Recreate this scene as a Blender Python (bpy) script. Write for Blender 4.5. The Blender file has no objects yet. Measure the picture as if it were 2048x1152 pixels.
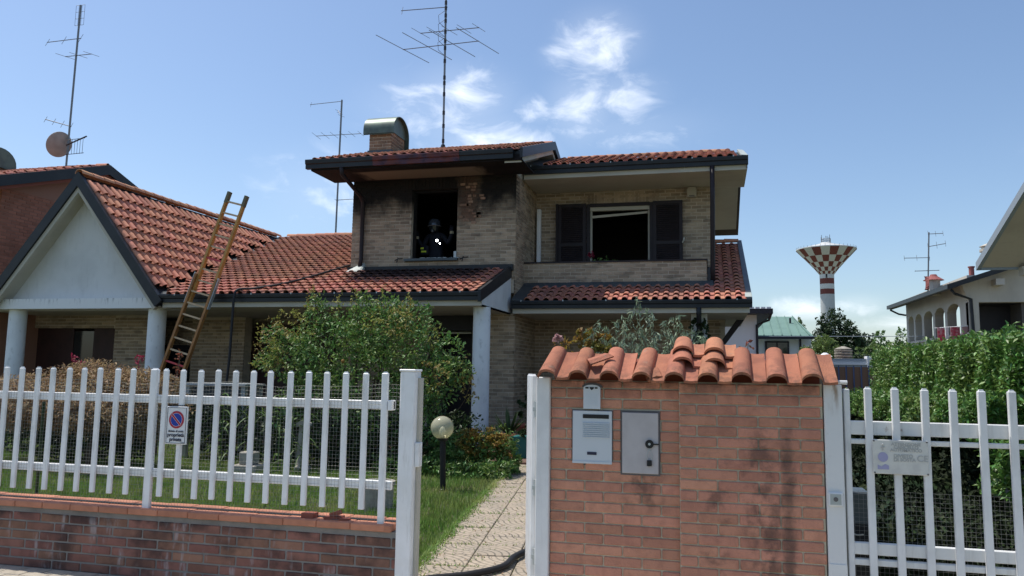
import bpy, bmesh, math, random
import numpy as np
from mathutils import Vector, Matrix

random.seed(7)
RNG = np.random.default_rng(11)
C = bpy.context.scene.collection
SC = bpy.context.scene

# ------------------------------------------------------------------ camera
cam_d = bpy.data.cameras.new('camera')
cam = bpy.data.objects.new('camera', cam_d)
C.objects.link(cam)
cam_d.sensor_width = 36.0
cam_d.lens = 27.437
cam_d.shift_x = -0.00225
cam_d.shift_y = -0.00523
cam_d.clip_start = 0.05
cam_d.clip_end = 3000
cr = Vector((0.96966012, 0.24398639, 0.01516252))
cu = Vector((0.0131275, -0.11390688, 0.9934047))
cd = Vector((-0.24410434, 0.96306587, 0.11365388))
mw = Matrix((cr, cu, -cd)).transposed().to_4x4()
mw.translation = Vector((0, 0, 1.5))
cam.matrix_world = mw
SC.camera = cam

# ------------------------------------------------------------------ sun, sky, exposure
SUN = Vector((-0.45, 0.09, 1.0)).normalized()
sun_d = bpy.data.lights.new('sun', 'SUN')
sun_d.energy = 3.2
sun_d.angle = math.radians(0.5)
sun_d.color = (1.0, 0.95, 0.87)
sun = bpy.data.objects.new('sun', sun_d)
sun.rotation_euler = SUN.to_track_quat('Z', 'Y').to_euler()
C.objects.link(sun)

SC.view_settings.view_transform = 'Standard'
SC.view_settings.look = 'None'
SC.view_settings.exposure = 0.46
SC.view_settings.gamma = 1.0
SC.view_settings.use_curve_mapping = False

world = bpy.data.worlds.new('World')
SC.world = world
world.use_nodes = True
wt = world.node_tree
wt.nodes.clear()


def N(t, kind, **kw):
    n = t.nodes.new(kind)
    for k, v in kw.items():
        setattr(n, k, v)
    return n


def lk(t, a, b):
    t.links.new(a, b)


def vmath(t, op, a, b=None):
    n = N(t, 'ShaderNodeVectorMath', operation=op)
    for i, v in enumerate((a, b)):
        if v is None:
            continue
        if isinstance(v, (tuple, list, Vector)):
            n.inputs[i].default_value = tuple(v)
        else:
            lk(t, v, n.inputs[i])
    return n


def fmath(t, op, a, b=None, c=None, clamp=False):
    n = N(t, 'ShaderNodeMath', operation=op, use_clamp=clamp)
    for i, v in enumerate((a, b, c)):
        if v is None:
            continue
        if isinstance(v, (int, float)):
            n.inputs[i].default_value = v
        else:
            lk(t, v, n.inputs[i])
    return n.outputs[0]


def mrange(t, v, a, b, c=0.0, d=1.0, smooth=True):
    n = N(t, 'ShaderNodeMapRange', interpolation_type='SMOOTHSTEP' if smooth else 'LINEAR')
    n.clamp = True
    lk(t, v, n.inputs['Value'])
    for k, x in zip(('From Min', 'From Max', 'To Min', 'To Max'), (a, b, c, d)):
        n.inputs[k].default_value = x
    return n.outputs['Result']


def mixc(t, f, a, b, blend='MIX'):
    n = N(t, 'ShaderNodeMix', data_type='RGBA', blend_type=blend)
    for i, v in ((0, f), (6, a), (7, b)):
        if isinstance(v, (int, float)):
            n.inputs[i].default_value = v
        elif isinstance(v, (tuple, list)):
            n.inputs[i].default_value = tuple(v) + ((1,) if len(v) == 3 else ())
        else:
            lk(t, v, n.inputs[i])
    return n.outputs[2]


sky = N(wt, 'ShaderNodeTexSky', sky_type='NISHITA')
sky.sun_disc = False
sky.sun_elevation = math.asin(SUN.z)
sky.sun_rotation = math.atan2(SUN.x, SUN.y)
sky.air_density = 1.05
sky.dust_density = 1.1
sky.ozone_density = 3.4
sky.altitude = 100
geo = N(wt, 'ShaderNodeTexCoord')
dirv = vmath(wt, 'NORMALIZE', geo.outputs['Generated']).outputs[0]
# soft cumulus and veil clouds: lumps at the directions where they hang, broken by noise, and a thin scatter all round
lumps = [((-0.348, 0.880, 0.325), (0.077, 0.090, 0.038), 0.42), ((-0.30, 0.893, 0.334), (0.070, 0.077, 0.041), 0.62),
         ((-0.155, 0.9325, 0.326), (0.044, 0.064, 0.046), 0.62), ((-0.110, 0.937, 0.340), (0.058, 0.064, 0.031), 0.5), ((-0.21, 0.922, 0.325), (0.038, 0.051, 0.020), 0.45),
         ((-0.128, 0.907, 0.400), (0.051, 0.051, 0.038), 0.60), ((-0.175, 0.904, 0.385), (0.026, 0.038, 0.017), 0.42),
         ((-0.262, 0.920, 0.281), (0.077, 0.077, 0.031), 0.80), ((-0.29, 0.908, 0.303), (0.090, 0.077, 0.036), 0.5), ((-0.11, 0.94, 0.30), (0.115, 0.077, 0.028), 0.36),
         ((0.110, 0.9885, 0.082), (0.038, 0.038, 0.014), 0.72), ((0.165, 0.981, 0.083), (0.033, 0.038, 0.013), 0.60),
         ((0.215, 0.973, 0.055), (0.070, 0.064, 0.020), 0.40), ((-0.46, 0.86, 0.22), (0.090, 0.077, 0.051), 0.36)]
nz = N(wt, 'ShaderNodeTexNoise', noise_dimensions='3D')
nz.inputs['Scale'].default_value = 15
nz.inputs['Detail'].default_value = 10
nz.inputs['Roughness'].default_value = 0.6
nz.inputs['Distortion'].default_value = 0.5
lk(wt, vmath(wt, 'MULTIPLY', dirv, (1, 1, 1.9)).outputs[0], nz.inputs['Vector'])
tot = None
for c, s, a in lumps:
    dd = vmath(wt, 'SUBTRACT', dirv, Vector(c).normalized())
    dd = vmath(wt, 'DIVIDE', dd.outputs[0], s)
    ln = N(wt, 'ShaderNodeVectorMath', operation='LENGTH')
    lk(wt, dd.outputs[0], ln.inputs[0])
    m = mrange(wt, ln.outputs['Value'], 0.0, 1.75, a, 0.0)
    tot = m if tot is None else fmath(wt, 'MAXIMUM', tot, m)
nz2 = N(wt, 'ShaderNodeTexNoise')
nz2.inputs['Scale'].default_value = 2.3
nz2.inputs['Detail'].default_value = 3
lk(wt, dirv, nz2.inputs['Vector'])
veil = mrange(wt, nz2.outputs['Fac'], 0.60, 0.80, 0.0, 0.4)
tot = fmath(wt, 'MAXIMUM', tot, veil)
cl = fmath(wt, 'ADD', fmath(wt, 'MULTIPLY', tot, 0.9), fmath(wt, 'MULTIPLY', fmath(wt, 'SUBTRACT', nz.outputs['Fac'], 0.5), 1.75))
cl = fmath(wt, 'MULTIPLY', mrange(wt, cl, 0.05, 1.15, 0.0, 0.85), mrange(wt, tot, 0.0, 0.36))
cl = fmath(wt, 'MAXIMUM', cl, fmath(wt, 'MULTIPLY', mrange(wt, tot, 0.0, 0.8), 0.16))
skyc = mixc(wt, cl, sky.outputs[0], (8.6, 9.0, 9.6))
bg = N(wt, 'ShaderNodeBackground')
bg.inputs['Strength'].default_value = 0.114
lk(wt, skyc, bg.inputs['Color'])
wo = N(wt, 'ShaderNodeOutputWorld')
lk(wt, bg.outputs[0], wo.inputs['Surface'])


# ------------------------------------------------------------------ materials
def pos(t):
    return N(t, 'ShaderNodeNewGeometry').outputs['Position']


def noise(t, vec, scale=5, detail=5, rough=0.55, dist=0.0):
    n = N(t, 'ShaderNodeTexNoise')
    n.inputs['Scale'].default_value = scale
    n.inputs['Detail'].default_value = detail
    n.inputs['Roughness'].default_value = rough
    n.inputs['Distortion'].default_value = dist
    lk(t, vec, n.inputs['Vector'])
    return n.outputs['Fac']


def rand(t, kind):
    if kind == 'object':
        return N(t, 'ShaderNodeObjectInfo').outputs['Random']
    return N(t, 'ShaderNodeNewGeometry').outputs['Random Per Island']


def mat(name, col, rough=0.7, col2=None, scale=4.0, rnd=None, amt=0.25, bump=0.0, bscale=60, metal=0.0,
        spec=0.3, extra=None, translucent=0.0, hue=0.0, lo=0.4, hi=0.7):
    m = bpy.data.materials.new(name)
    m.use_nodes = True
    t = m.node_tree
    b = t.nodes['Principled BSDF']
    p = pos(t)
    c = tuple(col) + (1,)
    rgb = N(t, 'ShaderNodeRGB')
    rgb.outputs[0].default_value = c
    out = rgb.outputs[0]
    if col2 is not None:
        f = mrange(t, noise(t, p, scale), lo, hi)
        out = mixc(t, f, out, col2)
    if rnd:
        for k in rnd.split('+'):
            r = rand(t, k)
            hs = N(t, 'ShaderNodeHueSaturation')
            lk(t, out, hs.inputs['Color'])
            lk(t, mrange(t, r, 0, 1, 1 - amt, 1 + amt, False), hs.inputs['Value'])
            if hue:
                r2 = fmath(t, 'FRACT', fmath(t, 'MULTIPLY', r, 7.31))
                lk(t, mrange(t, r2, 0, 1, 0.5 - hue, 0.5 + hue, False), hs.inputs['Hue'])
            out = hs.outputs[0]
    if extra:
        out = extra(t, out, p, b)
    lk(t, out, b.inputs['Base Color'])
    b.inputs['Roughness'].default_value = rough
    b.inputs['Metallic'].default_value = metal
    b.inputs['Specular IOR Level'].default_value = spec
    if bump:
        bp = N(t, 'ShaderNodeBump')
        bp.inputs['Strength'].default_value = bump
        bp.inputs['Distance'].default_value = 0.01
        lk(t, noise(t, p, bscale, 6, 0.65), bp.inputs['Height'])
        lk(t, bp.outputs[0], b.inputs['Normal'])
    if translucent:
        tr = N(t, 'ShaderNodeBsdfTranslucent')
        lk(t, out, tr.inputs['Color'])
        mx = N(t, 'ShaderNodeMixShader')
        mx.inputs[0].default_value = translucent
        lk(t, b.outputs[0], mx.inputs[1])
        lk(t, tr.outputs[0], mx.inputs[2])
        lk(t, mx.outputs[0], t.nodes['Material Output'].inputs['Surface'])
    return m


def stretched(t, p, sx, sy, sz):
    return vmath(t, 'MULTIPLY', p, (sx, sy, sz)).outputs[0]


def sep(t, p):
    s = N(t, 'ShaderNodeSeparateXYZ')
    lk(t, p, s.inputs[0])
    return s.outputs


def x_dirt(amount, colr=(0.05, 0.045, 0.04), sc=(5, 5, 0.7), a=0.55, b=0.8):
    def f(t, c, p, bs):
        m = mrange(t, noise(t, stretched(t, p, *sc), 3, 6, 0.6), a, b, 0, amount)
        return mixc(t, m, c, colr)
    return f


def x_soot_wall(t, c, p, bs):
    """smoke and soot stains on the burnt front, with bricks spalled beside the window"""
    s = sep(t, p)
    n = noise(t, stretched(t, p, 1.5, 1.5, 0.9), 1.7, 6, 0.55)
    n2 = noise(t, p, 9, 4, 0.6)
    zz = fmath(t, 'ADD', s[2], fmath(t, 'MULTIPLY', fmath(t, 'SUBTRACT', n, 0.5), 1.1))
    top = mrange(t, zz, 4.7, 5.4, 0.0, 0.98)
    dx = fmath(t, 'ABSOLUTE', fmath(t, 'SUBTRACT', s[0], -5.0))
    near = mrange(t, fmath(t, 'ADD', dx, fmath(t, 'MULTIPLY', n2, 0.35)), 0.2, 0.75, 1.0, 0.0)
    near = fmath(t, 'MULTIPLY', near, mrange(t, zz, 4.6, 5.2))
    near = fmath(t, 'MULTIPLY', near, mrange(t, n2, 0.42, 0.58, 0.15, 1.0))
    lx = fmath(t, 'ABSOLUTE', fmath(t, 'SUBTRACT', s[0], -6.9))
    left = fmath(t, 'MULTIPLY', mrange(t, lx, 0.1, 0.6, 1, 0), mrange(t, zz, 4.75, 5.4))
    red = mrange(t, fmath(t, 'ADD', fmath(t, 'ABSOLUTE', fmath(t, 'SUBTRACT', s[0], -5.2)), fmath(t, 'MULTIPLY', n2, 0.3)), 0.25, 0.5, 0.8, 0.0)
    red = fmath(t, 'MULTIPLY', red, fmath(t, 'MULTIPLY', mrange(t, s[2], 4.7, 4.95), mrange(t, s[1], 16.4, 16.5, 1, 0)))
    m = fmath(t, 'MAXIMUM', top, fmath(t, 'MAXIMUM', near, fmath(t, 'MULTIPLY', left, 0.8)))
    m = fmath(t, 'MULTIPLY', m, fmath(t, 'SUBTRACT', 1.0, fmath(t, 'MULTIPLY', red, 0.45)))
    c = mixc(t, red, c, (0.20, 0.10, 0.065))
    low = mrange(t, s[2], 3.3, 3.5, 0, 1)
    front = mrange(t, s[1], 16.5, 16.7, 1, 0)
    m = fmath(t, 'MULTIPLY', m, fmath(t, 'MULTIPLY', low, front))
    m = fmath(t, 'MULTIPLY', m, mrange(t, s[0], -4.125, -4.1, 1, 0))
    dark = noise(t, stretched(t, p, 1, 1, 3), 3.0, 4)
    c = mixc(t, mrange(t, dark, 0.48, 0.75, 0, 0.45), c, (0.07, 0.06, 0.055))
    return mixc(t, m, c, (0.010, 0.009, 0.010))


def x_soot_soffit(t, c, p, bs):
    s = sep(t, p)
    n = noise(t, stretched(t, p, 3.0, 1.0, 1), 2.2, 6, 0.65)
    ux = fmath(t, 'ABSOLUTE', fmath(t, 'SUBTRACT', s[0], -6.15))
    m = mrange(t, fmath(t, 'ADD', ux, fmath(t, 'MULTIPLY', n, 0.6)), 1.5, 1.85, 1, 0)
    uy = fmath(t, 'ABSOLUTE', fmath(t, 'SUBTRACT', s[1], 15.85))
    m = fmath(t, 'MULTIPLY', m, mrange(t, uy, 0.30, 0.42, 1, 0))
    return mixc(t, m, c, (0.25, 0.21, 0.165))


def x_soot_tiles(t, c, p, bs):
    s = sep(t, p)
    n = noise(t, p, 2.6, 6, 0.65)
    yy = fmath(t, 'ADD', s[1], fmath(t, 'MULTIPLY', fmath(t, 'SUBTRACT', n, 0.5), 1.7))
    a = mrange(t, yy, 14.95, 15.5, 0, 0.93)
    xx = fmath(t, 'ADD', s[0], fmath(t, 'MULTIPLY', fmath(t, 'SUBTRACT', n, 0.5), 0.8))
    a = fmath(t, 'MULTIPLY', a, fmath(t, 'MULTIPLY', mrange(t, xx, -8.1, -7.4), mrange(t, xx, -4.5, -4.9)))
    a = fmath(t, 'MULTIPLY', a, fmath(t, 'MULTIPLY', mrange(t, s[1], 16.3, 16.35, 1, 0), mrange(t, s[2], 4.2, 4.4, 1, 0)))
    old = mrange(t, noise(t, p, 1.1, 5, 0.6), 0.5, 0.75, 0, 0.35)
    c = mixc(t, old, c, (0.16, 0.12, 0.10))
    lich = mrange(t, noise(t, p, 14, 4, 0.6), 0.60, 0.72, 0, 0.4)
    c = mixc(t, lich, c, (0.12, 0.10, 0.085))
    return mixc(t, a, c, (0.022, 0.018, 0.02))


def x_pillar(t, c, p, bs):
    """black mould streaks down the right half of the gate pillar"""
    s = sep(t, p)
    n = noise(t, stretched(t, p, 1, 1, 0.45), 16, 6, 0.65)
    nn = noise(t, p, 7, 5, 0.6)
    def streak(x0, w, z0, z1, a):
        d = fmath(t, 'ABSOLUTE', fmath(t, 'SUBTRACT', s[0], x0))
        m = mrange(t, fmath(t, 'ADD', d, fmath(t, 'MULTIPLY', fmath(t, 'SUBTRACT', n, 0.5), w * 2.2)), w * 0.2, w * 1.3, a, 0)
        m = fmath(t, 'MULTIPLY', m, mrange(t, s[2], z0 - 0.12, z0))
        return fmath(t, 'MULTIPLY', m, mrange(t, s[2], z1, z1 + 0.2, 1, 0))
    m = fmath(t, 'MULTIPLY', streak(0.425, 0.045, 0.1, 1.1, 0.85), mrange(t, nn, 0.3, 0.6, 0.35, 1.0))
    m = fmath(t, 'MAXIMUM', m, fmath(t, 'MULTIPLY', streak(0.29, 0.11, 0.1, 1.05, 0.75), mrange(t, nn, 0.42, 0.6)))
    m = fmath(t, 'MAXIMUM', m, fmath(t, 'MULTIPLY', streak(0.02, 0.08, 0.2, 0.95, 0.6), mrange(t, nn, 0.5, 0.65)))
    m = fmath(t, 'MAXIMUM', m, fmath(t, 'MULTIPLY', mrange(t, s[2], 1.33, 1.46, 0, 0.75), mrange(t, nn, 0.35, 0.6)))
    m = fmath(t, 'MAXIMUM', m, fmath(t, 'MULTIPLY', streak(-0.42, 0.14, 0.74, 0.86, 0.7), mrange(t, nn, 0.4, 0.6)))
    return mixc(t, fmath(t, 'MULTIPLY', m, 0.8), c, (0.085, 0.06, 0.05))


def x_lowwall(t, c, p, bs):
    n = noise(t, p, 2.5, 5, 0.6)
    c = mixc(t, mrange(t, n, 0.42, 0.62, 0, 0.75), c, (0.035, 0.026, 0.026))
    w = noise(t, stretched(t, p, 6, 6, 1.3), 2.2, 5, 0.55)
    c = mixc(t, mrange(t, w, 0.565, 0.72, 0, 0.6), c, (0.42, 0.41, 0.42))
    s = sep(t, p)
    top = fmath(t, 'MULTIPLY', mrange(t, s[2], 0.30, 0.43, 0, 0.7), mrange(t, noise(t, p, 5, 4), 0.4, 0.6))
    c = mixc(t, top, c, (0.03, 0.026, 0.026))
    return c


def x_lichen(t, c, p, bs):
    c = mixc(t, mrange(t, noise(t, p, 38, 5, 0.7), 0.58, 0.70, 0, 0.5), c, (0.22, 0.13, 0.09))
    c = mixc(t, mrange(t, noise(t, p, 16, 6, 0.65), 0.60, 0.72, 0, 0.55), c, (0.34, 0.27, 0.20))
    s = sep(t, p)
    low = fmath(t, 'MULTIPLY', mrange(t, s[1], 5.02, 4.88, 0, 0.6), mrange(t, noise(t, p, 24, 5, 0.6), 0.42, 0.62))
    return mixc(t, low, c, (0.15, 0.09, 0.065))


def x_rust(t, c, p, bs):
    n = noise(t, p, 7, 6, 0.65)
    n2 = noise(t, stretched(t, p, 8, 8, 1.0), 3, 5, 0.6)
    c = mixc(t, mrange(t, n2, 0.5, 0.78, 0, 0.4), c, (0.38, 0.36, 0.32))
    return mixc(t, mrange(t, n, 0.645, 0.73, 0, 0.9), c, (0.19, 0.085, 0.03))


def x_rustpost(t, c, p, bs):
    s = sep(t, p)
    n = noise(t, stretched(t, p, 6, 6, 0.8), 5, 5, 0.6)
    m = fmath(t, 'MULTIPLY', mrange(t, s[2], 1.25, 1.45, 0, 0.9), mrange(t, n, 0.46, 0.66))
    d = fmath(t, 'ABSOLUTE', fmath(t, 'SUBTRACT', s[0], 0.69))
    m = fmath(t, 'MULTIPLY', m, mrange(t, d, 0.01, 0.05, 1, 0.1))
    c = mixc(t, m, c, (0.24, 0.13, 0.05))
    m2 = mrange(t, noise(t, p, 9, 6, 0.6), 0.62, 0.75, 0, 0.5)
    return mixc(t, m2, c, (0.45, 0.43, 0.38))


def x_beamstain(t, c, p, bs):
    s = sep(t, p)
    n = noise(t, stretched(t, p, 9, 9, 1.2), 2.4, 6, 0.6)
    m = fmath(t, 'MULTIPLY', mrange(t, n, 0.52, 0.72, 0, 0.75), mrange(t, s[2], 2.78, 2.97))
    return mixc(t, m, c, (0.10, 0.10, 0.10))


def x_slab(t, c, p, bs):
    """fan pattern relief of the garden slabs (grooves filled with darker dirt)"""
    o = N(t, 'ShaderNodeTexCoord').outputs['Object']
    fr = N(t, 'ShaderNodeVectorMath', operation='LENGTH')
    lk(t, o, fr.inputs[0])
    r = fr.outputs['Value']
    ring = fmath(t, 'FRACT', fmath(t, 'MULTIPLY', r, 17.0))
    g1 = mrange(t, fmath(t, 'ABSOLUTE', fmath(t, 'SUBTRACT', ring, 0.5)), 0.33, 0.46)
    s = sep(t, o)
    ang = fmath(t, 'ARCTAN2', s[1], s[0])
    k = fmath(t, 'FLOOR', fmath(t, 'MULTIPLY', r, 17.0))
    fr2 = fmath(t, 'FRACT', fmath(t, 'ADD', fmath(t, 'MULTIPLY', ang, 4.2), fmath(t, 'MULTIPLY', k, 0.5)))
    g2 = mrange(t, fmath(t, 'ABSOLUTE', fmath(t, 'SUBTRACT', fr2, 0.5)), 0.42, 0.49)
    g = fmath(t, 'MAXIMUM', g1, g2)
    n = noise(t, p, 3, 5)
    c = mixc(t, mrange(t, n, 0.4, 0.7, 0, 0.5), c, (0.33, 0.29, 0.24))
    c = mixc(t, fmath(t, 'MULTIPLY', g, mrange(t, noise(t, p, 6, 4), 0.3, 0.6, 0.35, 0.9)), c, (0.13, 0.12, 0.095))
    bp = N(t, 'ShaderNodeBump', invert=True)
    bp.inputs['Strength'].default_value = 0.5
    bp.inputs['Distance'].default_value = 0.012
    lk(t, g, bp.inputs['Height'])
    lk(t, bp.outputs[0], bs.inputs['Normal'])
    return c


def x_louver(t, c, p, bs):
    return c


MT = {}
MT['white_metal'] = mat('white_metal', (0.87, 0.87, 0.87), 0.38, (0.79, 0.79, 0.775), 6, extra=x_dirt(0.4, (0.36, 0.34, 0.30), (7, 7, 1.2), 0.52, 0.74))
MT['white_bar'] = mat('white_bar', (0.78, 0.78, 0.77), 0.45, (0.69, 0.69, 0.68), 6, extra=x_dirt(0.4, (0.32, 0.31, 0.28)))
MT['rusty_white'] = mat('rusty_white', (0.74, 0.74, 0.72), 0.5, extra=x_rust)
MT['rusty_post'] = mat('rusty_post', (0.72, 0.72, 0.71), 0.45, extra=x_rustpost)
MT['pillar_brick'] = mat('pillar_brick', (0.59, 0.275, 0.185), 0.9, (0.48, 0.22, 0.15), 14, rnd='object', amt=0.17, bump=0.9, bscale=90, hue=0.004, extra=x_pillar)
MT['pillar_mortar'] = mat('pillar_mortar', (0.62, 0.56, 0.42), 0.95, (0.50, 0.45, 0.34), 9, bump=0.6, bscale=120, extra=x_pillar)
MT['low_brick'] = mat('low_brick', (0.27, 0.135, 0.10), 0.9, (0.22, 0.11, 0.08), 8, rnd='object', amt=0.18, bump=0.5, bscale=70, hue=0.012, extra=x_lowwall)
MT['low_mortar'] = mat('low_mortar', (0.25, 0.24, 0.225), 0.95, (0.18, 0.175, 0.165), 6, bump=0.6, bscale=90)
MT['coping'] = mat('coping', (0.50, 0.215, 0.13), 0.75, (0.42, 0.18, 0.11), 10, rnd='object', amt=0.12, bump=0.4, bscale=50)
MT['black_joint'] = mat('black_joint', (0.02, 0.018, 0.02), 0.9)
MT['house_brick'] = mat('house_brick', (0.40, 0.305, 0.215), 0.9, (0.32, 0.24, 0.175), 1.2, rnd='island', amt=0.26, bump=0.4, bscale=60, extra=x_soot_wall)
MT['house_mortar'] = mat('house_mortar', (0.58, 0.49, 0.38), 0.95, (0.48, 0.41, 0.32), 3, extra=x_soot_wall)
MT['spalled'] = mat('spalled', (0.30, 0.19, 0.135), 0.95, (0.20, 0.11, 0.075), 12, rnd='island', amt=0.3, bump=0.6)
MT['neighbour_brick'] = mat('neighbour_brick', (0.46, 0.19, 0.12), 0.9, (0.38, 0.16, 0.10), 1.5, rnd='island', amt=0.16)
MT['neighbour_mortar'] = mat('neighbour_mortar', (0.38, 0.20, 0.14), 0.95)
MT['tile'] = mat('tile', (0.49, 0.215, 0.135), 0.85, (0.37, 0.175, 0.12), 2.2, rnd='object+island', amt=0.17, hue=0.009, bump=0.4, bscale=40, extra=x_soot_tiles)
MT['tile_gable'] = mat('tile_gable', (0.58, 0.275, 0.165), 0.85, (0.44, 0.21, 0.13), 2.5, rnd='object+island', amt=0.14, hue=0.008, bump=0.4, bscale=40, extra=x_dirt(0.35, (0.16, 0.09, 0.06), (1, 1, 1), 0.5, 0.75))
MT['pillar_tile'] = mat('pillar_tile', (0.47, 0.20, 0.12), 0.92, (0.36, 0.155, 0.10), 9, rnd='object', amt=0.18, hue=0.006, bump=0.7, bscale=110, spec=0.15, extra=x_lichen)
MT['anthracite'] = mat('anthracite', (0.016, 0.019, 0.023), 0.45, (0.024, 0.027, 0.03), 3, spec=0.35)
MT['flashing'] = mat('flashing', (0.06, 0.075, 0.085), 0.4, (0.09, 0.105, 0.11), 2, metal=0.3, spec=0.5)
MT['pale_flashing'] = mat('pale_flashing', (0.46, 0.50, 0.46), 0.5)
MT['burnt_metal'] = mat('burnt_metal', (0.15, 0.05, 0.045), 0.55, (0.07, 0.05, 0.085), 3.5, metal=0.4, extra=x_dirt(0.7, (0.02, 0.016, 0.02), (1.5, 4, 4), 0.45, 0.7))
MT['plaster'] = mat('plaster', (0.70, 0.71, 0.70), 0.9, (0.62, 0.63, 0.62), 1.2, bump=0.35, bscale=60, extra=x_dirt(0.25, (0.36, 0.37, 0.36), (3, 3, 0.8), 0.5, 0.8))
MT['plaster_beam'] = mat('plaster_beam', (0.80, 0.81, 0.80), 0.85, extra=x_beamstain)
MT['cream'] = mat('cream', (0.53, 0.50, 0.42), 0.85, (0.47, 0.44, 0.37), 1.5)
MT['soot_soffit'] = mat('soot_soffit', (0.010, 0.009, 0.011), 0.9, (0.02, 0.016, 0.018), 2, extra=x_soot_soffit)
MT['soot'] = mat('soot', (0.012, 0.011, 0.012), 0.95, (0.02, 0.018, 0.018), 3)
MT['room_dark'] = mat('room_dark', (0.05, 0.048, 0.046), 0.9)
MT['column'] = mat('column', (0.80, 0.83, 0.84), 0.8, (0.72, 0.75, 0.76), 2, bump=0.3, bscale=50, extra=x_dirt(0.5, (0.36, 0.37, 0.37), (3, 3, 1.6), 0.54, 0.72))
MT['shutter'] = mat('shutter', (0.030, 0.022, 0.025), 0.5, (0.022, 0.017, 0.019), 4, spec=0.25)
MT['door_wood'] = mat('door_wood', (0.055, 0.025, 0.022), 0.5, (0.04, 0.02, 0.018), 5)
MT['glass'] = mat('glass', (0.02, 0.025, 0.028), 0.06, spec=0.6)
MT['green_metal'] = mat('green_metal', (0.13, 0.17, 0.14), 0.45, (0.09, 0.115, 0.10), 4, metal=0.35)
MT['chimney_brick'] = mat('chimney_brick', (0.30, 0.19, 0.12), 0.9, (0.20, 0.14, 0.10), 5, rnd='island', amt=0.25)
MT['antenna'] = mat('antenna', (0.22, 0.22, 0.22), 0.45, metal=0.6)
MT['antenna_dark'] = mat('antenna_dark', (0.05, 0.05, 0.055), 0.6)
MT['dish'] = mat('dish', (0.42, 0.38, 0.35), 0.6, (0.33, 0.30, 0.28), 4)
MT['wood'] = mat('wood', (0.50, 0.27, 0.075), 0.5, (0.38, 0.19, 0.05), 6, extra=x_dirt(0.4, (0.25, 0.12, 0.04), (6, 6, 1), 0.5, 0.75))
MT['wood_old'] = mat('wood_old', (0.36, 0.17, 0.055), 0.55, (0.26, 0.12, 0.045), 6, extra=x_dirt(0.5, (0.13, 0.065, 0.03), (6, 6, 1), 0.45, 0.7))
MT['rung'] = mat('rung', (0.58, 0.42, 0.26), 0.6, (0.48, 0.33, 0.19), 9)
MT['red_rung'] = mat('red_rung', (0.55, 0.06, 0.07), 0.5)
MT['zinc'] = mat('zinc', (0.45, 0.48, 0.48), 0.45, metal=0.5)
MT['rubber'] = mat('rubber', (0.022, 0.022, 0.024), 0.6)
MT['black_metal'] = mat('black_metal', (0.018, 0.018, 0.02), 0.4)
MT['globe'] = mat('globe', (0.62, 0.60, 0.44), 0.25, (0.50, 0.48, 0.36), 6)
MT['steel_panel'] = mat('steel_panel', (0.60, 0.64, 0.69), 0.35, metal=0.15)
MT['grey_panel'] = mat('grey_panel', (0.50, 0.47, 0.47), 0.55, (0.45, 0.42, 0.42), 8, extra=x_dirt(0.4, (0.28, 0.26, 0.25), (4, 4, 1), 0.55, 0.8))
MT['panel_edge'] = mat('panel_edge', (0.13, 0.12, 0.12), 0.6)
MT['sign_white'] = mat('sign_white', (0.78, 0.78, 0.78), 0.35)
MT['sign_red'] = mat('sign_red', (0.42, 0.025, 0.05), 0.4)
MT['sign_blue'] = mat('sign_blue', (0.02, 0.05, 0.34), 0.4)
MT['ink'] = mat('ink', (0.03, 0.032, 0.06), 0.5)
MT['faded_sign'] = mat('faded_sign', (0.66, 0.65, 0.60), 0.5, (0.56, 0.55, 0.52), 12, extra=x_dirt(0.3, (0.45, 0.38, 0.28), (3, 3, 3), 0.6, 0.8))
MT['faded_ink'] = mat('faded_ink', (0.44, 0.44, 0.42), 0.6)
MT['faded_blue'] = mat('faded_blue', (0.36, 0.35, 0.52), 0.6)
MT['wire'] = mat('wire', (0.30, 0.30, 0.28), 0.5, metal=0.4)
MT['bark'] = mat('bark', (0.09, 0.065, 0.045), 0.9, (0.05, 0.04, 0.03), 20)
MT['twig'] = mat('twig', (0.16, 0.15, 0.10), 0.9)
MT['leaf_bush'] = mat('leaf_bush', (0.12, 0.225, 0.06), 0.5, (0.17, 0.25, 0.06), 1.6, rnd='island', amt=0.45, hue=0.03, translucent=0.28, spec=0.4)
MT['leaf_tip'] = mat('leaf_tip', (0.28, 0.30, 0.07), 0.55, (0.30, 0.20, 0.07), 3, rnd='island', amt=0.35, hue=0.03, translucent=0.3)
MT['leaf_maple'] = mat('leaf_maple', (0.36, 0.255, 0.14), 0.7, (0.25, 0.16, 0.09), 2, rnd='island', amt=0.4, hue=0.02, translucent=0.3)
MT['leaf_hedge'] = mat('leaf_hedge', (0.105, 0.215, 0.045), 0.42, (0.15, 0.235, 0.055), 1.5, rnd='island', amt=0.45, hue=0.025, translucent=0.22, spec=0.45)
MT['leaf_olive'] = mat('leaf_olive', (0.24, 0.32, 0.20), 0.55, (0.33, 0.40, 0.28), 4, rnd='island', amt=0.4, translucent=0.2)
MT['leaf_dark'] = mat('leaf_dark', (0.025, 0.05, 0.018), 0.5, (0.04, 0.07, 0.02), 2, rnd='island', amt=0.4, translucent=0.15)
MT['leaf_painted_shade'] = mat('leaf_painted_shade', (0.016, 0.024, 0.011), 0.7, (0.028, 0.038, 0.015), 2, rnd='island', amt=0.5, spec=0.12)  # shaded copy of the hedge leaf, the shade put into its colour
MT['leaf_light'] = mat('leaf_light', (0.19, 0.27, 0.085), 0.6, (0.09, 0.14, 0.04), 0.8, rnd='island', amt=0.35, hue=0.02, translucent=0.25)
MT['leaf_orange'] = mat('leaf_orange', (0.28, 0.17, 0.035), 0.6, (0.12, 0.14, 0.03), 5, rnd='island', amt=0.4, hue=0.03, translucent=0.3)
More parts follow.
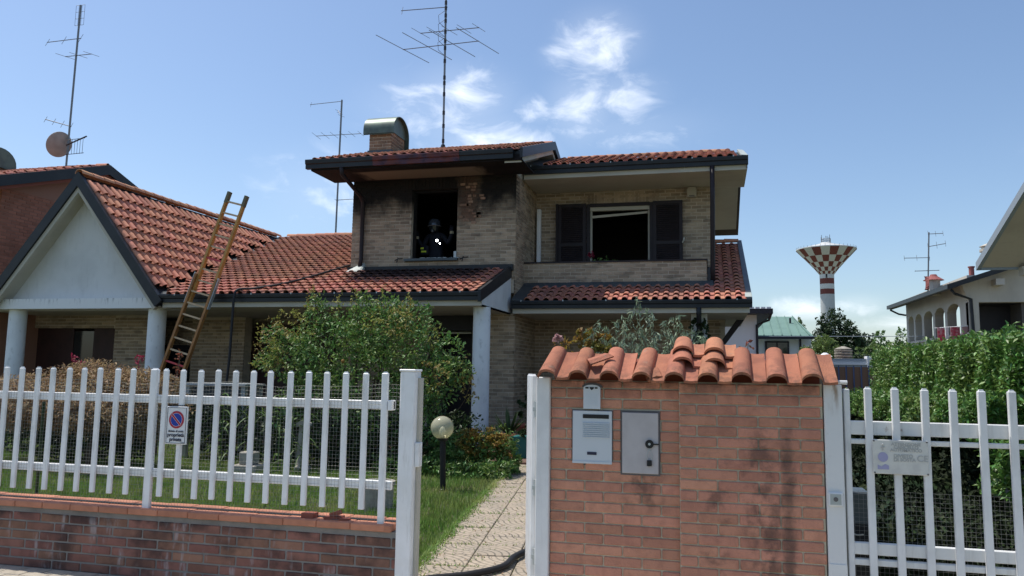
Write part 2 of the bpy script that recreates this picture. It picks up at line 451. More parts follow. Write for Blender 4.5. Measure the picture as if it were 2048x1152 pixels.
MT['leaf_red'] = mat('leaf_red', (0.26, 0.07, 0.05), 0.6, (0.20, 0.15, 0.06), 25, rnd='island', amt=0.35, translucent=0.3)
MT['flower'] = mat('flower', (0.32, 0.03, 0.07), 0.6, rnd='island', amt=0.3, translucent=0.3)
MT['flower_pink'] = mat('flower_pink', (0.55, 0.33, 0.33), 0.6, translucent=0.3)
MT['corn'] = mat('corn', (0.10, 0.18, 0.05), 0.5, (0.15, 0.20, 0.06), 4, rnd='island', amt=0.35, translucent=0.3)
MT['grass'] = mat('grass', (0.15, 0.26, 0.05), 0.6, (0.26, 0.30, 0.09), 1.3, rnd='island', amt=0.35, hue=0.02, translucent=0.35)
MT['soil'] = mat('soil', (0.065, 0.085, 0.030), 0.95, (0.10, 0.085, 0.05), 3, bump=0.6, bscale=40)
MT['earth'] = mat('earth', (0.12, 0.13, 0.07), 0.95, (0.17, 0.16, 0.10), 0.05)
MT['slab'] = mat('slab', (0.42, 0.345, 0.26), 0.9, rnd='object', amt=0.06, extra=x_slab)
MT['slab_bed'] = mat('slab_bed', (0.10, 0.105, 0.05), 0.95, (0.16, 0.14, 0.09), 8, bump=0.6)
MT['paver'] = mat('paver', (0.42, 0.37, 0.30), 0.95, (0.33, 0.29, 0.23), 10, rnd='object', amt=0.14, bump=0.5)
MT['road'] = mat('road', (0.34, 0.32, 0.29), 0.95, (0.28, 0.265, 0.24), 2, bump=0.5, bscale=150)
MT['sidewalk'] = mat('sidewalk', (0.50, 0.45, 0.37), 0.95, (0.40, 0.36, 0.30), 6, bump=0.5)
MT['asphalt'] = mat('asphalt', (0.10, 0.10, 0.10), 0.95, (0.07, 0.07, 0.07), 4, bump=0.5, bscale=150)
MT['concrete'] = mat('concrete', (0.30, 0.29, 0.265), 0.9, (0.16, 0.155, 0.14), 2, bump=0.4, extra=x_dirt(0.85, (0.05, 0.048, 0.042), (3, 1.5, 0.7), 0.45, 0.7))
MT['floor_tile'] = mat('floor_tile', (0.17, 0.10, 0.075), 0.7, (0.13, 0.085, 0.065), 5)
MT['teal'] = mat('teal', (0.03, 0.16, 0.15), 0.5)
MT['clay'] = mat('clay', (0.28, 0.09, 0.06), 0.8)
MT['stone'] = mat('stone', (0.40, 0.37, 0.31), 0.9, (0.28, 0.26, 0.22), 9, bump=0.5)
MT['far_white'] = mat('far_white', (0.80, 0.82, 0.84), 0.9, (0.74, 0.76, 0.78), 0.6)
MT['far_cream'] = mat('far_cream', (0.58, 0.53, 0.45), 0.9, (0.50, 0.45, 0.38), 0.8, extra=x_dirt(0.3, (0.36, 0.33, 0.28), (3, 3, 0.5), 0.5, 0.8))
MT['far_green'] = mat('far_green', (0.17, 0.28, 0.235), 0.7, (0.14, 0.235, 0.20), 1.2)
MT['far_grey'] = mat('far_grey', (0.30, 0.35, 0.40), 0.8)
MT['far_brown'] = mat('far_brown', (0.24, 0.14, 0.09), 0.85)
MT['blue_rail'] = mat('blue_rail', (0.07, 0.10, 0.20), 0.5)
MT['dark_frame'] = mat('dark_frame', (0.03, 0.028, 0.035), 0.5)
MT['tower_white'] = mat('tower_white', (0.62, 0.63, 0.62), 0.8, (0.54, 0.55, 0.54), 0.1)
MT['tower_red'] = mat('tower_red', (0.19, 0.06, 0.05), 0.85, (0.15, 0.055, 0.048), 0.2)
MT['tower_grey'] = mat('tower_grey', (0.48, 0.50, 0.50), 0.85, (0.42, 0.44, 0.44), 0.1)
MT['far_red'] = mat('far_red', (0.30, 0.10, 0.09), 0.8)
MT['far_dark'] = mat('far_dark', (0.12, 0.105, 0.095), 0.9)
MT['towel'] = mat('towel', (0.50, 0.06, 0.09), 0.9, (0.60, 0.35, 0.36), 9)
MT['suit'] = mat('suit', (0.014, 0.016, 0.026), 0.85)
MT['helmet'] = mat('helmet', (0.045, 0.055, 0.075), 0.18, spec=0.8)
MT['hivis'] = mat('hivis', (0.62, 0.72, 0.05), 0.5)
MT['pale_glove'] = mat('pale_glove', (0.42, 0.38, 0.26), 0.8)
MT['alarm'] = mat('alarm', (0.42, 0.38, 0.31), 0.6)
lamp_m = bpy.data.materials.new('torch_light')
lamp_m.use_nodes = True
lamp_m.node_tree.nodes['Principled BSDF'].inputs['Emission Color'].default_value = (0.95, 0.98, 1, 1)
lamp_m.node_tree.nodes['Principled BSDF'].inputs['Emission Strength'].default_value = 14
MT['torch_light'] = lamp_m


# ------------------------------------------------------------------ building helpers
WL = {}


def tag(o, label=None, cat=None, group=None, kind=None):
    if label:
        o['label'] = label
    if cat:
        o['category'] = cat
    if group:
        o['group'] = group
    if kind:
        o['kind'] = kind
    return o


def thing(name, label, cat, loc=(0, 0, 0), group=None):
    o = bpy.data.objects.new(name, None)
    o.empty_display_size = 0.2
    C.objects.link(o)
    o.location = loc
    WL[o] = Vector(loc)
    return tag(o, label, cat, group)


def place(name, me, parent, wl, rot=None, label=None, kind=None):
    """link an instance of a shared mesh at a world location under an unrotated parent"""
    o = bpy.data.objects.new(name, me)
    C.objects.link(o)
    wl = Vector(wl)
    if parent is not None:
        o.parent = parent
        o.location = wl - WL[parent]
    else:
        o.location = wl
    if rot is not None:
        o.rotation_euler = rot
    WL[o] = wl
    if label:
        o['label'] = label
    if kind:
        o['kind'] = kind
    return o


class MB:
    def __init__(s):
        s.v, s.f, s.m = [], [], []
        s.cur = 0

    def add(s, v, f):
        n = len(s.v)
        s.v += [tuple(x) for x in v]
        s.f += [tuple(i + n for i in q) for q in f]
        s.m += [s.cur] * len(f)
        return s

    def hexa(s, p):
        """8 points: bottom ring 0-3, top ring 4-7"""
        return s.add(p, [(3, 2, 1, 0), (4, 5, 6, 7), (0, 1, 5, 4), (1, 2, 6, 5), (2, 3, 7, 6), (3, 0, 4, 7)])

    def box(s, x0, x1, y0, y1, z0, z1):
        return s.hexa([(x0, y0, z0), (x1, y0, z0), (x1, y1, z0), (x0, y1, z0),
                       (x0, y0, z1), (x1, y0, z1), (x1, y1, z1), (x0, y1, z1)])

    def cbox(s, x0, x1, y0, y1, z0, z1, c=0.004):
        """box with chamfered edges"""
        v, idx = [], {}
        for i, x in enumerate((x0, x1)):
            for j, y in enumerate((y0, y1)):
                for k, z in enumerate((z0, z1)):
                    dx, dy, dz = (c, -c)[i], (c, -c)[j], (c, -c)[k]
                    idx[i, j, k] = len(v)
                    v += [(x, y + dy, z + dz), (x + dx, y, z + dz), (x + dx, y + dy, z)]
        I = lambda i, j, k, a: idx[i, j, k] + a
        f = []
        for a in (0, 1):
            f.append([I(a, 0, 0, 0), I(a, 1, 0, 0), I(a, 1, 1, 0), I(a, 0, 1, 0)])
            f.append([I(0, a, 0, 1), I(1, a, 0, 1), I(1, a, 1, 1), I(0, a, 1, 1)])
            f.append([I(0, 0, a, 2), I(1, 0, a, 2), I(1, 1, a, 2), I(0, 1, a, 2)])
            for b in (0, 1):
                f.append([I(a, b, 0, 0), I(a, b, 1, 0), I(a, b, 1, 1), I(a, b, 0, 1)])
                f.append([I(a, 0, b, 0), I(a, 1, b, 0), I(a, 1, b, 2), I(a, 0, b, 2)])
                f.append([I(0, a, b, 1), I(1, a, b, 1), I(1, a, b, 2), I(0, a, b, 2)])
        for i in (0, 1):
            for j in (0, 1):
                for k in (0, 1):
                    f.append([I(i, j, k, 0), I(i, j, k, 1), I(i, j, k, 2)])
        return s.add(v, f)

    def obox(s, c, ax, ay, az):
        """oriented box from centre and three half axes"""
        c, ax, ay, az = map(Vector, (c, ax, ay, az))
        return s.hexa([c - ax - ay - az, c + ax - ay - az, c + ax + ay - az, c - ax + ay - az,
                       c - ax - ay + az, c + ax - ay + az, c + ax + ay + az, c - ax + ay + az])

    def prism(s, poly, axis, a, b):
        """polygon (2D) extruded along x, y or z from a to b"""
        n = len(poly)
        def P(p, t):
            return {'x': (t, p[0], p[1]), 'y': (p[0], t, p[1]), 'z': (p[0], p[1], t)}[axis]
        v = [P(p, a) for p in poly] + [P(p, b) for p in poly]
        f = [tuple(range(n - 1, -1, -1)), tuple(range(n, 2 * n))]
        f += [(i, (i + 1) % n, n + (i + 1) % n, n + i) for i in range(n)]
        return s.add(v, f)

    def tube(s, pts, r, n=8, cap=True, r1=None):
        pts = [Vector(p) for p in pts]
        k = len(pts)
        v, f = [], []
        prev = None
        for i, p in enumerate(pts):
            d = (pts[min(i + 1, k - 1)] - pts[max(i - 1, 0)]).normalized()
            ref = prev if prev is not None else (Vector((0, 0, 1)) if abs(d.z) < 0.9 else Vector((1, 0, 0)))
            a = (ref - d * ref.dot(d)).normalized()
            prev = a
            b = d.cross(a)
            rr = r if r1 is None else r + (r1 - r) * i / max(1, k - 1)
            if isinstance(r, (list, tuple)):
                rr = r[i]
            for j in range(n):
                t = 2 * math.pi * j / n
                v.append(p + (a * math.cos(t) + b * math.sin(t)) * rr)
        for i in range(k - 1):
            for j in range(n):
                f.append((i * n + j, i * n + (j + 1) % n, (i + 1) * n + (j + 1) % n, (i + 1) * n + j))
        if cap:
            f.append(tuple(range(n - 1, -1, -1)))
            f.append(tuple(range((k - 1) * n, k * n)))
        return s.add(v, f)

    def lathe(s, prof, c, n=24, axis=None):
        """profile (r, h) turned round the vertical through c"""
        c = Vector(c)
        v, f = [], []
        for r, h in prof:
            for j in range(n):
                t = 2 * math.pi * j / n
                v.append(c + Vector((r * math.cos(t), r * math.sin(t), h)))
        for i in range(len(prof) - 1):
            for j in range(n):
                f.append((i * n + j, i * n + (j + 1) % n, (i + 1) * n + (j + 1) % n, (i + 1) * n + j))
        f.append(tuple(range(n - 1, -1, -1)))
        f.append(tuple(range((len(prof) - 1) * n, len(prof) * n)))
        return s.add(v, f)

    def sphere(s, c, r, n=20, m=12, sx=1, sy=1, sz=1):
        prof = [(max(1e-4, math.sin(math.pi * i / m)) * r, -math.cos(math.pi * i / m) * r) for i in range(m + 1)]
        c = Vector(c)
        v, f = [], []
        for rr, h in prof:
            for j in range(n):
                t = 2 * math.pi * j / n
                v.append(c + Vector((rr * math.cos(t) * sx, rr * math.sin(t) * sy, h * sz)))
        for i in range(m):
            for j in range(n):
                f.append((i * n + j, i * n + (j + 1) % n, (i + 1) * n + (j + 1) % n, (i + 1) * n + j))
        return s.add(v, f)

    def mesh(s, name, mats, smooth=False, recalc=True, auto=None):
        me = bpy.data.meshes.new(name)
        me.from_pydata(s.v, [], s.f)
        if not isinstance(mats, (list, tuple)):
            mats = [mats]
        for m in mats:
            me.materials.append(MT[m] if isinstance(m, str) else m)
        if len(mats) > 1:
            me.polygons.foreach_set('material_index', s.m)
        if recalc and len(s.f) < 20000:
            bm = bmesh.new()
            bm.from_mesh(me)
            bmesh.ops.recalc_face_normals(bm, faces=bm.faces)
            bm.to_mesh(me)
            bm.free()
        if smooth:
            me.polygons.foreach_set('use_smooth', [True] * len(me.polygons))
            if auto:
                try:
                    me.set_sharp_from_angle(angle=math.radians(auto))
                except Exception:
                    pass
        me.update()
        return me

    def build(s, name, mats, parent=None, label=None, kind=None, smooth=False, auto=None):
        """one mesh object; world coordinates in, origin at the parent's origin"""
        if parent is not None:
            w = WL[parent]
            s.v = [(x - w.x, y - w.y, z - w.z) for x, y, z in s.v]
        me = s.mesh(name, mats, smooth, auto=auto)
        return place(name, me, parent, WL[parent] if parent is not None else (0, 0, 0), None, label, kind)


def np_obj(name, V, F, m, parent=None, label=None, kind=None, smooth=False):
    """mesh object from numpy arrays (world coordinates)"""
    V = np.asarray(V, dtype=np.float32)
    F = np.asarray(F, dtype=np.int32)
    if parent is not None:
        V = V - np.array(WL[parent], dtype=np.float32)
    me = bpy.data.meshes.new(name)
    k = F.shape[1]
    me.vertices.add(len(V))
    me.vertices.foreach_set('co', V.ravel())
    me.loops.add(F.size)
    me.loops.foreach_set('vertex_index', F.ravel())
    me.polygons.add(len(F))
    me.polygons.foreach_set('loop_start', np.arange(0, F.size, k, dtype=np.int32))
    me.materials.append(MT[m])
    me.update(calc_edges=True)
    if smooth:
        me.polygons.foreach_set('use_smooth', np.ones(len(F), dtype=bool))
    return place(name, me, parent, WL[parent] if parent is not None else (0, 0, 0), None, label, kind)


def leaves(P, size, ar, rng, up=0.5, out=None, droop=0.0, var=0.35):
    """leaf-sized folded rhombs at points P; returns V, F"""
    n = len(P)
    d = rng.normal(size=(n, 3))
    if out is not None:
        d += out * 1.0
    d[:, 2] += -droop
    d /= np.linalg.norm(d, axis=1, keepdims=True) + 1e-9
    nn = rng.normal(size=(n, 3))
    nn[:, 2] += up * 2
    if out is not None:
        nn += out * 0.7
    s = np.cross(d, nn)
    s /= np.linalg.norm(s, axis=1, keepdims=True) + 1e-9
    nrm = np.cross(s, d)
    L = size * (1 + var * rng.uniform(-1, 1, (n, 1)))
    W = L * ar
    fold = 0.25 * W
    a = P - d * L * 0.5
    tip = P + d * L * 0.5
    l = P + s * W * 0.5 + nrm * fold - d * L * 0.05
    r = P - s * W * 0.5 + nrm * fold - d * L * 0.05
    V = np.stack([a, l, tip, r], 1).reshape(-1, 3)
    i = np.arange(n)[:, None] * 4
    F = np.concatenate([i + np.array([0, 2, 1]), i + np.array([0, 3, 2])], 0)
    return V, F


def lobes_points(lobes, n, rng, shell=0.45):
    """points spread through ellipsoid lobes, denser towards their outside, gathered in twig clumps"""
    w = np.array([(l[3] * l[4] * l[5]) ** 0.67 for l in lobes])
    w /= w.sum()
    k = rng.choice(len(lobes), size=n, p=w)
    L = np.array(lobes)[k]
    nc = max(8, n // 42)
    cl = rng.normal(size=(nc, 3))
    cl /= np.linalg.norm(cl, axis=1, keepdims=True)
    rad = (rng.uniform(shell ** 3, 1.0, (nc, 1))) ** (1 / 3) * rng.uniform(0.82, 1.12, (nc, 1))
    cl = cl * rad
    pick = rng.integers(0, nc, n)
    u = cl[pick] + rng.normal(size=(n, 3)) * 0.085
    P = L[:, :3] + u * L[:, 3:6]
    out = u / (np.linalg.norm(u, axis=1, keepdims=True) + 1e-9)
    return P, out


def brick_mesh(cache, L, H, D, m, c=0.005):
    k = (round(L, 3), round(H, 3), round(D, 3), m)
    if k not in cache:
        b = MB()
        b.cbox(0, k[0], 0, D, 0, H, c)
        cache[k] = b.mesh('brick', m)
    return cache[k]


BR = {}


def brick_pieces(parent, x0, x1, z0, z1, y, L, H, j, m, depth=0.06, off=0.5, start=0.0, holes=(), jit=0.004):
    """individually linked bricks of a wall facing -Y"""
    row, z = 0, z0
    while z + H * 0.6 < z1:
        h = min(H, z1 - z)
        x = x0 - ((start + row * off) % 1.0) * (L + j)
        while x < x1 - 0.02:
            a, b = max(x, x0), min(x + L, x1)
            segs = [(a, b)]
            for hx0, hx1, hz0, hz1 in holes:
                if hz0 < z + h * 0.5 < hz1:
                    ns = []
                    for p, q in segs:
                        if hx0 > p:
                            ns.append((p, min(q, hx0)))
                        if hx1 < q:
                            ns.append((max(p, hx1), q))
                    segs = [(p, q) for p, q in ns if q > p]
            for p, q in segs:
                if q - p > 0.025:
                    place('brick', brick_mesh(BR, q - p, h, depth, m), parent, (p, y + random.uniform(-jit, jit * 0.3), z),
                          (random.uniform(-.004, .004), random.uniform(-.003, .003), random.uniform(-.006, .006)))
            x += L + j
        z += H + j
        row += 1


def brickwork(parent, o, ud, n, w, h, m, holes=(), L=0.22, H=0.062, j=0.019, proud=0.010, name='brickwork', soldier=None, label=None):
    """courses of small bricks standing proud of a wall, joined into one part"""
    o, ud, n = Vector(o), Vector(ud), Vector(n)
    up = Vector((0, 0, 1))
    b = MB()
    row, z = 0, 0.0
    while z < h - 0.01:
        hh = min(H, h - z)
        x = -(row % 2) * (L + j) * 0.5 - random.uniform(0, 0.02)
        while x < w:
            segs = [(max(x, 0), min(x + L, w))]
            for u0, u1, v0, v1 in holes:
                if z + hh * 0.5 > v0 and z + hh * 0.5 < v1:
                    ns = []
                    for p, q in segs:
                        if u0 > p:
                            ns.append((p, min(q, u0)))
                        if u1 < q:
                            ns.append((max(p, u1), q))
                    segs = ns
            for p, q in segs:
                if q - p > 0.03:
                    pr = proud * random.uniform(0.6, 1.3)
                    c = o + ud * (p + q) / 2 + up * (z + hh / 2) + n * (pr / 2 - 0.01)
                    b.obox(c, ud * (q - p) / 2, n * (pr / 2 + 0.01), up * hh / 2)
            x += L + j
        z += H + j
        row += 1
    if soldier:
        u0, u1, v0, v1 = soldier
        u = u0
        while u < u1:
            q = min(u + H, u1)
            pr = proud * random.uniform(0.8, 1.4)
            b.obox(o + ud * (u + q) / 2 + up * (v0 + v1) / 2 + n * (pr / 2 - 0.01), ud * (q - u) / 2, n * (pr / 2 + 0.01), up * (v1 - v0) / 2)
            u += H + j
    return b.build(name, m, parent, label, 'stuff')


# interlocking roof tile: a roll and a pan, lower end lifted over the row beneath
def tile_mesh(w, L, roll, m, seg=6, thick=0.016, lift=0.022, bottom=False, frac=0.6, taper=0.5):
    v, f, sm = [], [], []
    k = seg + 3
    for e, y in enumerate((0, L)):
        q = 1.0 if e == 0 else taper
        rw = frac * w * (1.0 if e == 0 else 0.86)
        x0 = (frac * w - rw) / 2
        xs = [x0 + rw * (1 - math.cos(math.pi * i / seg)) / 2 for i in range(seg + 1)] + [frac * w + (1 - frac) * w * i / 2 for i in (1, 2)]
        zs = [roll * q * math.sin(math.pi * i / seg) ** 0.85 for i in range(seg + 1)] + [-0.003, 0.002]
        dz = lift * (1 - e)
        v += [(x, y, z + dz + thick) for x, z in zip(xs, zs)]
        v += [(x, y, z + dz) for x, z in zip(xs, zs)]
    for i in range(k - 1):
        f.append((i, i + 1, 2 * k + i + 1, 2 * k + i)); sm.append(i < seg)
        f.append((k + i, k + i + 1, i + 1, i)); sm.append(False)
        if bottom:
            f.append((k + i, 3 * k + i, 3 * k + i + 1, k + i + 1)); sm.append(i < seg)
            f.append((2 * k + i, 2 * k + i + 1, 3 * k + i + 1, 3 * k + i)); sm.append(False)
    f.append((0, 2 * k, 3 * k, k)); sm.append(False)
    f.append((k - 1, 2 * k - 1, 4 * k - 1, 3 * k - 1)); sm.append(False)
    me = bpy.data.meshes.new('roof_tile')
    me.from_pydata(v, [], f)
    me.polygons.foreach_set('use_smooth', sm)
    me.materials.append(MT[m])
    me.update()
    me.set_sharp_from_angle(angle=math.radians(52))
    return me


def tile_field(parent, o, eu, ev, ncol, nrow, me, keep, indiv, w=0.21, ex=0.30, stuff_parent=None, jit=0.006, label=None):
    """tiles laid on a plane; indiv(u, v) -> separate object, the rest joined as one piece of stuff"""
    o, eu, ev = Vector(o), Vector(eu).normalized(), Vector(ev).normalized()
    en = eu.cross(ev)
    R = Matrix((eu, ev, en)).transposed()
    base = np.array([v.co for v in me.vertices], dtype=np.float32)
    faces = [tuple(p.vertices) for p in me.polygons]
    Rn = np.array(R, dtype=np.float32)
    SV, SF, ns = [], [], 0
    cnt = 0
    for r in range(nrow):
        for c in range(ncol):
            p = o + eu * (c * w) + ev * (r * ex)
            pc = p + eu * w * 0.5 + ev * ex * 0.5
            if not keep(pc):
                continue
            jr = Matrix.Rotation(random.uniform(-jit, jit) * 1.5, 3, 'Z')
            pp = p + en * random.uniform(0, jit) + eu * random.uniform(-jit, jit) * 0.4 + ev * random.uniform(-jit, jit)
            if indiv(pc):
                place('roof_tile', me, parent, pp, (R @ jr).to_euler())
                cnt += 1
            else:
                SV.append(base @ (Rn @ np.array(jr, dtype=np.float32)).T + np.array(pp, dtype=np.float32))
                SF.append([tuple(i + ns for i in f) for f in faces])
                ns += len(base)
    if SV:
        V = np.concatenate(SV)
        F = [f for g in SF for f in g]
        sp = stuff_parent or parent
        wl = np.array(WL[sp], dtype=np.float32)
        m2 = bpy.data.meshes.new('roof_tiles')
        m2.from_pydata((V - wl).tolist(), [], F)
        m2.polygons.foreach_set('use_smooth', [p.use_smooth for p in me.polygons] * len(SV))
        m2.materials.append(me.materials[0])
        m2.update()
        place('roof_tiles', m2, sp, WL[sp], None, label, 'stuff')
    return cnt


def ridge_tiles(parent, a, b, m, r=0.095, L=0.36, step=0.33):
    a, b = Vector(a), Vector(b)
    d = (b - a).normalized()
    bm = MB()
    n = 7
    side = d.cross(Vector((0, 0, 1))).normalized()
    up = side.cross(d)
    v, f = [], []
    for e, (t, rr) in enumerate(((0, r), (L, r * 0.86))):
        for i in range(n):
            an = math.pi * i / (n - 1)
            v.append(side * math.cos(an) * rr + up * math.sin(an) * rr + d * t)
        for i in range(n):
            an = math.pi * i / (n - 1)
            q = rr - 0.018
            v.append(side * math.cos(an) * q + up * math.sin(an) * q + d * t)
    for i in range(n - 1):
        f.append((i, i + 1, 2 * n + i + 1, 2 * n + i))
        f.append((i, n + i, n + i + 1, i + 1))
    bm.add(v, f)
    me = bm.mesh('ridge_tile', m, True, True, 40)
    k = int((b - a).length / step) + 1
    for i in range(k):
        place('ridge_tile', me, parent, a + d * (i * step) + up * random.uniform(0, 0.012))


def text_part(name, s, size, x, y, z, m, parent, align='CENTER', bold=0.0, sx=1.0):
    cu_ = bpy.data.curves.new(name, 'FONT')
    cu_.body = s
    cu_.size = size
    cu_.align_x = align
    cu_.align_y = 'CENTER'
    cu_.extrude = 0.0006
    cu_.offset = bold
    tmp = bpy.data.objects.new('tmp', cu_)
    C.objects.link(tmp)
    dg = bpy.context.evaluated_depsgraph_get()
    me = bpy.data.meshes.new_from_object(tmp.evaluated_get(dg))
    bpy.data.objects.remove(tmp)
    me.materials.clear()
    me.materials.append(MT[m])
    me.name = name
    o = place(name, me, parent, (x, y, z), (math.radians(90), 0, 0))
    o.scale = (sx, 1, 1)
    return o


def structure(name, bm, m, **kw):
    o = bm.build(name, m, **kw)
    o['kind'] = 'structure'
    return o


# ================================================================== SETTING
b = MB()
b.add([(-900, -60, -0.06), (900, -60, -0.06), (900, 1500, -0.06), (-900, 1500, -0.06)], [(0, 1, 2, 3)])
structure('ground', b, 'earth')
b = MB(); b.box(-30, 30, -20, 3.55, -0.5, -0.12)
structure('road', b, 'road')
b = MB(); b.box(-30, 30, 3.55, 5.1, -0.5, -0.004)
pav = structure('sidewalk', b, 'sidewalk')
pm = {}
for r in range(9):                                   # paving blocks near the foot of the fence wall
    for c in range(44):
        L = 0.2
        x = -7.6 + c * 0.205 + (r % 2) * 0.1
        if x > -3.2 and r < 5:
            continue
        if x > -3.6:
            continue
        k = 'paver'
        if k not in pm:
            q = MB(); q.cbox(0, 0.198, 0, 0.095, -0.04, 0, 0.004)
            pm[k] = q.mesh('paver', 'paver')
        place('paver', pm[k], pav, (x, 4.06 + r * 0.1, random.uniform(0, 0.003)), (0, 0, random.uniform(-.01, .01)))
b = MB()
b.add([(-30, 5.1, 0.0), (2.2, 5.1, 0.0), (2.2, 40, 0.0), (-30, 40, 0.0)], [(0, 1, 2, 3)])
structure('lawn', b, 'soil')
b = MB()
b.add([(0.6, 5.1, 0.008), (6, 5.1, 0.008), (6, 24, 0.008), (0.6, 24, 0.008)], [(0, 1, 2, 3)])
structure('driveway', b, 'asphalt')

# garden path of square slabs with a fan relief
pd = Vector((-0.139, 0.99, 0)).normalized()
pr_ = Vector((pd.y, -pd.x, 0))
p0 = Vector((-2.115, 5.12, 0))
b = MB()
q = [p0 - pr_ * 0.01, p0 + pr_ * 1.53, p0 + pr_ * 1.53 + pd * 7.5, p0 + pd * 7.5 - pr_ * 0.01]
b.hexa([(v.x, v.y, -0.05) for v in q] + [(v.x, v.y, 0.006) for v in q])
path = structure('path', b, 'slab_bed')
S = 0.375
b = MB(); b.cbox(0, S - 0.009, 0, S - 0.009, -0.03, 0.0, 0.005)
slab_me = b.mesh('slab', 'slab')
prot = math.atan2(pr_.y, pr_.x)
for i in range(4):
    for j in range(20):
        w = p0 + pr_ * (i * S) + pd * (j * S)
        flip = (i + j) % 2
        rz = prot
        if flip:                                       # turned half round: the fans alternate
            w = w + pr_ * (S - 0.009) + pd * (S - 0.009)
            rz += math.pi
        place('slab', slab_me, path, (w.x, w.y, 0.018 + random.uniform(-0.003, 0.003)),
              (random.uniform(-.006, .006), random.uniform(-.006, .006), rz + random.uniform(-.006, .006)))

# lawn grass
n = 185000
gy = 5.2 + (13.6 - 5.2) * RNG.random(n) ** 1.6
gx0 = -1.75 * gy + 0.6
gx1 = -2.17 - 0.14 * (gy - 5.12)
edge = RNG.random(n)
gx = gx0 + (gx1 - gx0) * edge + RNG.normal(size=n) * 0.025
base = np.stack([gx, gy, np.zeros(n)], 1)
patch = 0.5 + 0.5 * np.sin(gx * 3.1 + 1.7 * np.sin(gy * 2.3)) * np.sin(gy * 2.7 + 1.3 * np.sin(gx * 1.9))
h = (0.035 + 0.055 * RNG.random(n)) * (0.65 + 0.6 * patch)
an = RNG.random(n) * 6.283
lean = RNG.random(n) * 0.7
dx, dy = np.cos(an), np.sin(an)
w = 0.0035 + 0.004 * RNG.random(n)
tip = base + np.stack([dx * h * lean, dy * h * lean, h], 1)
V = np.stack([base + np.stack([-dy * w, dx * w, 0 * w], 1), base + np.stack([dy * w, -dx * w, 0 * w], 1), tip], 1).reshape(-1, 3)
F = np.arange(3 * n).reshape(-1, 3)
g = np_obj('grass', V, F, 'grass', kind='stuff')
# weeds between path and lawn and in the slab joints
n = 5000
t = RNG.random(n) * 7.4
off = np.abs(RNG.normal(size=n)) * 0.05 - 0.03
jn = RNG.random(n) < 0.3
jy = (RNG.integers(0, 20, n) * S)
t = np.where(jn & (np.sin(jy * 9.1) > 0.2), jy + RNG.normal(size=n) * 0.01, t)
off = np.where(jn, RNG.random(n) * 1.1 * RNG.random(n), off)
bx = p0.x + pd.x * t + pr_.x * off
by = p0.y + pd.y * t + pr_.y * off
base = np.stack([bx, by, np.full(n, 0.012)], 1)
h = 0.012 + 0.03 * RNG.random(n) * np.where(jn, 0.5, 1.3)
an = RNG.random(n) * 6.283
dx, dy = np.cos(an), np.sin(an)
w = 0.005 + 0.004 * RNG.random(n)
tip = base + np.stack([dx * h, dy * h, h], 1)
V = np.stack([base + np.stack([-dy * w, dx * w, 0 * w], 1), base + np.stack([dy * w, -dx * w, 0 * w], 1), tip], 1).reshape(-1, 3)
np_obj('weeds', V, np.arange(3 * n).reshape(-1, 3), 'grass', kind='stuff')

# ================================================================== HOUSE (burnt upper floor)
house = thing('house', 'two-storey brick house with a burnt upper window and sooty eave, red tiled roofs', 'house', (-4, 16.3, 0))
SL = 0.325                                            # pitch of the low roofs
def z_low(y): return 2.98 + SL * (y - 14.0)
def z_rt(y): return 2.98 + 0.40 * (y - 16.0)

# -- ground floor walls
b = MB()
b.box(-12.6, -11.12, 17.0, 17.3, 0, 2.75)
b.box(-12.6, -6.15, 17.6, 17.9, 0, 2.75)
b.box(-6.15, -5.05, 17.2, 17.5, 2.5, 2.75)
b.box(-6.35, -6.15, 16.6, 17.6, 0, 2.75)
b.box(-5.05, -4.115, 16.3, 16.6, 0, 2.75)
b.box(-5.05, -4.9, 16.6, 17.5, 0, 2.75)
b.box(-6.15, -5.05, 17.5, 17.6, 0, 2.75)
b.box(-4.115, 0.3, 18.3, 18.6, 0, 3.3)
b.box(-4.4, -4.115, 16.6, 18.3, 0, 3.4)
b.box(-17.5, -12.6, 17.9, 18.0, 0, 2.75)
b.build('ground_floor_wall', 'house_mortar', house)
brickwork(house, (-12.6, 16.994, 0.1), (1, 0, 0), (0, -1, 0), 1.48, 2.6, 'house_brick')
brickwork(house, (-11.12, 17.594, 0.1), (1, 0, 0), (0, -1, 0), 4.97, 2.6, 'house_brick')
brickwork(house, (-5.05, 16.3, 0.1), (1, 0, 0), (0, -1, 0), 0.935, 2.62, 'house_brick')
brickwork(house, (-4.115, 16.3, 0.1), (0, 1, 0), (1, 0, 0), 2.0, 2.9, 'house_brick')
brickwork(house, (-4.1, 18.3, 0.1), (1, 0, 0), (0, -1, 0), 4.3, 2.62, 'house_brick')
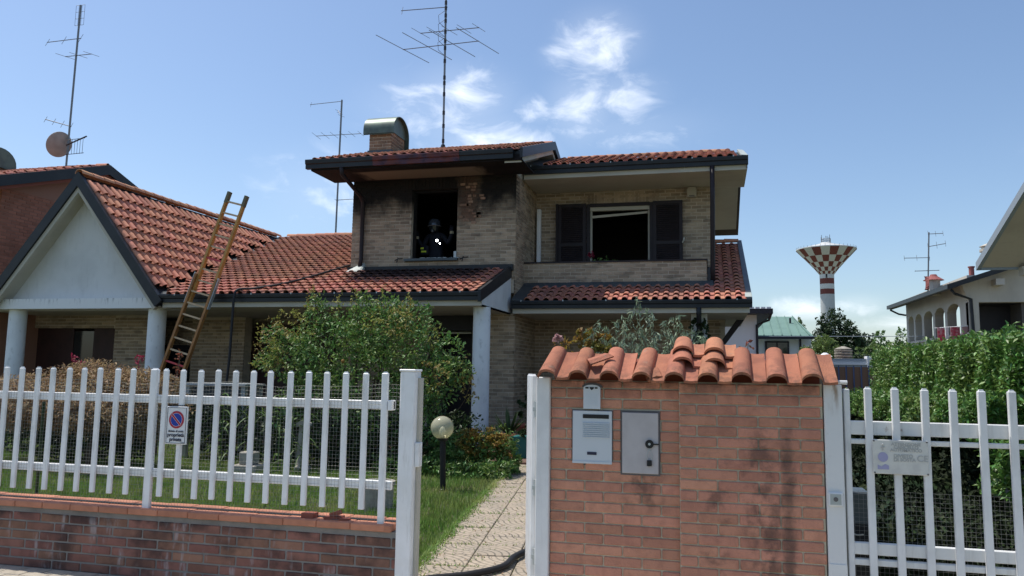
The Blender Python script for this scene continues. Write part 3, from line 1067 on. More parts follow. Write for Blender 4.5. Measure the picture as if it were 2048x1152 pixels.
# doors and shutters under the porch
def shutter_leaf(parent, x0, x1, z0, z1, y, m='shutter', split=0.33, th=0.045, name='shutter', cross=True):
    f = MB()
    s = 0.075
    f.box(x0, x0 + s, y, y + th, z0, z1)
    f.box(x1 - s, x1, y, y + th, z0, z1)
    f.box(x0 + s, x1 - s, y, y + th, z0, z0 + s * 1.2)
    f.box(x0 + s, x1 - s, y, y + th, z1 - s, z1)
    zm = z0 + (z1 - z0) * split
    if cross:
        f.box(x0 + s, x1 - s, y, y + th, zm - s / 2, zm + s / 2)
    f.box(x0 + s, x1 - s, y + th * 0.75, y + th, z0 + s, z1 - s)
    o = f.build(name, m, parent)
    sl = MB()
    c, si = math.cos(0.75), math.sin(0.75)
    sl.hexa([(x0 + s - WL[parent].x, -0.014, -0.02), (x1 - s - WL[parent].x, -0.014, -0.02), (x1 - s - WL[parent].x, 0.014, 0.014), (x0 + s - WL[parent].x, 0.014, 0.014),
             (x0 + s - WL[parent].x, -0.014, -0.012), (x1 - s - WL[parent].x, -0.014, -0.012), (x1 - s - WL[parent].x, 0.014, 0.022), (x0 + s - WL[parent].x, 0.014, 0.022)])
    me = sl.mesh('slat', m)
    z = z0 + s * 1.4
    while z < z1 - s * 1.2:
        if not cross or abs(z - zm) > s * 0.7:
            ob = place('slat', me, o, (WL[parent].x, y + 0.018, z))
        z += 0.047
    return o
for x0, x1 in ((-11.05, -10.35), (-10.35, -9.65), (-9.65, -8.95)):
    b = MB()
    b.box(x0, x1, 17.50, 17.56, 0.1, 2.5)
    for zz in np.arange(0.2, 2.4, 0.09):
        b.box(x0 + 0.06, x1 - 0.06, 17.485, 17.50, zz, zz + 0.06)
    b.build('door', 'door_wood', house)
b = MB(); b.box(-11.13, -11.05, 17.36, 17.56, 0.1, 2.5); b.box(-11.05, -8.95, 17.36, 17.56, 2.502, 2.58)
b.build('door_frame', 'door_wood', house)
b = MB()
b.box(-6.15, -6.05, 16.55, 16.65, 0.1, 2.5); b.box(-5.15, -5.05, 16.55, 16.6, 0.1, 2.5); b.box(-6.05, -5.15, 16.55, 16.65, 2.40, 2.75)
b.build('entrance_frame', 'dark_frame', house)
b = MB(); b.box(-6.05, -5.15, 17.28, 17.32, 0.1, 2.4)
b.build('entrance_door', 'shutter', house)
b = MB(); b.box(-6.02, -5.2, 16.66, 16.70, 2.33, 2.37)
b.build('door_rail', 'cream', house)

# porch floor, ceiling, columns
b = MB(); b.box(-16.9, -4.1, 13.4, 17.6, -0.1, 0.10); b.box(-4.1, 0.2, 13.4, 16.6, -0.1, 0.10); b.box(-4.1, 0.2, 16.6, 18.3, -0.1, 0.10)
b.build('porch_floor', 'floor_tile', house)
b = MB(); b.box(-3.6, -2.2, 12.5, 13.4, -0.1, 0.05)
b.build('step', 'floor_tile', house)
b = MB(); b.box(-11.2, -4.2, 14.10, 17.9, 2.735, 2.76); b.box(-4.1, 0.72, 16.14, 18.3, 2.745, 2.77)
b.box(0.02, 0.72, 18.3, 20.9, 2.745, 2.77)
b.build('porch_ceiling', 'cream', house)
b = MB(); b.lathe([(0.168, 0.0), (0.168, 2.64)], (-4.32, 14.52, 0.1), 28)
b.build('column', 'column', house, smooth=True, auto=40)
b = MB(); b.box(-0.40, -0.08, 16.45, 16.77, 0.1, 2.745)
b.build('square_column', 'column', house)

# -- lower front roof
b = MB()
b.hexa([(-11.5, 14.06, z_low(14.06) - 0.14), (-4.22, 14.06, z_low(14.06) - 0.14), (-4.22, 16.32, z_low(16.32) - 0.14), (-11.5, 16.32, z_low(16.32) - 0.14),
        (-11.5, 14.06, z_low(14.06) - 0.02), (-4.22, 14.06, z_low(14.06) - 0.02), (-4.22, 16.32, z_low(16.32) - 0.02), (-11.5, 16.32, z_low(16.32) - 0.02)])
b.hexa([(-14.0, 16.32, z_low(16.32) - 0.14), (-8.03, 16.32, z_low(16.32) - 0.14), (-8.03, 22.3, z_low(22.3) - 0.14), (-14.0, 22.3, z_low(22.3) - 0.14),
        (-14.0, 16.32, z_low(16.32) - 0.02), (-8.03, 16.32, z_low(16.32) - 0.02), (-8.03, 22.3, z_low(22.3) - 0.02), (-14.0, 22.3, z_low(22.3) - 0.02)])
b.hexa([(-14.0, 22.3, z_low(22.3) - 0.14), (-8.03, 22.3, z_low(22.3) - 0.14), (-8.03, 27, z_low(22.3) - 1.6), (-14.0, 27, z_low(22.3) - 1.6),
        (-14.0, 22.3, z_low(22.3) - 0.02), (-8.03, 22.3, z_low(22.3) - 0.02), (-8.03, 27, z_low(22.3) - 1.5), (-14.0, 27, z_low(22.3) - 1.5)])
roof_f = b.build('front_roof', 'anthracite', house)
TM = tile_mesh(0.21, 0.345, 0.056, 'tile', lift=0.024)
cs = math.cos(math.atan(SL)); sn = math.sin(math.atan(SL))
def gable_x(z): return -11.25 - (z - 2.95) / 1.222
def keep_main(p):
    if p.x < gable_x(p.z) + 0.16: return False
    if p.y > 16.15 and p.x > -8.1: return False
    return p.x < -4.30
k1 = tile_field(roof_f, (-14.0, 14.0, z_low(14.0) - 0.005), (1, 0, 0), (0, cs, sn), 46, 29, TM, keep_main,
                lambda p: p.x > -8.1 or (p.y < 15.35), stuff_parent=house, label='red roof tiles of the upper courses, joined')
ridge_tiles(roof_f, (-13.2, 22.3, z_low(22.3) + 0.03), (-8.2, 22.3, z_low(22.3) + 0.03), 'tile')
# valley gutter
b = MB()
a0, a1 = Vector((-11.2, 14.05, 2.99)), Vector((-13.45, 22.2, 5.66))
b.hexa([a0 + Vector((-0.14, 0, 0.02)), a0 + Vector((0.2, 0, 0.01)), a1 + Vector((0.2, 0, 0.01)), a1 + Vector((-0.14, 0, 0.02)),
        a0 + Vector((-0.14, 0, 0.035)), a0 + Vector((0.2, 0, 0.025)), a1 + Vector((0.2, 0, 0.025)), a1 + Vector((-0.14, 0, 0.035))])
b.build('valley', 'flashing', house)

def gutter(parent, x0, x1, y, zt, m='anthracite', h=0.165, d=0.13, name='gutter', label=None):
    b = MB()
    pf = [(y + d, zt - 0.005), (y + 0.012, zt - 0.005), (y + 0.012, zt), (y, zt), (y - 0.004, zt - 0.02), (y + 0.004, zt - h * 0.45), (y + 0.03, zt - h * 0.55), (y + 0.03, zt - h), (y + d, zt - h)]
    b.prism(pf, 'x', x0, x1)
    return b.build(name, m, parent, label)
gutter(house, -11.25, -4.21, 13.98, 3.0)
b = MB(); b.box(-11.2, -4.2, 14.075, 14.11, 2.735, 2.85)
b.build('fascia', 'cream', house)
# gutter brackets
gb = MB(); gb.box(-0.012, 0.012, -0.008, 0.02, -0.02, 0.012)
gbm = gb.mesh('gutter_bracket', 'zinc')
for x in (-10.85, -9.95, -9.05, -8.15, -7.2, -6.3, -5.4, -4.6):
    place('gutter_bracket', gbm, house, (x, 13.978, 3.0))
for x in (-3.9, -3.0, -2.1, -1.2, -0.35, 0.5):
    place('gutter_bracket', gbm, house, (x, 15.978, 3.0))
    place('gutter_bracket', gbm, house, (x, 16.728, 6.12))
# verge of the lower front roof and its white side panel
b = MB()
b.hexa([(-4.25, 13.98, 2.80), (-4.19, 13.98, 2.80), (-4.19, 16.3, z_low(16.3) - 0.19), (-4.25, 16.3, z_low(16.3) - 0.19),
        (-4.25, 13.98, 3.03), (-4.19, 13.98, 3.03), (-4.19, 16.3, z_low(16.3) + 0.07), (-4.25, 16.3, z_low(16.3) + 0.07)])
b.build('verge', 'anthracite', house)
b = MB()
b.prism([(14.1, 2.735), (16.28, 2.735), (16.28, z_low(16.28) - 0.15), (14.1, 2.83)], 'x', -4.26, -4.2)
b.build('side_panel', 'plaster', house)
b = MB(); b.box(-8.05, -4.15, 16.2, 16.292, 3.68, 3.82)
b.build('wall_flashing', 'anthracite', house)

# -- lower right roof
b = MB()
def slab(x0, x1, y0, y1, zf, t0=0.14, t1=0.02):
    b.hexa([(x0, y0, zf(y0) - t0), (x1, y0, zf(y0) - t0), (x1, y1, zf(y1) - t0), (x0, y1, zf(y1) - t0),
            (x0, y0, zf(y0) - t1), (x1, y0, zf(y0) - t1), (x1, y1, zf(y1) - t1), (x0, y1, zf(y1) - t1)])
slab(-4.1, 0.76, 16.06, 17.12, z_rt)
slab(-0.07, 0.76, 17.12, 18.6, z_rt)
slab(0.03, 0.76, 18.6, 20.9, z_rt)
roof_r = b.build('side_roof', 'anthracite', house)
cs2 = math.cos(math.atan(0.40)); sn2 = math.sin(math.atan(0.40))
TM2 = tile_mesh(0.205, 0.325, 0.058, 'tile', lift=0.024)
def keep_r(p):
    if p.x > 0.66 or p.x < -3.82: return False
    if p.y < 16.93: return True
    return p.x > (0.05 if p.y > 17.0 else -0.2) and p.y < 20.8
k2 = tile_field(roof_r, (-3.83, 16.0, z_rt(16.0) - 0.005), (1, 0, 0), (0, cs2, sn2), 22, 20, TM2, keep_r,
                lambda p: p.y < 17.8, w=0.205, ex=0.28, stuff_parent=house, label='dark red tiles of the side roof, joined')
ridge_tiles(roof_r, (0.02, 20.85, z_rt(20.85) + 0.02), (0.45, 20.85, z_rt(20.85) + 0.02), 'tile')
gutter(house, -4.12, 0.79, 15.98, 3.0)
b = MB(); b.box(-4.1, 0.74, 16.075, 16.11, 2.735, 2.85)
b.build('fascia', 'cream', house)
b = MB()
b.hexa([(0.68, 16.0, z_rt(16) - 0.02), (0.79, 16.0, z_rt(16) - 0.02), (0.79, 20.95, z_rt(20.95) - 0.02), (0.68, 20.95, z_rt(20.95) - 0.02),
        (0.68, 16.0, z_rt(16) + 0.05), (0.79, 16.0, z_rt(16) + 0.05), (0.79, 20.95, z_rt(20.95) + 0.05), (0.68, 20.95, z_rt(20.95) + 0.05)])
b.build('verge', 'flashing', house)
b = MB(); b.hexa([(0.655, 16.02, z_rt(16.02) + 0.055), (0.785, 16.02, z_rt(16.02) + 0.055), (0.785, 16.3, z_rt(16.3) + 0.055), (0.66, 16.3, z_rt(16.3) + 0.055),
        (0.655, 16.02, z_rt(16.02) + 0.062), (0.785, 16.02, z_rt(16.02) + 0.062), (0.785, 16.3, z_rt(16.3) + 0.062), (0.66, 16.3, z_rt(16.3) + 0.062)])
b.build('verge_cap', 'pale_flashing', house)
# flashing at foot of parapet and against the block
b = MB()
b.hexa([(-4.1, 16.93, z_rt(16.93) + 0.03), (0.05, 16.93, z_rt(16.93) + 0.03), (0.05, 17.075, z_rt(17.07) + 0.03), (-4.1, 17.075, z_rt(17.07) + 0.03),
        (-4.1, 16.93, z_rt(16.93) + 0.045), (0.05, 16.93, z_rt(16.93) + 0.045), (0.05, 17.075, z_rt(17.07) + 0.10), (-4.1, 17.075, z_rt(17.07) + 0.10)])
b.hexa([(-4.11, 16.0, z_rt(16.0) + 0.03), (-3.84, 16.0, z_rt(16.0) + 0.02), (-3.84, 17.0, z_rt(17.0) + 0.02), (-4.11, 17.0, z_rt(17.0) + 0.03),
        (-4.11, 16.0, z_rt(16.0) + 0.06), (-3.84, 16.0, z_rt(16.0) + 0.035), (-3.84, 17.0, z_rt(17.0) + 0.035), (-4.11, 17.0, z_rt(17.0) + 0.06)])
b.hexa([(-0.07, 17.0, z_rt(17.0) + 0.04), (0.08, 17.0, z_rt(17.0) + 0.03), (0.08, 18.35, z_rt(18.35) + 0.03), (-0.07, 18.35, z_rt(18.35) + 0.04),
        (-0.07, 17.0, z_rt(17.0) + 0.06), (0.08, 17.0, z_rt(17.0) + 0.045), (0.08, 18.35, z_rt(18.35) + 0.045), (-0.07, 18.35, z_rt(18.35) + 0.06)])
b.build('roof_flashing', 'flashing', house)

# -- upper burnt block
WX0, WX1, WZ0, WZ1 = -6.56, -5.465, 3.975, 5.573
b = MB()
b.box(-8.01, WX0, 16.3, 16.58, 3.2, 5.84)
b.box(WX1, -4.12, 16.3, 16.58, 3.2, 5.84)
b.box(WX0, WX1, 16.3, 16.58, 3.2, WZ0)
b.box(WX0, WX1, 16.3, 16.58, WZ1, 5.84)
b.box(-4.4, -4.12, 16.58, 21.2, 3.2, 5.84)
b.box(-8.01, -7.73, 16.58, 21.2, 3.2, 5.84)
b.box(-7.73, -4.4, 20.9, 21.2, 3.2, 5.84)
b.build('upper_wall', 'house_mortar', house)
brickwork(house, (-8.01, 16.3, 3.5), (1, 0, 0), (0, -1, 0), 3.89, 2.33, 'house_brick', holes=((1.45, 2.545, 0.475, 2.073), (1.3, 2.75, 2.073, 2.33)), soldier=(1.3, 2.75, 2.076, 2.325))
brickwork(house, (-4.12, 16.3, 3.1), (0, 1, 0), (1, 0, 0), 2.0, 2.74, 'house_brick')
b = MB()                                              # bricks spalled by the heat beside the window
for k in range(26):
    x = random.gauss(-5.18, 0.16); z = 4.75 + 0.067 * random.randint(0, 13) + 0.005
    if x > -5.42:
        b.box(x - 0.05, x + 0.06, 16.278, 16.3, z, z + 0.05)
b.build('spalled_bricks', 'spalled', house, kind='stuff')
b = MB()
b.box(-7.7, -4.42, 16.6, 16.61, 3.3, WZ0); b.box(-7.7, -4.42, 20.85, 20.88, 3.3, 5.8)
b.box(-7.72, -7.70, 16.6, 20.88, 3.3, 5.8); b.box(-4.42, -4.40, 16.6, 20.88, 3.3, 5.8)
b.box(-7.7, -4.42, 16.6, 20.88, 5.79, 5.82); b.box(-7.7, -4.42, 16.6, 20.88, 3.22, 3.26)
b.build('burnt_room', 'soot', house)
b = MB()
b.box(WX0 - 0.002, WX0 + 0.035, 16.42, 16.56, WZ0, WZ1); b.box(WX1 - 0.035, WX1 + 0.002, 16.42, 16.56, WZ0, WZ1)
b.box(WX0 + 0.035, WX1 - 0.035, 16.42, 16.56, WZ1 - 0.04, WZ1 + 0.002)
b.build('burnt_window_frame', 'soot', house)
b = MB(); b.cbox(-6.68, -5.42, 16.2, 16.56, 3.93, 3.99, 0.006)
b.build('window_sill', 'flashing', house)
b = MB()
for k in range(26):
    x = random.uniform(-6.5, -5.5); w_ = random.uniform(0.02, 0.12)
    b.box(x, x + w_, 16.25, 16.3 + random.uniform(0, .1), 3.99, 3.99 + random.uniform(0.004, 0.02))
b.box(-5.52, -5.46, 16.26, 16.32, 3.99, 4.14)
b.build('sill_debris', 'zinc', house, kind='stuff')
b = MB()
for x0 in (-6.82, -5.28):
    b.tube([(x0 - 0.09, 16.26, 3.96), (x0, 16.22, 3.99), (x0 + 0.1, 16.24, 4.0)], 0.012, 5)
    b.tube([(x0, 16.22, 4.02), (x0 - 0.03, 16.22, 3.90)], 0.011, 5)
b.build('shutter_hook', 'black_metal', house)

# upper left roof
def z_ul(y): return 6.03 + 0.33 * (y - 15.15)
YR = 18.45
b = MB()
b.hexa([(-8.5, 15.22, z_ul(15.22) - 0.14), (-3.72, 15.22, z_ul(15.22) - 0.14), (-3.72, YR, z_ul(YR) - 0.14), (-8.5, YR, z_ul(YR) - 0.14),
        (-8.5, 15.22, z_ul(15.22) - 0.02), (-3.72, 15.22, z_ul(15.22) - 0.02), (-3.72, YR, z_ul(YR) - 0.02), (-8.5, YR, z_ul(YR) - 0.02)])
b.hexa([(-8.5, YR, z_ul(YR) - 0.14), (-3.72, YR, z_ul(YR) - 0.14), (-3.72, 21.9, 6.0 - 0.14), (-8.5, 21.9, 6.0 - 0.14),
        (-8.5, YR, z_ul(YR) - 0.02), (-3.72, YR, z_ul(YR) - 0.02), (-3.72, 21.9, 6.0 - 0.02), (-8.5, 21.9, 6.0 - 0.02)])
roof_u = b.build('upper_roof', 'anthracite', house)
cu3 = math.cos(math.atan(0.33)); su3 = math.sin(math.atan(0.33))
tile_field(roof_u, (-8.46, 15.14, z_ul(15.14) - 0.005), (1, 0, 0), (0, cu3, su3), 22, 12, TM, lambda p: p.x < -3.8 and not (-8.2 < p.x < -7.2 and 17.0 < p.y < 18.2),
           lambda p: p.y < 15.45, stuff_parent=house, label='red tiles of the upper roof, joined')
ridge_tiles(roof_u, (-8.4, YR, z_ul(YR) + 0.0), (-3.95, YR, z_ul(YR) + 0.0), 'tile', r=0.085)
gutter(house, -8.6, -7.0, 15.07, 6.06, h=0.20)
gutter(house, -7.0, -5.05, 15.06, 6.055, m='burnt_metal', h=0.20, label='gutter stretch stained purple and brown by fire')
gutter(house, -5.05, -3.9, 15.07, 6.06, h=0.20)
b = MB(); b.box(-8.5, -3.72, 15.2, 16.3, 5.825, 5.845); b.box(-8.5, -3.72, 15.17, 15.2, 5.825, 5.95)
b.build('soffit', 'soot_soffit', house)
b = MB()                                              # flashing verge on the right gable
for (y0, y1, za, zb) in ((15.05, YR, z_ul(15.05), z_ul(YR)), (YR, 21.9, z_ul(YR), 6.0)):
    b.hexa([(-3.74, y0, za - 0.15), (-3.68, y0, za - 0.15), (-3.68, y1, zb - 0.15), (-3.74, y1, zb - 0.15),
            (-3.74, y0, za + 0.06), (-3.68, y0, za + 0.06), (-3.68, y1, zb + 0.06), (-3.74, y1, zb + 0.06)])
b.build('verge', 'anthracite', house)
b = MB()
for (y0, y1, za, zb) in ((15.2, YR, z_ul(15.2), z_ul(YR)), (YR, 21.8, z_ul(YR), 6.0)):
    b.hexa([(-4.1, y0, za - 0.26), (-3.75, y0, za - 0.26), (-3.75, y1, zb - 0.26), (-4.1, y1, zb - 0.26),
            (-4.1, y0, za - 0.15), (-3.75, y0, za - 0.15), (-3.75, y1, zb - 0.15), (-4.1, y1, zb - 0.15)])
b.build('verge_soffit', 'cream', house)
b = MB()                                              # gable wall over the flank
b.prism([(16.3, 5.84), (20.9, 5.84), (20.9, 6.0), (YR, z_ul(YR) - 0.2), (16.3, z_ul(16.3) - 0.2)], 'x', -4.35, -4.12)
b.build('gable_wall', 'cream', house)
# chimney on the upper roof
ch = MB()
ch.box(-8.13, -7.50, 17.2, 18.1, 6.6, 6.84)
chim = ch.build('chimney', 'flashing', house)
chb = MB()
chb.box(-8.10, -7.53, 17.24, 18.06, 6.84, 7.32)
chb.build('chimney_shaft', 'house_mortar', chim)
brickwork(chim, (-8.1, 17.24, 6.85), (1, 0, 0), (0, -1, 0), 0.57, 0.46, 'chimney_brick', name='shaft_bricks')
brickwork(chim, (-7.53, 17.24, 6.85), (0, 1, 0), (1, 0, 0), 0.82, 0.46, 'chimney_brick', name='shaft_bricks')
hd = MB()
pts_o, pts_i = [], []
for i in range(17):
    a = math.pi * i / 16
    pts_o.append((17.62 - 0.50 * math.cos(a), 7.36 + 0.40 * math.sin(a)))
pts_o = [(17.12, 7.24)] + pts_o + [(18.12, 7.08)]
pts_i = [(y + (17.62 - y) * 0.05, z - 0.02) for y, z in pts_o]
for xa, xb in ((-8.22, -7.42),):
    vv = [(xa, y, z) for y, z in pts_o] + [(xb, y, z) for y, z in pts_o] + [(xa, y, z) for y, z in pts_i] + [(xb, y, z) for y, z in pts_i]
    k = len(pts_o)
    ff = []
    for i in range(k - 1):
        ff += [(i, i + 1, k + i + 1, k + i), (2 * k + i, 3 * k + i, 3 * k + i + 1, 2 * k + i + 1), (i, 2 * k + i, 2 * k + i + 1, i + 1), (k + i, k + i + 1, 3 * k + i + 1, 3 * k + i)]
    hd.add(vv, ff)
hd.prism([(17.16, 7.3)] + [(y, z - 0.02) for y, z in pts_i[1:-1]] + [(18.06, 7.3)], 'x', -7.56, -7.50)
hd.build('hood', 'green_metal', chim, smooth=True, auto=30)

# downpipe of the upper left gutter
b = MB(); b.tube([(-7.75, 15.13, 5.87), (-7.75, 15.17, 5.72), (-7.72, 16.1, 5.42), (-7.72, 16.21, 5.3), (-7.72, 16.21, 4.0), (-7.72, 16.16, 3.82)], 0.048, 10)
b.build('downpipe', 'shutter', house, smooth=True)
b = MB(); b.hexa([(-7.98, 16.0, z_low(16) + 0.06), (-7.6, 16.0, z_low(16) + 0.06), (-7.62, 16.29, 3.80), (-7.95, 16.29, 3.80),
                  (-7.9, 16.05, z_low(16) + 0.12), (-7.66, 16.05, z_low(16) + 0.13), (-7.66, 16.29, 3.93), (-7.76, 16.29, 3.90)])
b.build('pipe_flashing', 'pale_flashing', house)

# -- balcony
b = MB()
b.box(-4.12, -0.085, 17.08, 17.24, 3.3, 3.94)
b.box(-0.235, -0.085, 17.24, 18.3, 3.3, 3.94)
b.box(-4.12, -0.085, 17.24, 18.3, 3.1, 3.3)
b.build('balcony_parapet', 'house_mortar', house)
brickwork(house, (-4.1, 17.08, 3.42), (1, 0, 0), (0, -1, 0), 4.015, 0.52, 'house_brick')
brickwork(house, (-0.085, 17.08, 3.42), (0, 1, 0), (1, 0, 0), 1.2, 0.52, 'house_brick')
b = MB(); b.box(-4.11, -0.06, 17.05, 17.27, 3.94, 3.975); b.box(-0.26, -0.06, 17.27, 18.29, 3.94, 3.975)
b.build('parapet_coping', 'shutter', house)
BX0, BX1 = -2.815, -1.343
b = MB()
b.box(-4.12, BX0, 18.3, 18.6, 3.3, 5.84); b.box(BX1, 0.02, 18.3, 18.6, 3.3, 5.84); b.box(BX0, BX1, 18.3, 18.6, 5.50, 5.84)
b.box(-0.28, 0.02, 18.6, 22.0, 3.3, 5.84)
b.build('balcony_wall', 'house_mortar', house)
brickwork(house, (-4.1, 18.3, 3.31), (1, 0, 0), (0, -1, 0), 4.12, 2.53, 'house_brick', holes=((1.285, 2.757, 0.0, 2.19),), soldier=(1.1, 2.95, 2.2, 2.44))
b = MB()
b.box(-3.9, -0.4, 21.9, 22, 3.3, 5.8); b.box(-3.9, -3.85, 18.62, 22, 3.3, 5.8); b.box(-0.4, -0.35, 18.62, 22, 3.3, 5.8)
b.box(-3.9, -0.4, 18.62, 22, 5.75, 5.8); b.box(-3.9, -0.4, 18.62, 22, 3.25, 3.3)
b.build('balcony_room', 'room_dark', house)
b = MB()
b.box(BX0 - 0.05, BX0 + 0.03, 18.24, 18.5, 3.3, 5.52); b.box(BX1 - 0.03, BX1 + 0.05, 18.24, 18.5, 3.3, 5.52); b.box(BX0 + 0.03, BX1 - 0.03, 18.24, 18.5, 5.45, 5.53)
b.build('balcony_window_frame', 'shutter', house)
b = MB()
b.box(BX0 + 0.03, BX0 + 0.075, 18.33, 18.38, 3.3, 5.42); b.box(BX1 - 0.075, BX1 - 0.03, 18.33, 18.38, 3.3, 5.42)
b.box(BX0 + 0.03, BX1 - 0.03, 18.29, 18.40, 5.36, 5.45)
b.build('sash_frame', 'cream', house)
b = MB(); b.hexa([(BX0 + 0.08, 18.32, 5.19), (BX1 - 0.08, 18.32, 5.27), (BX1 - 0.08, 18.34, 5.27), (BX0 + 0.08, 18.34, 5.19),
                  (BX0 + 0.08, 18.32, 5.25), (BX1 - 0.08, 18.32, 5.32), (BX1 - 0.08, 18.34, 5.32), (BX0 + 0.08, 18.34, 5.25)])
b.build('roller_blind_edge', 'cream', house)
shutter_leaf(house, -3.54, -2.87, 3.33, 5.53, 18.18, split=0.55)
shutter_leaf(house, -1.29, -0.615, 3.33, 5.53, 18.2, split=0.55)
b = MB(); b.box(-3.60, -3.545, 18.16, 18.28, 3.33, 5.54)
b.build('shutter_edge', 'shutter', house)
b = MB(); b.tube([(-0.62, 18.16, 4.52), (-0.59, 18.13, 4.58), (-0.58, 18.15, 4.63)], 0.018, 6)
b.build('shutter_catch', 'cream', house)
b = MB(); b.cbox(-4.055, -3.965, 18.12, 18.24, 3.33, 5.42, 0.006)
b.build('awning_rail', 'white_metal', house)
b = MB()
b.prism([(-0.50, 5.59), (-0.30, 5.59), (-0.29, 5.76), (-0.32, 5.82), (-0.48, 5.82), (-0.51, 5.76)], 'y', 18.16, 18.29)
al = b.build('alarm_box', 'alarm', house)
b = MB(); b.box(-0.46, -0.34, 18.155, 18.165, 5.60, 5.625)
b.build('alarm_slot', 'panel_edge', al)

# upper right roof
def z_ur(y): return 6.09 + 0.33 * (y - 16.75)
YQ = 19.2
b = MB()
b.hexa([(-4.1, 16.80, z_ur(16.8) - 0.14), (0.78, 16.80, z_ur(16.8) - 0.14), (0.78, YQ, z_ur(YQ) - 0.14), (-4.1, YQ, z_ur(YQ) - 0.14),
        (-4.1, 16.80, z_ur(16.8) - 0.02), (0.78, 16.80, z_ur(16.8) - 0.02), (0.78, YQ, z_ur(YQ) - 0.02), (-4.1, YQ, z_ur(YQ) - 0.02)])
b.hexa([(-4.1, YQ, z_ur(YQ) - 0.14), (0.78, YQ, z_ur(YQ) - 0.14), (0.78, 23.0, z_ur(YQ) - 1.40), (-4.1, 23.0, z_ur(YQ) - 1.40),
        (-4.1, YQ, z_ur(YQ) - 0.02), (0.78, YQ, z_ur(YQ) - 0.02), (0.78, 23.0, z_ur(YQ) - 1.28), (-4.1, 23.0, z_ur(YQ) - 1.28)])
roof_q = b.build('balcony_roof', 'anthracite', house)
tile_field(roof_q, (-3.62, 16.74, z_ur(16.74) - 0.005), (1, 0, 0), (0, cu3, su3), 20, 9, TM, lambda p: p.x < 0.68,
           lambda p: p.y < 17.3, stuff_parent=house, label='red tiles of the balcony roof, joined')
ridge_tiles(roof_q, (-3.5, YQ, z_ur(YQ) + 0.0), (0.45, YQ, z_ur(YQ) + 0.0), 'tile', r=0.085)
b = MB()
b.hexa([(0.66, 16.76, z_ur(16.76) + 0.0), (0.80, 16.76, z_ur(16.76) + 0.0), (0.80, YQ, z_ur(YQ) + 0.0), (0.66, YQ, z_ur(YQ) + 0.0),
        (0.66, 16.76, z_ur(16.76) + 0.05), (0.80, 16.76, z_ur(16.76) + 0.03), (0.80, YQ, z_ur(YQ) + 0.03), (0.66, YQ, z_ur(YQ) + 0.06)])
b.build('verge_cap', 'pale_flashing', house)
gutter(house, -4.06, 0.80, 16.73, 6.12, h=0.185)
b = MB(); b.box(-4.08, 0.78, 16.83, 16.87, 5.835, 5.96)
b.build('fascia', 'cream', house)
b = MB(); b.box(-4.1, 0.78, 16.87, 18.46, 5.835, 5.865)
b.hexa([(0.03, 18.46, 5.86), (0.68, 18.46, 5.86), (0.68, YQ, 6.15), (0.03, YQ, 6.15), (0.03, 18.46, 5.90), (0.68, 18.46, 5.90), (0.68, YQ, 6.2), (0.03, YQ, 6.2)])
b.hexa([(0.03, YQ, 6.15), (0.68, YQ, 6.15), (0.68, 21.6, 5.42), (0.03, 21.6, 5.42), (0.03, YQ, 6.2), (0.68, YQ, 6.2), (0.68, 21.6, 5.47), (0.03, 21.6, 5.47)])
b.build('soffit', 'cream', house)
b = MB()
b.prism([(16.80, 5.86), (18.46, 5.86), (18.46, z_ur(18.46) - 0.02), (16.80, z_ur(16.8) - 0.02)], 'x', 0.765, 0.785)
b.build('verge', 'flashing', house)
# stepped flashing between the two upper roofs
b = MB()
b.hexa([(-4.10, 16.78, z_ur(16.78) + 0.01), (-3.66, 16.78, z_ur(16.78) + 0.01), (-3.66, YQ, z_ur(YQ) + 0.01), (-4.10, YQ, z_ur(YQ) + 0.01),
        (-4.10, 16.78, z_ur(16.78) + 0.10), (-3.66, 16.78, z_ur(16.78) + 0.03), (-3.66, YQ, z_ur(YQ) + 0.03), (-4.10, YQ, z_ur(YQ) + 0.1)])
b.build('roof_flashing', 'flashing', house)
b = MB(); b.tube([(0.06, 16.80, 5.95), (0.06, 16.80, 5.2), (0.045, 17.15, 3.75), (0.045, 17.2, 3.45)], 0.05, 10)
b.build('downpipe', 'shutter', house, smooth=True)
b = MB(); b.tube([(-0.24, 16.05, 2.86), (-0.24, 16.1, 2.66), (-0.24, 16.38, 2.5), (-0.24, 16.38, 0.1)], 0.05, 10)
b.build('downpipe', 'anthracite', house, smooth=True)
b = MB(); b.hexa([(0.05, 17.9, 2.02), (0.13, 17.9, 1.95), (0.13, 18.0, 1.95), (0.05, 18.0, 2.02), (0.54, 17.9, 2.72), (0.70, 17.9, 2.72), (0.70, 18.0, 2.72), (0.54, 18.0, 2.72)])
b.build('brace', 'shutter', house)
b = MB(); b.tube([(-8.12, 22.0, 5.3), (-8.12, 22.0, 5.95)], 0.09, 12)
b.build('roof_vent', 'zinc', house)

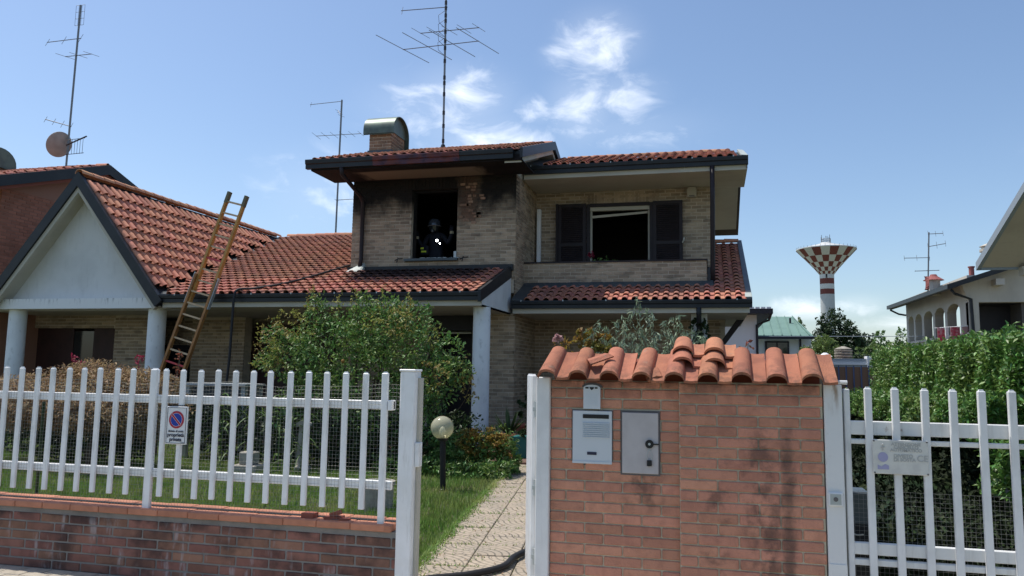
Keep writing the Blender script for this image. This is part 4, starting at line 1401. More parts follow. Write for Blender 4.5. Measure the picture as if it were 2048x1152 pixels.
# ================================================================== GABLED WING ON THE LEFT
wing = thing('house_wing', 'low house wing with a steep tiled gable over a columned porch', 'house', (-13.5, 14.3, 0))
AX, AZ = -13.5, 5.70
b = MB()
b.prism([(-15.9, 2.9), (-11.3, 2.9), (AX, AZ - 0.22)], 'y', 14.42, 14.7)
b.build('gable_wall', 'plaster', wing)
b = MB(); b.box(-16.4, -11.26, 14.2, 14.9, 2.735, 2.96)
b.build('beam', 'plaster_beam', wing)
b = MB()
sg = 1.222
def bargeboard(side, y0, y1, t0, t1, zoff):
    xf = AX + side * 2.33
    zf = AZ - 2.33 * sg
    n_ = Vector((side * sg, 0, 1)).normalized()
    A, B = Vector((AX, 0, AZ)), Vector((xf, 0, zf))
    # plumb cut at the apex
    def pt(P, t): return P - n_ * t if P is B else Vector((AX, 0, AZ - t * math.sqrt(1 + sg * sg)))
    ps = []
    for t in (t1, t0):
        for (P, y) in ((A, y0), (B, y0), (B, y1), (A, y1)):
            q = pt(P, t)
            ps.append((q.x, y, q.z + zoff))
    b.hexa(ps)
for s_ in (1, -1):
    bargeboard(s_, 13.95, 14.05, -0.03, 0.17, 0.0)
b.build('bargeboard', 'anthracite', wing)
b = MB()
for s_ in (1, -1):
    bargeboard(s_, 14.0, 14.10, 0.17, 0.26, 0.0)
    bargeboard(s_, 14.05, 14.45, 0.15, 0.19, 0.0)
b.build('gable_soffit', 'cream', wing)
b = MB()
for s_ in (1, -1):
    bargeboard(s_, 14.0, 22.3, 0.02, 0.12, 0.0)
roof_g = b.build('gable_roof', 'anthracite', wing)
TG = tile_mesh(0.222, 0.385, 0.075, 'tile_gable', lift=0.024, taper=0.35)
ga = math.atan(sg)
ev = (-math.cos(ga), 0, math.sin(ga))
def keep_g(p):
    return p.y < 14.0 + (p.z - 2.98) / SL - 0.12 and p.z < AZ - 0.05
k3 = tile_field(roof_g, (-11.22, 14.06, 2.93), (0, 1, 0), ev, 38, 11, TG, keep_g, lambda p: True, w=0.222, ex=0.335, stuff_parent=wing)
ridge_tiles(roof_g, (AX, 13.98, AZ + 0.0), (AX, 22.1, AZ + 0.0), 'tile_gable', r=0.11)
for x in (-11.65, -15.36):
    b = MB(); b.lathe([(0.185, 0.0), (0.185, 2.64)], (x, 14.5, 0.1), 28)
    b.build('column', 'column', wing, smooth=True, auto=40)
b = MB(); b.box(-17.4, -11.25, 14.9, 17.9, 2.735, 2.76)
b.build('porch_ceiling', 'cream', wing)
b = MB()
b.box(-16.6, -14.2, 16.2, 16.5, 2.42, 2.75); b.box(-14.2, -13.1, 16.2, 16.5, 0, 2.75); b.box(-13.1, -12.6, 17.6, 17.9, 0, 2.75); b.box(-16.6, -14.2, 17.5, 17.8, 0, 2.75)
b.build('porch_wall', 'house_mortar', wing)
brickwork(wing, (-14.2, 16.2, 0.1), (1, 0, 0), (0, -1, 0), 1.1, 2.6, 'house_brick')
brickwork(wing, (-16.6, 16.2, 2.42), (1, 0, 0), (0, -1, 0), 2.4, 0.3, 'house_brick')
b = MB(); b.box(-13.1, -11.25, 17.3, 17.5, 0, 2.75)
b.build('inner_wall', 'house_mortar', wing)
brickwork(wing, (-14.6, 17.3, 0.1), (1, 0, 0), (0, -1, 0), 2.0, 2.6, 'house_brick', holes=((0.3, 1.9, 0.9, 1.95),))
b = MB(); b.box(-16.6, -15.5, 16.3, 16.34, 0.1, 2.42); b.box(-14.9, -14.2, 16.3, 16.34, 0.1, 2.42)
b.build('porch_shutter', 'door_wood', wing)
b = MB(); b.box(-15.5, -14.9, 16.32, 16.34, 0.1, 2.35)
b.build('glass_door', 'glass', wing)
b = MB(); b.box(-14.1, -13.8, 17.2, 17.28, 0.95, 2.05); b.box(-12.75, -12.62, 17.2, 17.28, 0.95, 2.05); b.box(-13.8, -12.75, 17.2, 17.28, 1.92, 2.05)
b.build('window_frame', 'dark_frame', wing)
b = MB(); b.box(-13.8, -12.75, 17.22, 17.24, 0.95, 1.92)
b.build('window', 'glass', wing)

# ================================================================== NEIGHBOUR HOUSE BEHIND, LEFT
nb = thing('neighbour_house', 'red brick neighbouring house with dark eaves behind the gabled wing', 'house', (-18, 18, 0))
NX = -16.15
b = MB()
b.box(-22, NX - 0.45, 14.9, 21, 0, 5.75)
b.prism([(14.9, 5.75), (21, 5.75), (17.75, 6.72)], 'x', -22, NX - 0.45)
b.build('wall', 'neighbour_mortar', nb)
brickwork(nb, (-20.5, 14.9, 0.1), (1, 0, 0), (0, -1, 0), 3.9, 5.6, 'neighbour_brick')
brickwork(nb, (NX - 0.45, 14.9, 2.9), (0, 1, 0), (1, 0, 0), 6.1, 2.85, 'neighbour_brick')
def z_nb(y): return 7.0 - 0.335 * abs(y - 17.75)
b = MB()
for (y0, y1) in ((14.2, 17.75), (17.75, 21.6)):
    b.hexa([(-22, y0, z_nb(y0) - 0.14), (NX, y0, z_nb(y0) - 0.14), (NX, y1, z_nb(y1) - 0.14), (-22, y1, z_nb(y1) - 0.14),
            (-22, y0, z_nb(y0) - 0.02), (NX, y0, z_nb(y0) - 0.02), (NX, y1, z_nb(y1) - 0.02), (-22, y1, z_nb(y1) - 0.02)])
rn = b.build('roof', 'anthracite', nb)
b = MB()
for (y0, y1) in ((14.2, 17.75), (17.75, 21.6)):
    b.hexa([(NX - 0.02, y0, z_nb(y0) - 0.24), (NX + 0.05, y0, z_nb(y0) - 0.24), (NX + 0.05, y1, z_nb(y1) - 0.24), (NX - 0.02, y1, z_nb(y1) - 0.24),
            (NX - 0.02, y0, z_nb(y0) + 0.03), (NX + 0.05, y0, z_nb(y0) + 0.03), (NX + 0.05, y1, z_nb(y1) + 0.03), (NX - 0.02, y1, z_nb(y1) + 0.03)])
b.build('verge', 'anthracite', nb)
b = MB()
for (y0, y1) in ((14.3, 17.75), (17.75, 21.5)):
    b.hexa([(NX - 0.46, y0, z_nb(y0) - 0.32), (NX - 0.03, y0, z_nb(y0) - 0.32), (NX - 0.03, y1, z_nb(y1) - 0.32), (NX - 0.46, y1, z_nb(y1) - 0.32),
            (NX - 0.46, y0, z_nb(y0) - 0.145), (NX - 0.03, y0, z_nb(y0) - 0.145), (NX - 0.03, y1, z_nb(y1) - 0.145), (NX - 0.46, y1, z_nb(y1) - 0.145)])
b.build('soffit', 'clay', nb)
ne = math.atan(0.335)
tile_field(rn, (-20.6, 14.15, z_nb(14.15) - 0.005), (1, 0, 0), (0, math.cos(ne), math.sin(ne)), 21, 12, TM, lambda p: p.x < NX - 0.02,
           lambda p: p.x > NX - 0.5, stuff_parent=nb, label='red tiles of the neighbour roof, joined')
ridge_tiles(rn, (-20.5, 17.75, 7.0), (NX - 0.25, 17.75, 7.0), 'tile', r=0.085)
b = MB()
b.box(-19.62, -18.95, 16.4, 17.3, 6.4, 7.0)
nch = b.build('chimney', 'chimney_brick', nb)
b = MB()
pp = [(16.3, 6.9)] + [(16.82 - 0.52 * math.cos(math.pi * i / 12), 7.0 + 0.42 * math.sin(math.pi * i / 12)) for i in range(13)] + [(17.34, 6.85)]
b.prism(pp, 'x', -19.75, -18.88)
b.build('hood', 'green_metal', nch)

# ================================================================== ANTENNAS
def yagi(parent, c, d, L, nel, el, edir, r=0.012, off=0.5, name='boom', er=0.006, m='antenna', taper=0.3):
    c, d, edir = Vector(c), Vector(d).normalized(), Vector(edir).normalized()
    b = MB(); a = c - d * L * off; e = a + d * L
    b.tube([a, e], r, 6)
    o = b.build(name, m, parent)
    for i in range(nel):
        p = a + (e - a) * ((i + 0.03) / max(1, nel - 0.94))
        l = el * (1 - taper * i / max(1, nel))
        q = MB(); q.tube([p - edir * l / 2, p + edir * l / 2], er, 5)
        q.build('element', m, o)
    return o
an1 = thing('roof_antenna', 'tall television antenna with a spread of crossed booms on the burnt roof ridge', 'antenna', (-6.6, 18.4, 7.1))
b = MB(); b.tube([(-6.6, 18.4, 7.05), (-6.67, 18.5, 13.0)], 0.028, 8)
b.build('mast', 'antenna', an1)
q = MB(); q.tube([(0, 0, -0.05), (0, 0, 0.05)], 0.036, 8)
jm = q.mesh('tape_band', 'antenna_dark')
for i, z in enumerate((7.35, 7.75, 8.1, 8.6, 8.9, 9.05, 9.5, 9.85, 10.05, 10.3, 10.6, 10.75, 10.95, 11.1)):
    place('tape_band', jm, an1, (-6.6 - 0.07 * (z - 7.05) / 5.95, 18.4 + 0.1 * (z - 7.05) / 5.95, z))
b = MB(); b.lathe([(0.11, 0), (0.05, 0.25)], (-6.6, 18.4, 7.0), 10)
b.build('mast_foot', 'anthracite', an1)
DX = Vector((1, 0, 0))
yagi(an1, (-6.65, 18.46, 10.98), (1, 0.05, 0.0), 1.28, 2, 0.25, (0, 0.3, 1), off=0.96)
yagi(an1, (-6.64, 18.46, 10.33), (1, 0, 0.0), 1.62, 5, 0.75, (0.35, 1, 0), off=0.43)
yagi(an1, (-6.64, 18.46, 9.95), (1, 0, 0.02), 2.10, 4, 2.1, (0.35, 1, 0), off=0.56, er=0.009, taper=0.15)
b = MB()
for k in range(4):
    zz = 10.9 - 0.25 * k
    b.tube([(-6.64, 18.46, zz), (-6.82, 18.4, zz - 0.15), (-6.8, 18.4, zz - 0.35), (-6.64, 18.46, zz - 0.5)], 0.006, 4)
b.build('cable', 'antenna_dark', an1)
an2 = thing('roof_antenna', 'thin television antenna rising behind the low red roof, left of the chimney', 'antenna', (-13.4, 26, 4.5))
b = MB(); b.tube([(-13.45, 26, 4.5), (-13.41, 26, 11.6)], 0.035, 7)
b.build('mast', 'antenna', an2)
yagi(an2, (-13.41, 26, 11.55), (1, 0, 0.03), 1.35, 2, 0.2, (0, 0.3, 1), off=0.98)
yagi(an2, (-13.42, 26, 10.25), (1, 0, -0.01), 1.85, 6, 0.5, (0.3, 1, -0.3), off=0.54)
yagi(an2, (-13.42, 26, 11.0), (-0.6, 0.4, 0.7), 0.4, 3, 0.35, (0.3, 1, 0), off=0.1)
yagi(an2, (-13.44, 26, 7.75), (1, 0, 0.02), 0.9, 2, 0.3, (0, 1, 0), off=0.05)
an3 = thing('roof_antenna', 'leaning antenna mast carrying a satellite dish on the neighbour roof, far left', 'antenna', (-17.4, 17.6, 7.0))
b = MB(); b.tube([(-17.45, 17.6, 6.9), (-17.40, 17.6, 11.75)], 0.028, 7)
b.build('mast', 'antenna', an3)
yagi(an3, (-17.41, 17.6, 10.75), (-1, -0.2, -0.12), 1.0, 3, 0.35, (0, 0.5, 1), off=0.1)
yagi(an3, (-17.41, 17.6, 10.25), (1, 0, 0.0), 0.9, 3, 0.55, (0.4, 1, 0), off=0.42)
yagi(an3, (-17.43, 17.6, 8.18), (-1, -0.2, 0.28), 0.8, 4, 0.28, (0, 0.5, 1), off=0.05)
b = MB()
for x in (-17.55, -17.45, -17.35, -17.25):
    b.tube([(x, 17.6, 11.15), (x, 17.6, 11.75)], 0.006, 4)
for z in (11.15, 11.35, 11.55, 11.75):
    b.tube([(-17.55, 17.6, z), (-17.25, 17.6, z)], 0.006, 4)
b.build('reflector', 'antenna', an3)
# dish
dn = Vector((-0.84, 0.30, 0.38)).normalized()
dsd = dn.cross(Vector((0, 0, 1))).normalized(); dup = dsd.cross(dn)
dc = Vector((-17.62, 17.5, 7.62))
b = MB()
v, f = [], []
R_ = 0.34
for i in range(7):
    rr = R_ * i / 6
    for j in range(28):
        t = 2 * math.pi * j / 28
        v.append(dc + dsd * math.cos(t) * rr + dup * math.sin(t) * rr * 1.08 + dn * (rr * rr * 0.55))
for i in range(6):
    for j in range(28):
        f.append((i * 28 + j, i * 28 + (j + 1) % 28, (i + 1) * 28 + (j + 1) % 28, (i + 1) * 28 + j))
nv = len(v)
v += [p - dn * 0.012 for p in v]
f += [tuple(k + nv for k in reversed(q)) for q in f]
for j in range(28):
    f.append((6 * 28 + j, 6 * 28 + (j + 1) % 28, nv + 6 * 28 + (j + 1) % 28, nv + 6 * 28 + j))
b.add(v, f)
dish = b.build('dish', 'dish', an3, smooth=True, auto=50)
b = MB()
lnb = dc + dn * 0.45 - dup * 0.16
b.tube([dc - dup * 0.33 + dn * 0.05, lnb], 0.012, 6); b.sphere(lnb, 0.045, 10, 6)
b.build('lnb_arm', 'antenna', dish)
b = MB()
bx0 = Vector((-17.3, 17.5, 7.75))
for k in range(6):
    b.tube([bx0 + Vector((0.09 * k, 0, 0)), bx0 + Vector((0.09 * k, 0, -0.42))], 0.007, 4)
for k in range(2):
    b.tube([bx0 + Vector((-0.1, 0, -0.42 * k)), bx0 + Vector((0.5, 0, -0.42 * k + 0.02))], 0.009, 4)
b.tube([bx0 + Vector((-0.1, 0, -0.15)), bx0 + Vector((0.65, -0.1, 0.03))], 0.022, 6)
b.build('grid_aerial', 'antenna_dark', an3)

# ================================================================== LADDER, HOSES
lad = thing('ladder', 'yellow wooden extension ladder leaning on the porch gutter', 'ladder', (-10.85, 13.48, 0.1))
B0 = Vector((-10.85, 13.48, 0.10)); G = Vector((-10.09, 13.78, 2.96))
ld = (G - B0)
T = B0 + ld * (5.2 / ld.length)
ld.normalize()
lx = (Vector((1, 0, 0)) - ld * ld.x).normalized()
ln_ = lx.cross(ld)
LEN = (T - B0).length
split = LEN * 0.60
def rail(a0, a1, side, w, off, th=0.025, dp=0.042, m='wood'):
    b = MB()
    p, q = B0 + ld * a0 + lx * side * w + ln_ * off, B0 + ld * a1 + lx * side * w + ln_ * off
    b.obox((p + q) / 2, lx * th, ld * (a1 - a0) / 2, ln_ * dp)
    b.build('rail', m, lad)
for s_ in (-1, 1):
    rail(0, split + 0.25, s_, 0.255, 0.0, m='wood_old')
    rail(split - 0.35, LEN, s_, 0.215, -0.05)
    b = MB()
    p, q = B0 + ld * (split - 0.38) + lx * s_ * 0.29, B0 + ld * (split + 0.28) + lx * s_ * 0.29
    for dd in (-0.035, 0.01):
        b.obox((p + q) / 2 + ln_ * dd, lx * 0.012, ld * (q - p).length / 2, ln_ * 0.016)
    b.build('bracket', 'zinc', lad)
    b = MB()
    p = B0 + ld * (LEN - 0.12) + lx * s_ * 0.215 - ln_ * 0.05
    b.obox(p, lx * 0.031, ld * 0.12, ln_ * 0.045)
    b.build('end_cap', 'twig', lad)
a = 0.28
i = 0
while a < LEN - 0.05:
    w_ = 0.25 if a < split else 0.21
    off_ = 0.0 if a < split else -0.05
    b = MB()
    c = B0 + ld * a + ln_ * off_
    b.obox(c, lx * (w_ - 0.02), ld * 0.017, ln_ * 0.02)
    b.build('rung', 'red_rung' if i in (5, 14) else 'rung', lad, label='red painted rung' if i in (5, 14) else None)
    a += 0.248
    i += 1

ho = MB()
pts = [(-9.42, 13.55, 0.12), (-9.40, 13.72, 0.6), (-9.38, 13.84, 1.6), (-9.37, 13.86, 2.6), (-9.36, 13.88, 2.98), (-9.33, 13.98, 3.10), (-9.2, 14.15, 3.16), (-9.0, 14.3, 3.2), (-8.7, 14.5, 3.27),
       (-8.3, 14.9, 3.42), (-7.95, 15.3, 3.55), (-8.0, 15.9, 3.74), (-8.2, 16.4, 3.90)]
# smooth with Catmull-Rom
def cr(pts, k=6):
    P = [Vector(p) for p in pts]
    P = [P[0]] + P + [P[-1]]
    o = []
    for i in range(1, len(P) - 2):
        for j in range(k):
            t = j / k
            a0, a1, a2, a3 = P[i - 1], P[i], P[i + 1], P[i + 2]
            o.append(0.5 * ((2 * a1) + (a2 - a0) * t + (2 * a0 - 5 * a1 + 4 * a2 - a3) * t * t + (3 * a1 - a0 - 3 * a2 + a3) * t ** 3))
    o.append(P[-2])
    return o
pts = [(-9.42, 13.55, 0.12), (-9.40, 13.72, 0.6), (-9.38, 13.84, 1.6), (-9.37, 13.86, 2.6), (-9.36, 13.88, 2.98), (-9.33, 13.98, 3.09), (-9.15, 14.15, 3.12), (-8.95, 14.3, 3.17), (-8.7, 14.6, 3.27),
       (-8.5, 15.2, 3.46), (-8.35, 15.9, 3.69), (-8.2, 16.6, 3.92), (-8.06, 17.0, 4.05)]
ho.tube(cr(pts), 0.026, 8)
tag(ho.build('fire_hose', 'rubber', smooth=True), 'black fire hose climbing over the gutter and across the red tiles', 'hose')
ho = MB()
ho.tube(cr([(-1.30, 6.9, 0.06), (-1.42, 6.6, 0.055), (-1.53, 6.2, 0.05), (-1.54, 5.85, 0.05), (-1.72, 5.55, 0.05), (-2.0, 5.3, 0.05), (-2.2, 4.9, 0.03)]), 0.025, 10)
tag(ho.build('hose', 'rubber', smooth=True), 'thick black hose lying on the garden path by the open gate', 'hose')

# ================================================================== FENCE WALL, PICKET FENCE
YF = 4.967
lw = thing('garden_wall', 'low brown brick garden wall under the white picket fence', 'wall', (-4, YF, 0))
b = MB(); b.box(-9.6, -2.045, YF + 0.005, YF + 0.27, -0.2, 0.432)
b.build('mortar_core', 'low_mortar', lw)
brick_pieces(lw, -9.6, -2.04, 0.0, 0.405, YF, 0.245, 0.056, 0.0115, 'low_brick', off=0.5, start=0.13, jit=0.003)
b = MB(); b.cbox(0, 0.247, 0, 0.125, 0, 0.045, 0.005)
cpm = b.mesh('coping_tile', 'coping')
for i in range(31):
    x = -9.624 + i * 0.2505
    if x > -2.3:
        break
    place('coping_tile', cpm, lw, (x, YF - 0.025, 0.434 + random.uniform(0, 0.003)), (0, random.uniform(-.006, .006), random.uniform(-.004, .004)))
    place('coping_tile', cpm, lw, (x - 0.1, YF + 0.135, 0.434 + random.uniform(0, 0.004)), (0, random.uniform(-.006, .006), random.uniform(-.004, .004)))
b = MB(); b.cbox(0, 0.135, 0, 0.125, 0, 0.045, 0.005)
place('coping_tile', b.mesh('coping_tile', 'coping'), lw, (-2.205, YF - 0.025, 0.434))
b = MB(); b.cbox(0, 0.145, 0, 0.125, 0, 0.045, 0.005)
place('coping_tile', b.mesh('coping_tile', 'coping'), lw, (-2.205, YF + 0.135, 0.434))
b = MB(); b.box(-9.6, -2.07, YF + 0.088, YF + 0.148, 0.43, 0.4835)
b.build('coping_joint', 'black_joint', lw)

pf = thing('picket_fence', 'white metal picket fence on the low brick wall', 'fence', (-4, YF, 0.47))
def picket_mesh(w, d, z0, z1):
    b = MB()
    c = 0.006
    b.cbox(-w / 2, w / 2, -d / 2, d / 2, z0, z1 - 0.012, 0.0035)
    b.hexa([(-w / 2 + c, -d / 2 + c, z1 - 0.012), (w / 2 - c, -d / 2 + c, z1 - 0.012), (w / 2 - c, d / 2 - c, z1 - 0.012), (-w / 2 + c, d / 2 - c, z1 - 0.012),
            (-w / 4, -d / 4, z1 - 0.002), (w / 4, -d / 4, z1 - 0.002), (w / 4, d / 4, z1 - 0.002), (-w / 4, d / 4, z1 - 0.002)])
    return b.mesh('picket', 'white_metal')
pk = picket_mesh(0.040, 0.022, 0.565, 1.487)
pk_last = picket_mesh(0.044, 0.028, 0.477, 1.49)
po = picket_mesh(0.056, 0.036, 0.477, 1.49)
sp = (5.331 - 2.16) / 22
for i in range(-29, 23):
    x = -5.331 + i * sp
    wl = (x, YF + 0.015, random.uniform(-0.003, 0.003))
    if i in (9, -5, -19):
        place('post', po, pf, (x + 0.035 if i == 9 else x, YF + 0.03, 0))
    elif i == 22:
        place('post', pk_last, pf, (x, YF + 0.02, 0))
    else:
        place('picket', pk, pf, wl, (random.uniform(-.004, .004), random.uniform(-.004, .004), 0))
for z0, z1 in ((1.232, 1.292), (0.698, 0.758)):
    b = MB(); b.cbox(-9.55, -2.10, YF + 0.032, YF + 0.062, z0, z1, 0.004)
    b.build('rail', 'white_metal', pf)
b = MB(); b.cbox(-2.13, -2.10, YF + 0.0, YF + 0.07, 1.228, 1.296, 0.004)
b.build('rail_end', 'white_metal', pf)
def wire_grid(xs, zs, y, top=None, r=0.0009):
    """square welded mesh of thin wires"""
    V, F = [], []
    def seg(p, q):
        n = len(V)
        for pt in (p, q):
            for a in range(3):
                t = a * 2.0944
                if abs(p[0] - q[0]) > abs(p[2] - q[2]):
                    V.append((pt[0], pt[1] + r * math.cos(t), pt[2] + r * math.sin(t)))
                else:
                    V.append((pt[0] + r * math.cos(t), pt[1] + r * math.sin(t), pt[2]))
        for a in range(3):
            F.append((n + a, n + (a + 1) % 3, n + 3 + (a + 1) % 3, n + 3 + a))
    tp = top or (lambda x: zs[-1])
    zt = zs[-1]
    for x in xs:
        seg((x, y + 0.003 * math.sin(x * 9), zs[0]), (x, y + 0.003 * math.sin(x * 9), tp(x)))
    st = 8
    for z in zs:
        k = max(0.0, (z - zt + 0.4) / 0.4)
        for i in range(0, len(xs) - 1, st):
            a, b_ = xs[i], xs[min(i + st, len(xs) - 1)]
            seg((a, y, z + (tp(a) - zt) * k), (b_, y, z + (tp(b_) - zt) * k))
    return np.array(V), np.array(F)
xs = list(np.arange(-9.5, -2.03, 0.0255))
V, F = wire_grid(xs, list(np.arange(0.485, 1.40, 0.0255)), YF + 0.0293, lambda x: 1.385 + 0.012 * math.sin(x * 5.0) + 0.01 * math.sin(x * 11), r=0.0008)
np_obj('wire_mesh', V, F, 'wire', pf, 'square welded wire mesh tied behind the pickets', 'stuff')
b = MB(); b.tube([(-5.3, YF + 0.35, 0), (-5.3, YF + 0.35, 1.2)], 0.012, 6)
tag(b.build('garden_stake', 'leaf_dark'), 'thin dark green stake standing behind the fence in the grass', 'stake')
b = MB()
b.box(-2.75, -2.66, YF + 0.02, YF + 0.1, 0.481, 0.515)
b.obox((-2.52, YF + 0.06, 0.492), (0.06, 0.01, 0.002), (0, 0.03, 0), (0, 0, 0.010))
b.obox((-2.51, YF + 0.06, 0.518), (0.035, 0.0, 0.012), (0, 0.022, 0), (-0.006, 0, 0.014))
b.obox((-2.43, YF + 0.04, 0.488), (0.03, 0.01, 0), (0, 0.02, 0), (0, 0, 0.007))
tag(b.build('tile_fragments', 'clay'), 'broken tile fragments lying on the wall coping under the fence', 'debris')

# no-parking sign on the fence
sg_ = thing('no_parking_sign', 'white no-parking sign reading proprietà privata on the picket fence', 'sign', (-3.757, YF - 0.012, 1.08))
SX, SZ0, SZ1 = -3.757, 0.945, 1.214
b = MB(); b.cbox(SX - 0.088, SX + 0.088, YF - 0.016, YF - 0.004, SZ0, SZ1, 0.003)
b.build('plate', 'sign_white', sg_)
yS = YF - 0.0185
b = MB()
for (x0, x1, z0, z1) in ((-0.079, 0.079, 0.007, 0.0095), (-0.079, 0.079, 0.2595, 0.262), (-0.079, -0.0765, 0.0095, 0.2595), (0.0765, 0.079, 0.0095, 0.2595)):
    b.box(SX + x0, SX + x1, yS, yS + 0.0015, SZ0 + z0, SZ0 + z1)
b.build('border', 'ink', sg_)
def disc(name, r, y, m, parent, cx, cz, n=40, r0=0.0):
    b = MB()
    P = [(cx + r * math.cos(2 * math.pi * i / n), cz + r * math.sin(2 * math.pi * i / n)) for i in range(n)]
    b.prism(P, 'y', y, y + 0.001)
    return b.build(name, m, parent)
cz = SZ0 + 0.175
disc('sign_ring', 0.062, yS - 0.0004, 'sign_red', sg_, SX, cz)
disc('sign_ring_line', 0.0475, yS - 0.0012, 'sign_white', sg_, SX, cz)
disc('sign_disc', 0.0455, yS - 0.0020, 'sign_blue', sg_, SX, cz)
b = MB()
c45 = math.sqrt(0.5)
b.obox((SX, yS - 0.0026, cz), (0.054 * c45, 0, -0.054 * c45), (0, 0.0004, 0), (0.0085 * c45, 0, 0.0085 * c45))
b.build('slash_line', 'sign_white', sg_)
b = MB()
b.obox((SX, yS - 0.0034, cz), (0.052 * c45, 0, -0.052 * c45), (0, 0.0004, 0), (0.0062 * c45, 0, 0.0062 * c45))
b.build('slash', 'sign_red', sg_)
text_part('lettering', 'divieto di sosta', 0.021, SX, yS, SZ0 + 0.093, 'ink', sg_, bold=0.0004)
text_part('lettering', 'proprietà', 0.0365, SX, yS, SZ0 + 0.066, 'ink', sg_, bold=0.0009)
text_part('lettering', 'privata', 0.0365, SX, yS, SZ0 + 0.034, 'ink', sg_, bold=0.0009)
b = MB(); b.box(SX + 0.045, SX + 0.072, yS, yS + 0.001, SZ0 + 0.013, SZ0 + 0.016)
b.build('imprint', 'ink', sg_)
b = MB(); b.box(SX - 0.055, SX + 0.05, YF - 0.004, YF + 0.03, SZ1 - 0.002, SZ1 + 0.008)
b.build('hanger', 'black_metal', sg_)

# ================================================================== GATE POSTS, PEDESTRIAN GATE
gp = thing('gate_post', 'thick white square gate post at the right end of the picket fence', 'post', (-1.98, 5.02, 0))
b = MB(); b.cbox(-2.04, -1.935, YF - 0.01, YF + 0.11, -0.05, 1.492, 0.006)
b.build('shaft', 'white_metal', gp)
b = MB(); b.cbox(-2.046, -1.929, YF - 0.016, YF + 0.116, 1.492, 1.507, 0.004)
b.build('cap', 'white_metal', gp)
b = MB(); b.cbox(-1.935, -1.915, YF + 0.05, YF + 0.11, -0.02, 1.45, 0.003)
b.build('stop_bar', 'cream', gp)
b = MB(); b.cbox(-1.934, -1.905, YF + 0.02, YF + 0.09, 0.86, 1.02, 0.004)
b.build('strike_box', 'white_metal', gp)

hp = thing('gate_post', 'white hinge post fixed to the left side of the brick pillar', 'post', (-1.05, 5.02, 0))
b = MB(); b.cbox(-1.10, -1.012, YF - 0.005, YF + 0.085, -0.05, 1.47, 0.005)
b.build('shaft', 'white_bar', hp)

pg = thing('garden_gate', 'white picket garden gate standing open beside the brick pillar', 'gate', (-1.13, 5.08, 0))
gd = Vector((-0.262, 0.965, 0)).normalized()
gs = Vector((gd.y, -gd.x, 0))
g0 = Vector((-1.135, 5.06, 0))
grot = math.atan2(gd.y, gd.x)
pkg = picket_mesh(0.05, 0.03, 0.08, 1.49)
for i in range(7):
    p = g0 + gd * (0.03 + i * 0.14)
    place('picket', pkg, pg, (p.x, p.y, 0), (0, 0, grot))
for z0, z1 in ((1.225, 1.30), (0.72, 0.79), (0.28, 0.35)):
    b = MB()
    c = g0 + gd * 0.42 + gs * 0.03
    b.obox((c.x, c.y, (z0 + z1) / 2), gd * 0.45, gs * 0.016, (0, 0, (z1 - z0) / 2))
    b.build('rail', 'white_metal', pg)
for z in (1.26, 0.76, 0.33):
    b = MB(); b.tube([(-1.117, 5.045, z - 0.05), (-1.117, 5.045, z + 0.05)], 0.014, 8)
    b.box(-1.135, -1.10, 5.03, 5.05, z - 0.012, z + 0.012)
    b.build('hinge', 'zinc', pg)

# ================================================================== BRICK PILLAR
pl = thing('brick_pillar', 'wide red brick gate pillar carrying the mailbox and terracotta tiles', 'pillar', (-0.19, YF, 0))
b = MB(); b.box(-1.008, -0.2, YF + 0.045, YF + 0.36, -0.1, 1.455); b.box(-0.2, 0.63, YF + 0.007, YF + 0.36, -0.1, 1.455)
b.build('mortar_core', 'pillar_mortar', pl)
boxes = ((-0.872, -0.612, 0.922, 1.27), (-0.562, -0.318, 0.872, 1.27))
brick_pieces(pl, -1.01, -0.198, -0.01, 1.45, YF + 0.035, 0.2300, 0.0560, 0.0085, 'pillar_brick', off=0.5, start=0.06, holes=boxes, jit=0.003)
brick_pieces(pl, -0.197, 0.632, -0.03, 1.45, YF - 0.003, 0.2300, 0.0560, 0.0085, 'pillar_brick', off=0.5, start=0.55, jit=0.003)

pt = thing('pillar_roof', 'terracotta tile capping along the top of the brick pillar', 'tile capping', (-0.2, 5.1, 1.45))
PT = tile_mesh(0.198, 0.39, 0.056, 'pillar_tile', seg=10, thick=0.017, lift=0.0, bottom=True, frac=0.60, taper=0.8)
tilt = math.radians(26)
x = -1.075
for i in range(9):
    place('roof_tile', PT, pt, (x + i * 0.198, 4.885 + random.uniform(-0.008, 0.008), 1.452 + random.uniform(-0.004, 0.004)),
          (tilt + random.uniform(-.02, .02), random.uniform(-.02, .02), math.radians(-2.0) + random.uniform(-.03, .03)))
b = MB(); b.box(-1.02, 0.70, 5.12, 5.28, 1.452, 1.53)
b.build('mortar_bed', 'pillar_mortar', pt)
bk = MB(); bk.prism([(5.06, 1.448), (5.27, 1.448), (5.27, 1.60), (5.06, 1.50)], 'x', -1.0, 0.63)
bk.build('tile_bed', 'clay', pt)
# stacked spare tiles
PTS = tile_mesh(0.2, 0.20, 0.062, 'pillar_tile', seg=10, thick=0.017, lift=0.0, bottom=True, frac=0.66, taper=0.9)
stk = [(-0.245, 5.015, 0.085), (-0.05, 5.02, 0.082), (-0.245, 5.12, 0.158), (-0.05, 5.12, 0.150)]
for (x, y, dz) in stk:
    o = place('roof_tile', PTS, None, (x, y, 1.452 + dz), (math.radians(22) + random.uniform(-.02, .02), random.uniform(-.02, .02), random.uniform(-.03, .03)))
    tag(o, {0.085: 'lower loose tile of the left stack on the pillar top', 0.082: 'lower loose tile of the right stack on the pillar top',
            0.158: 'topmost loose tile of the left stack on the pillar, the highest of all', 0.150: 'topmost loose tile of the right stack on the pillar'}[dz], 'roof tile', 'loose tiles stacked on the pillar')
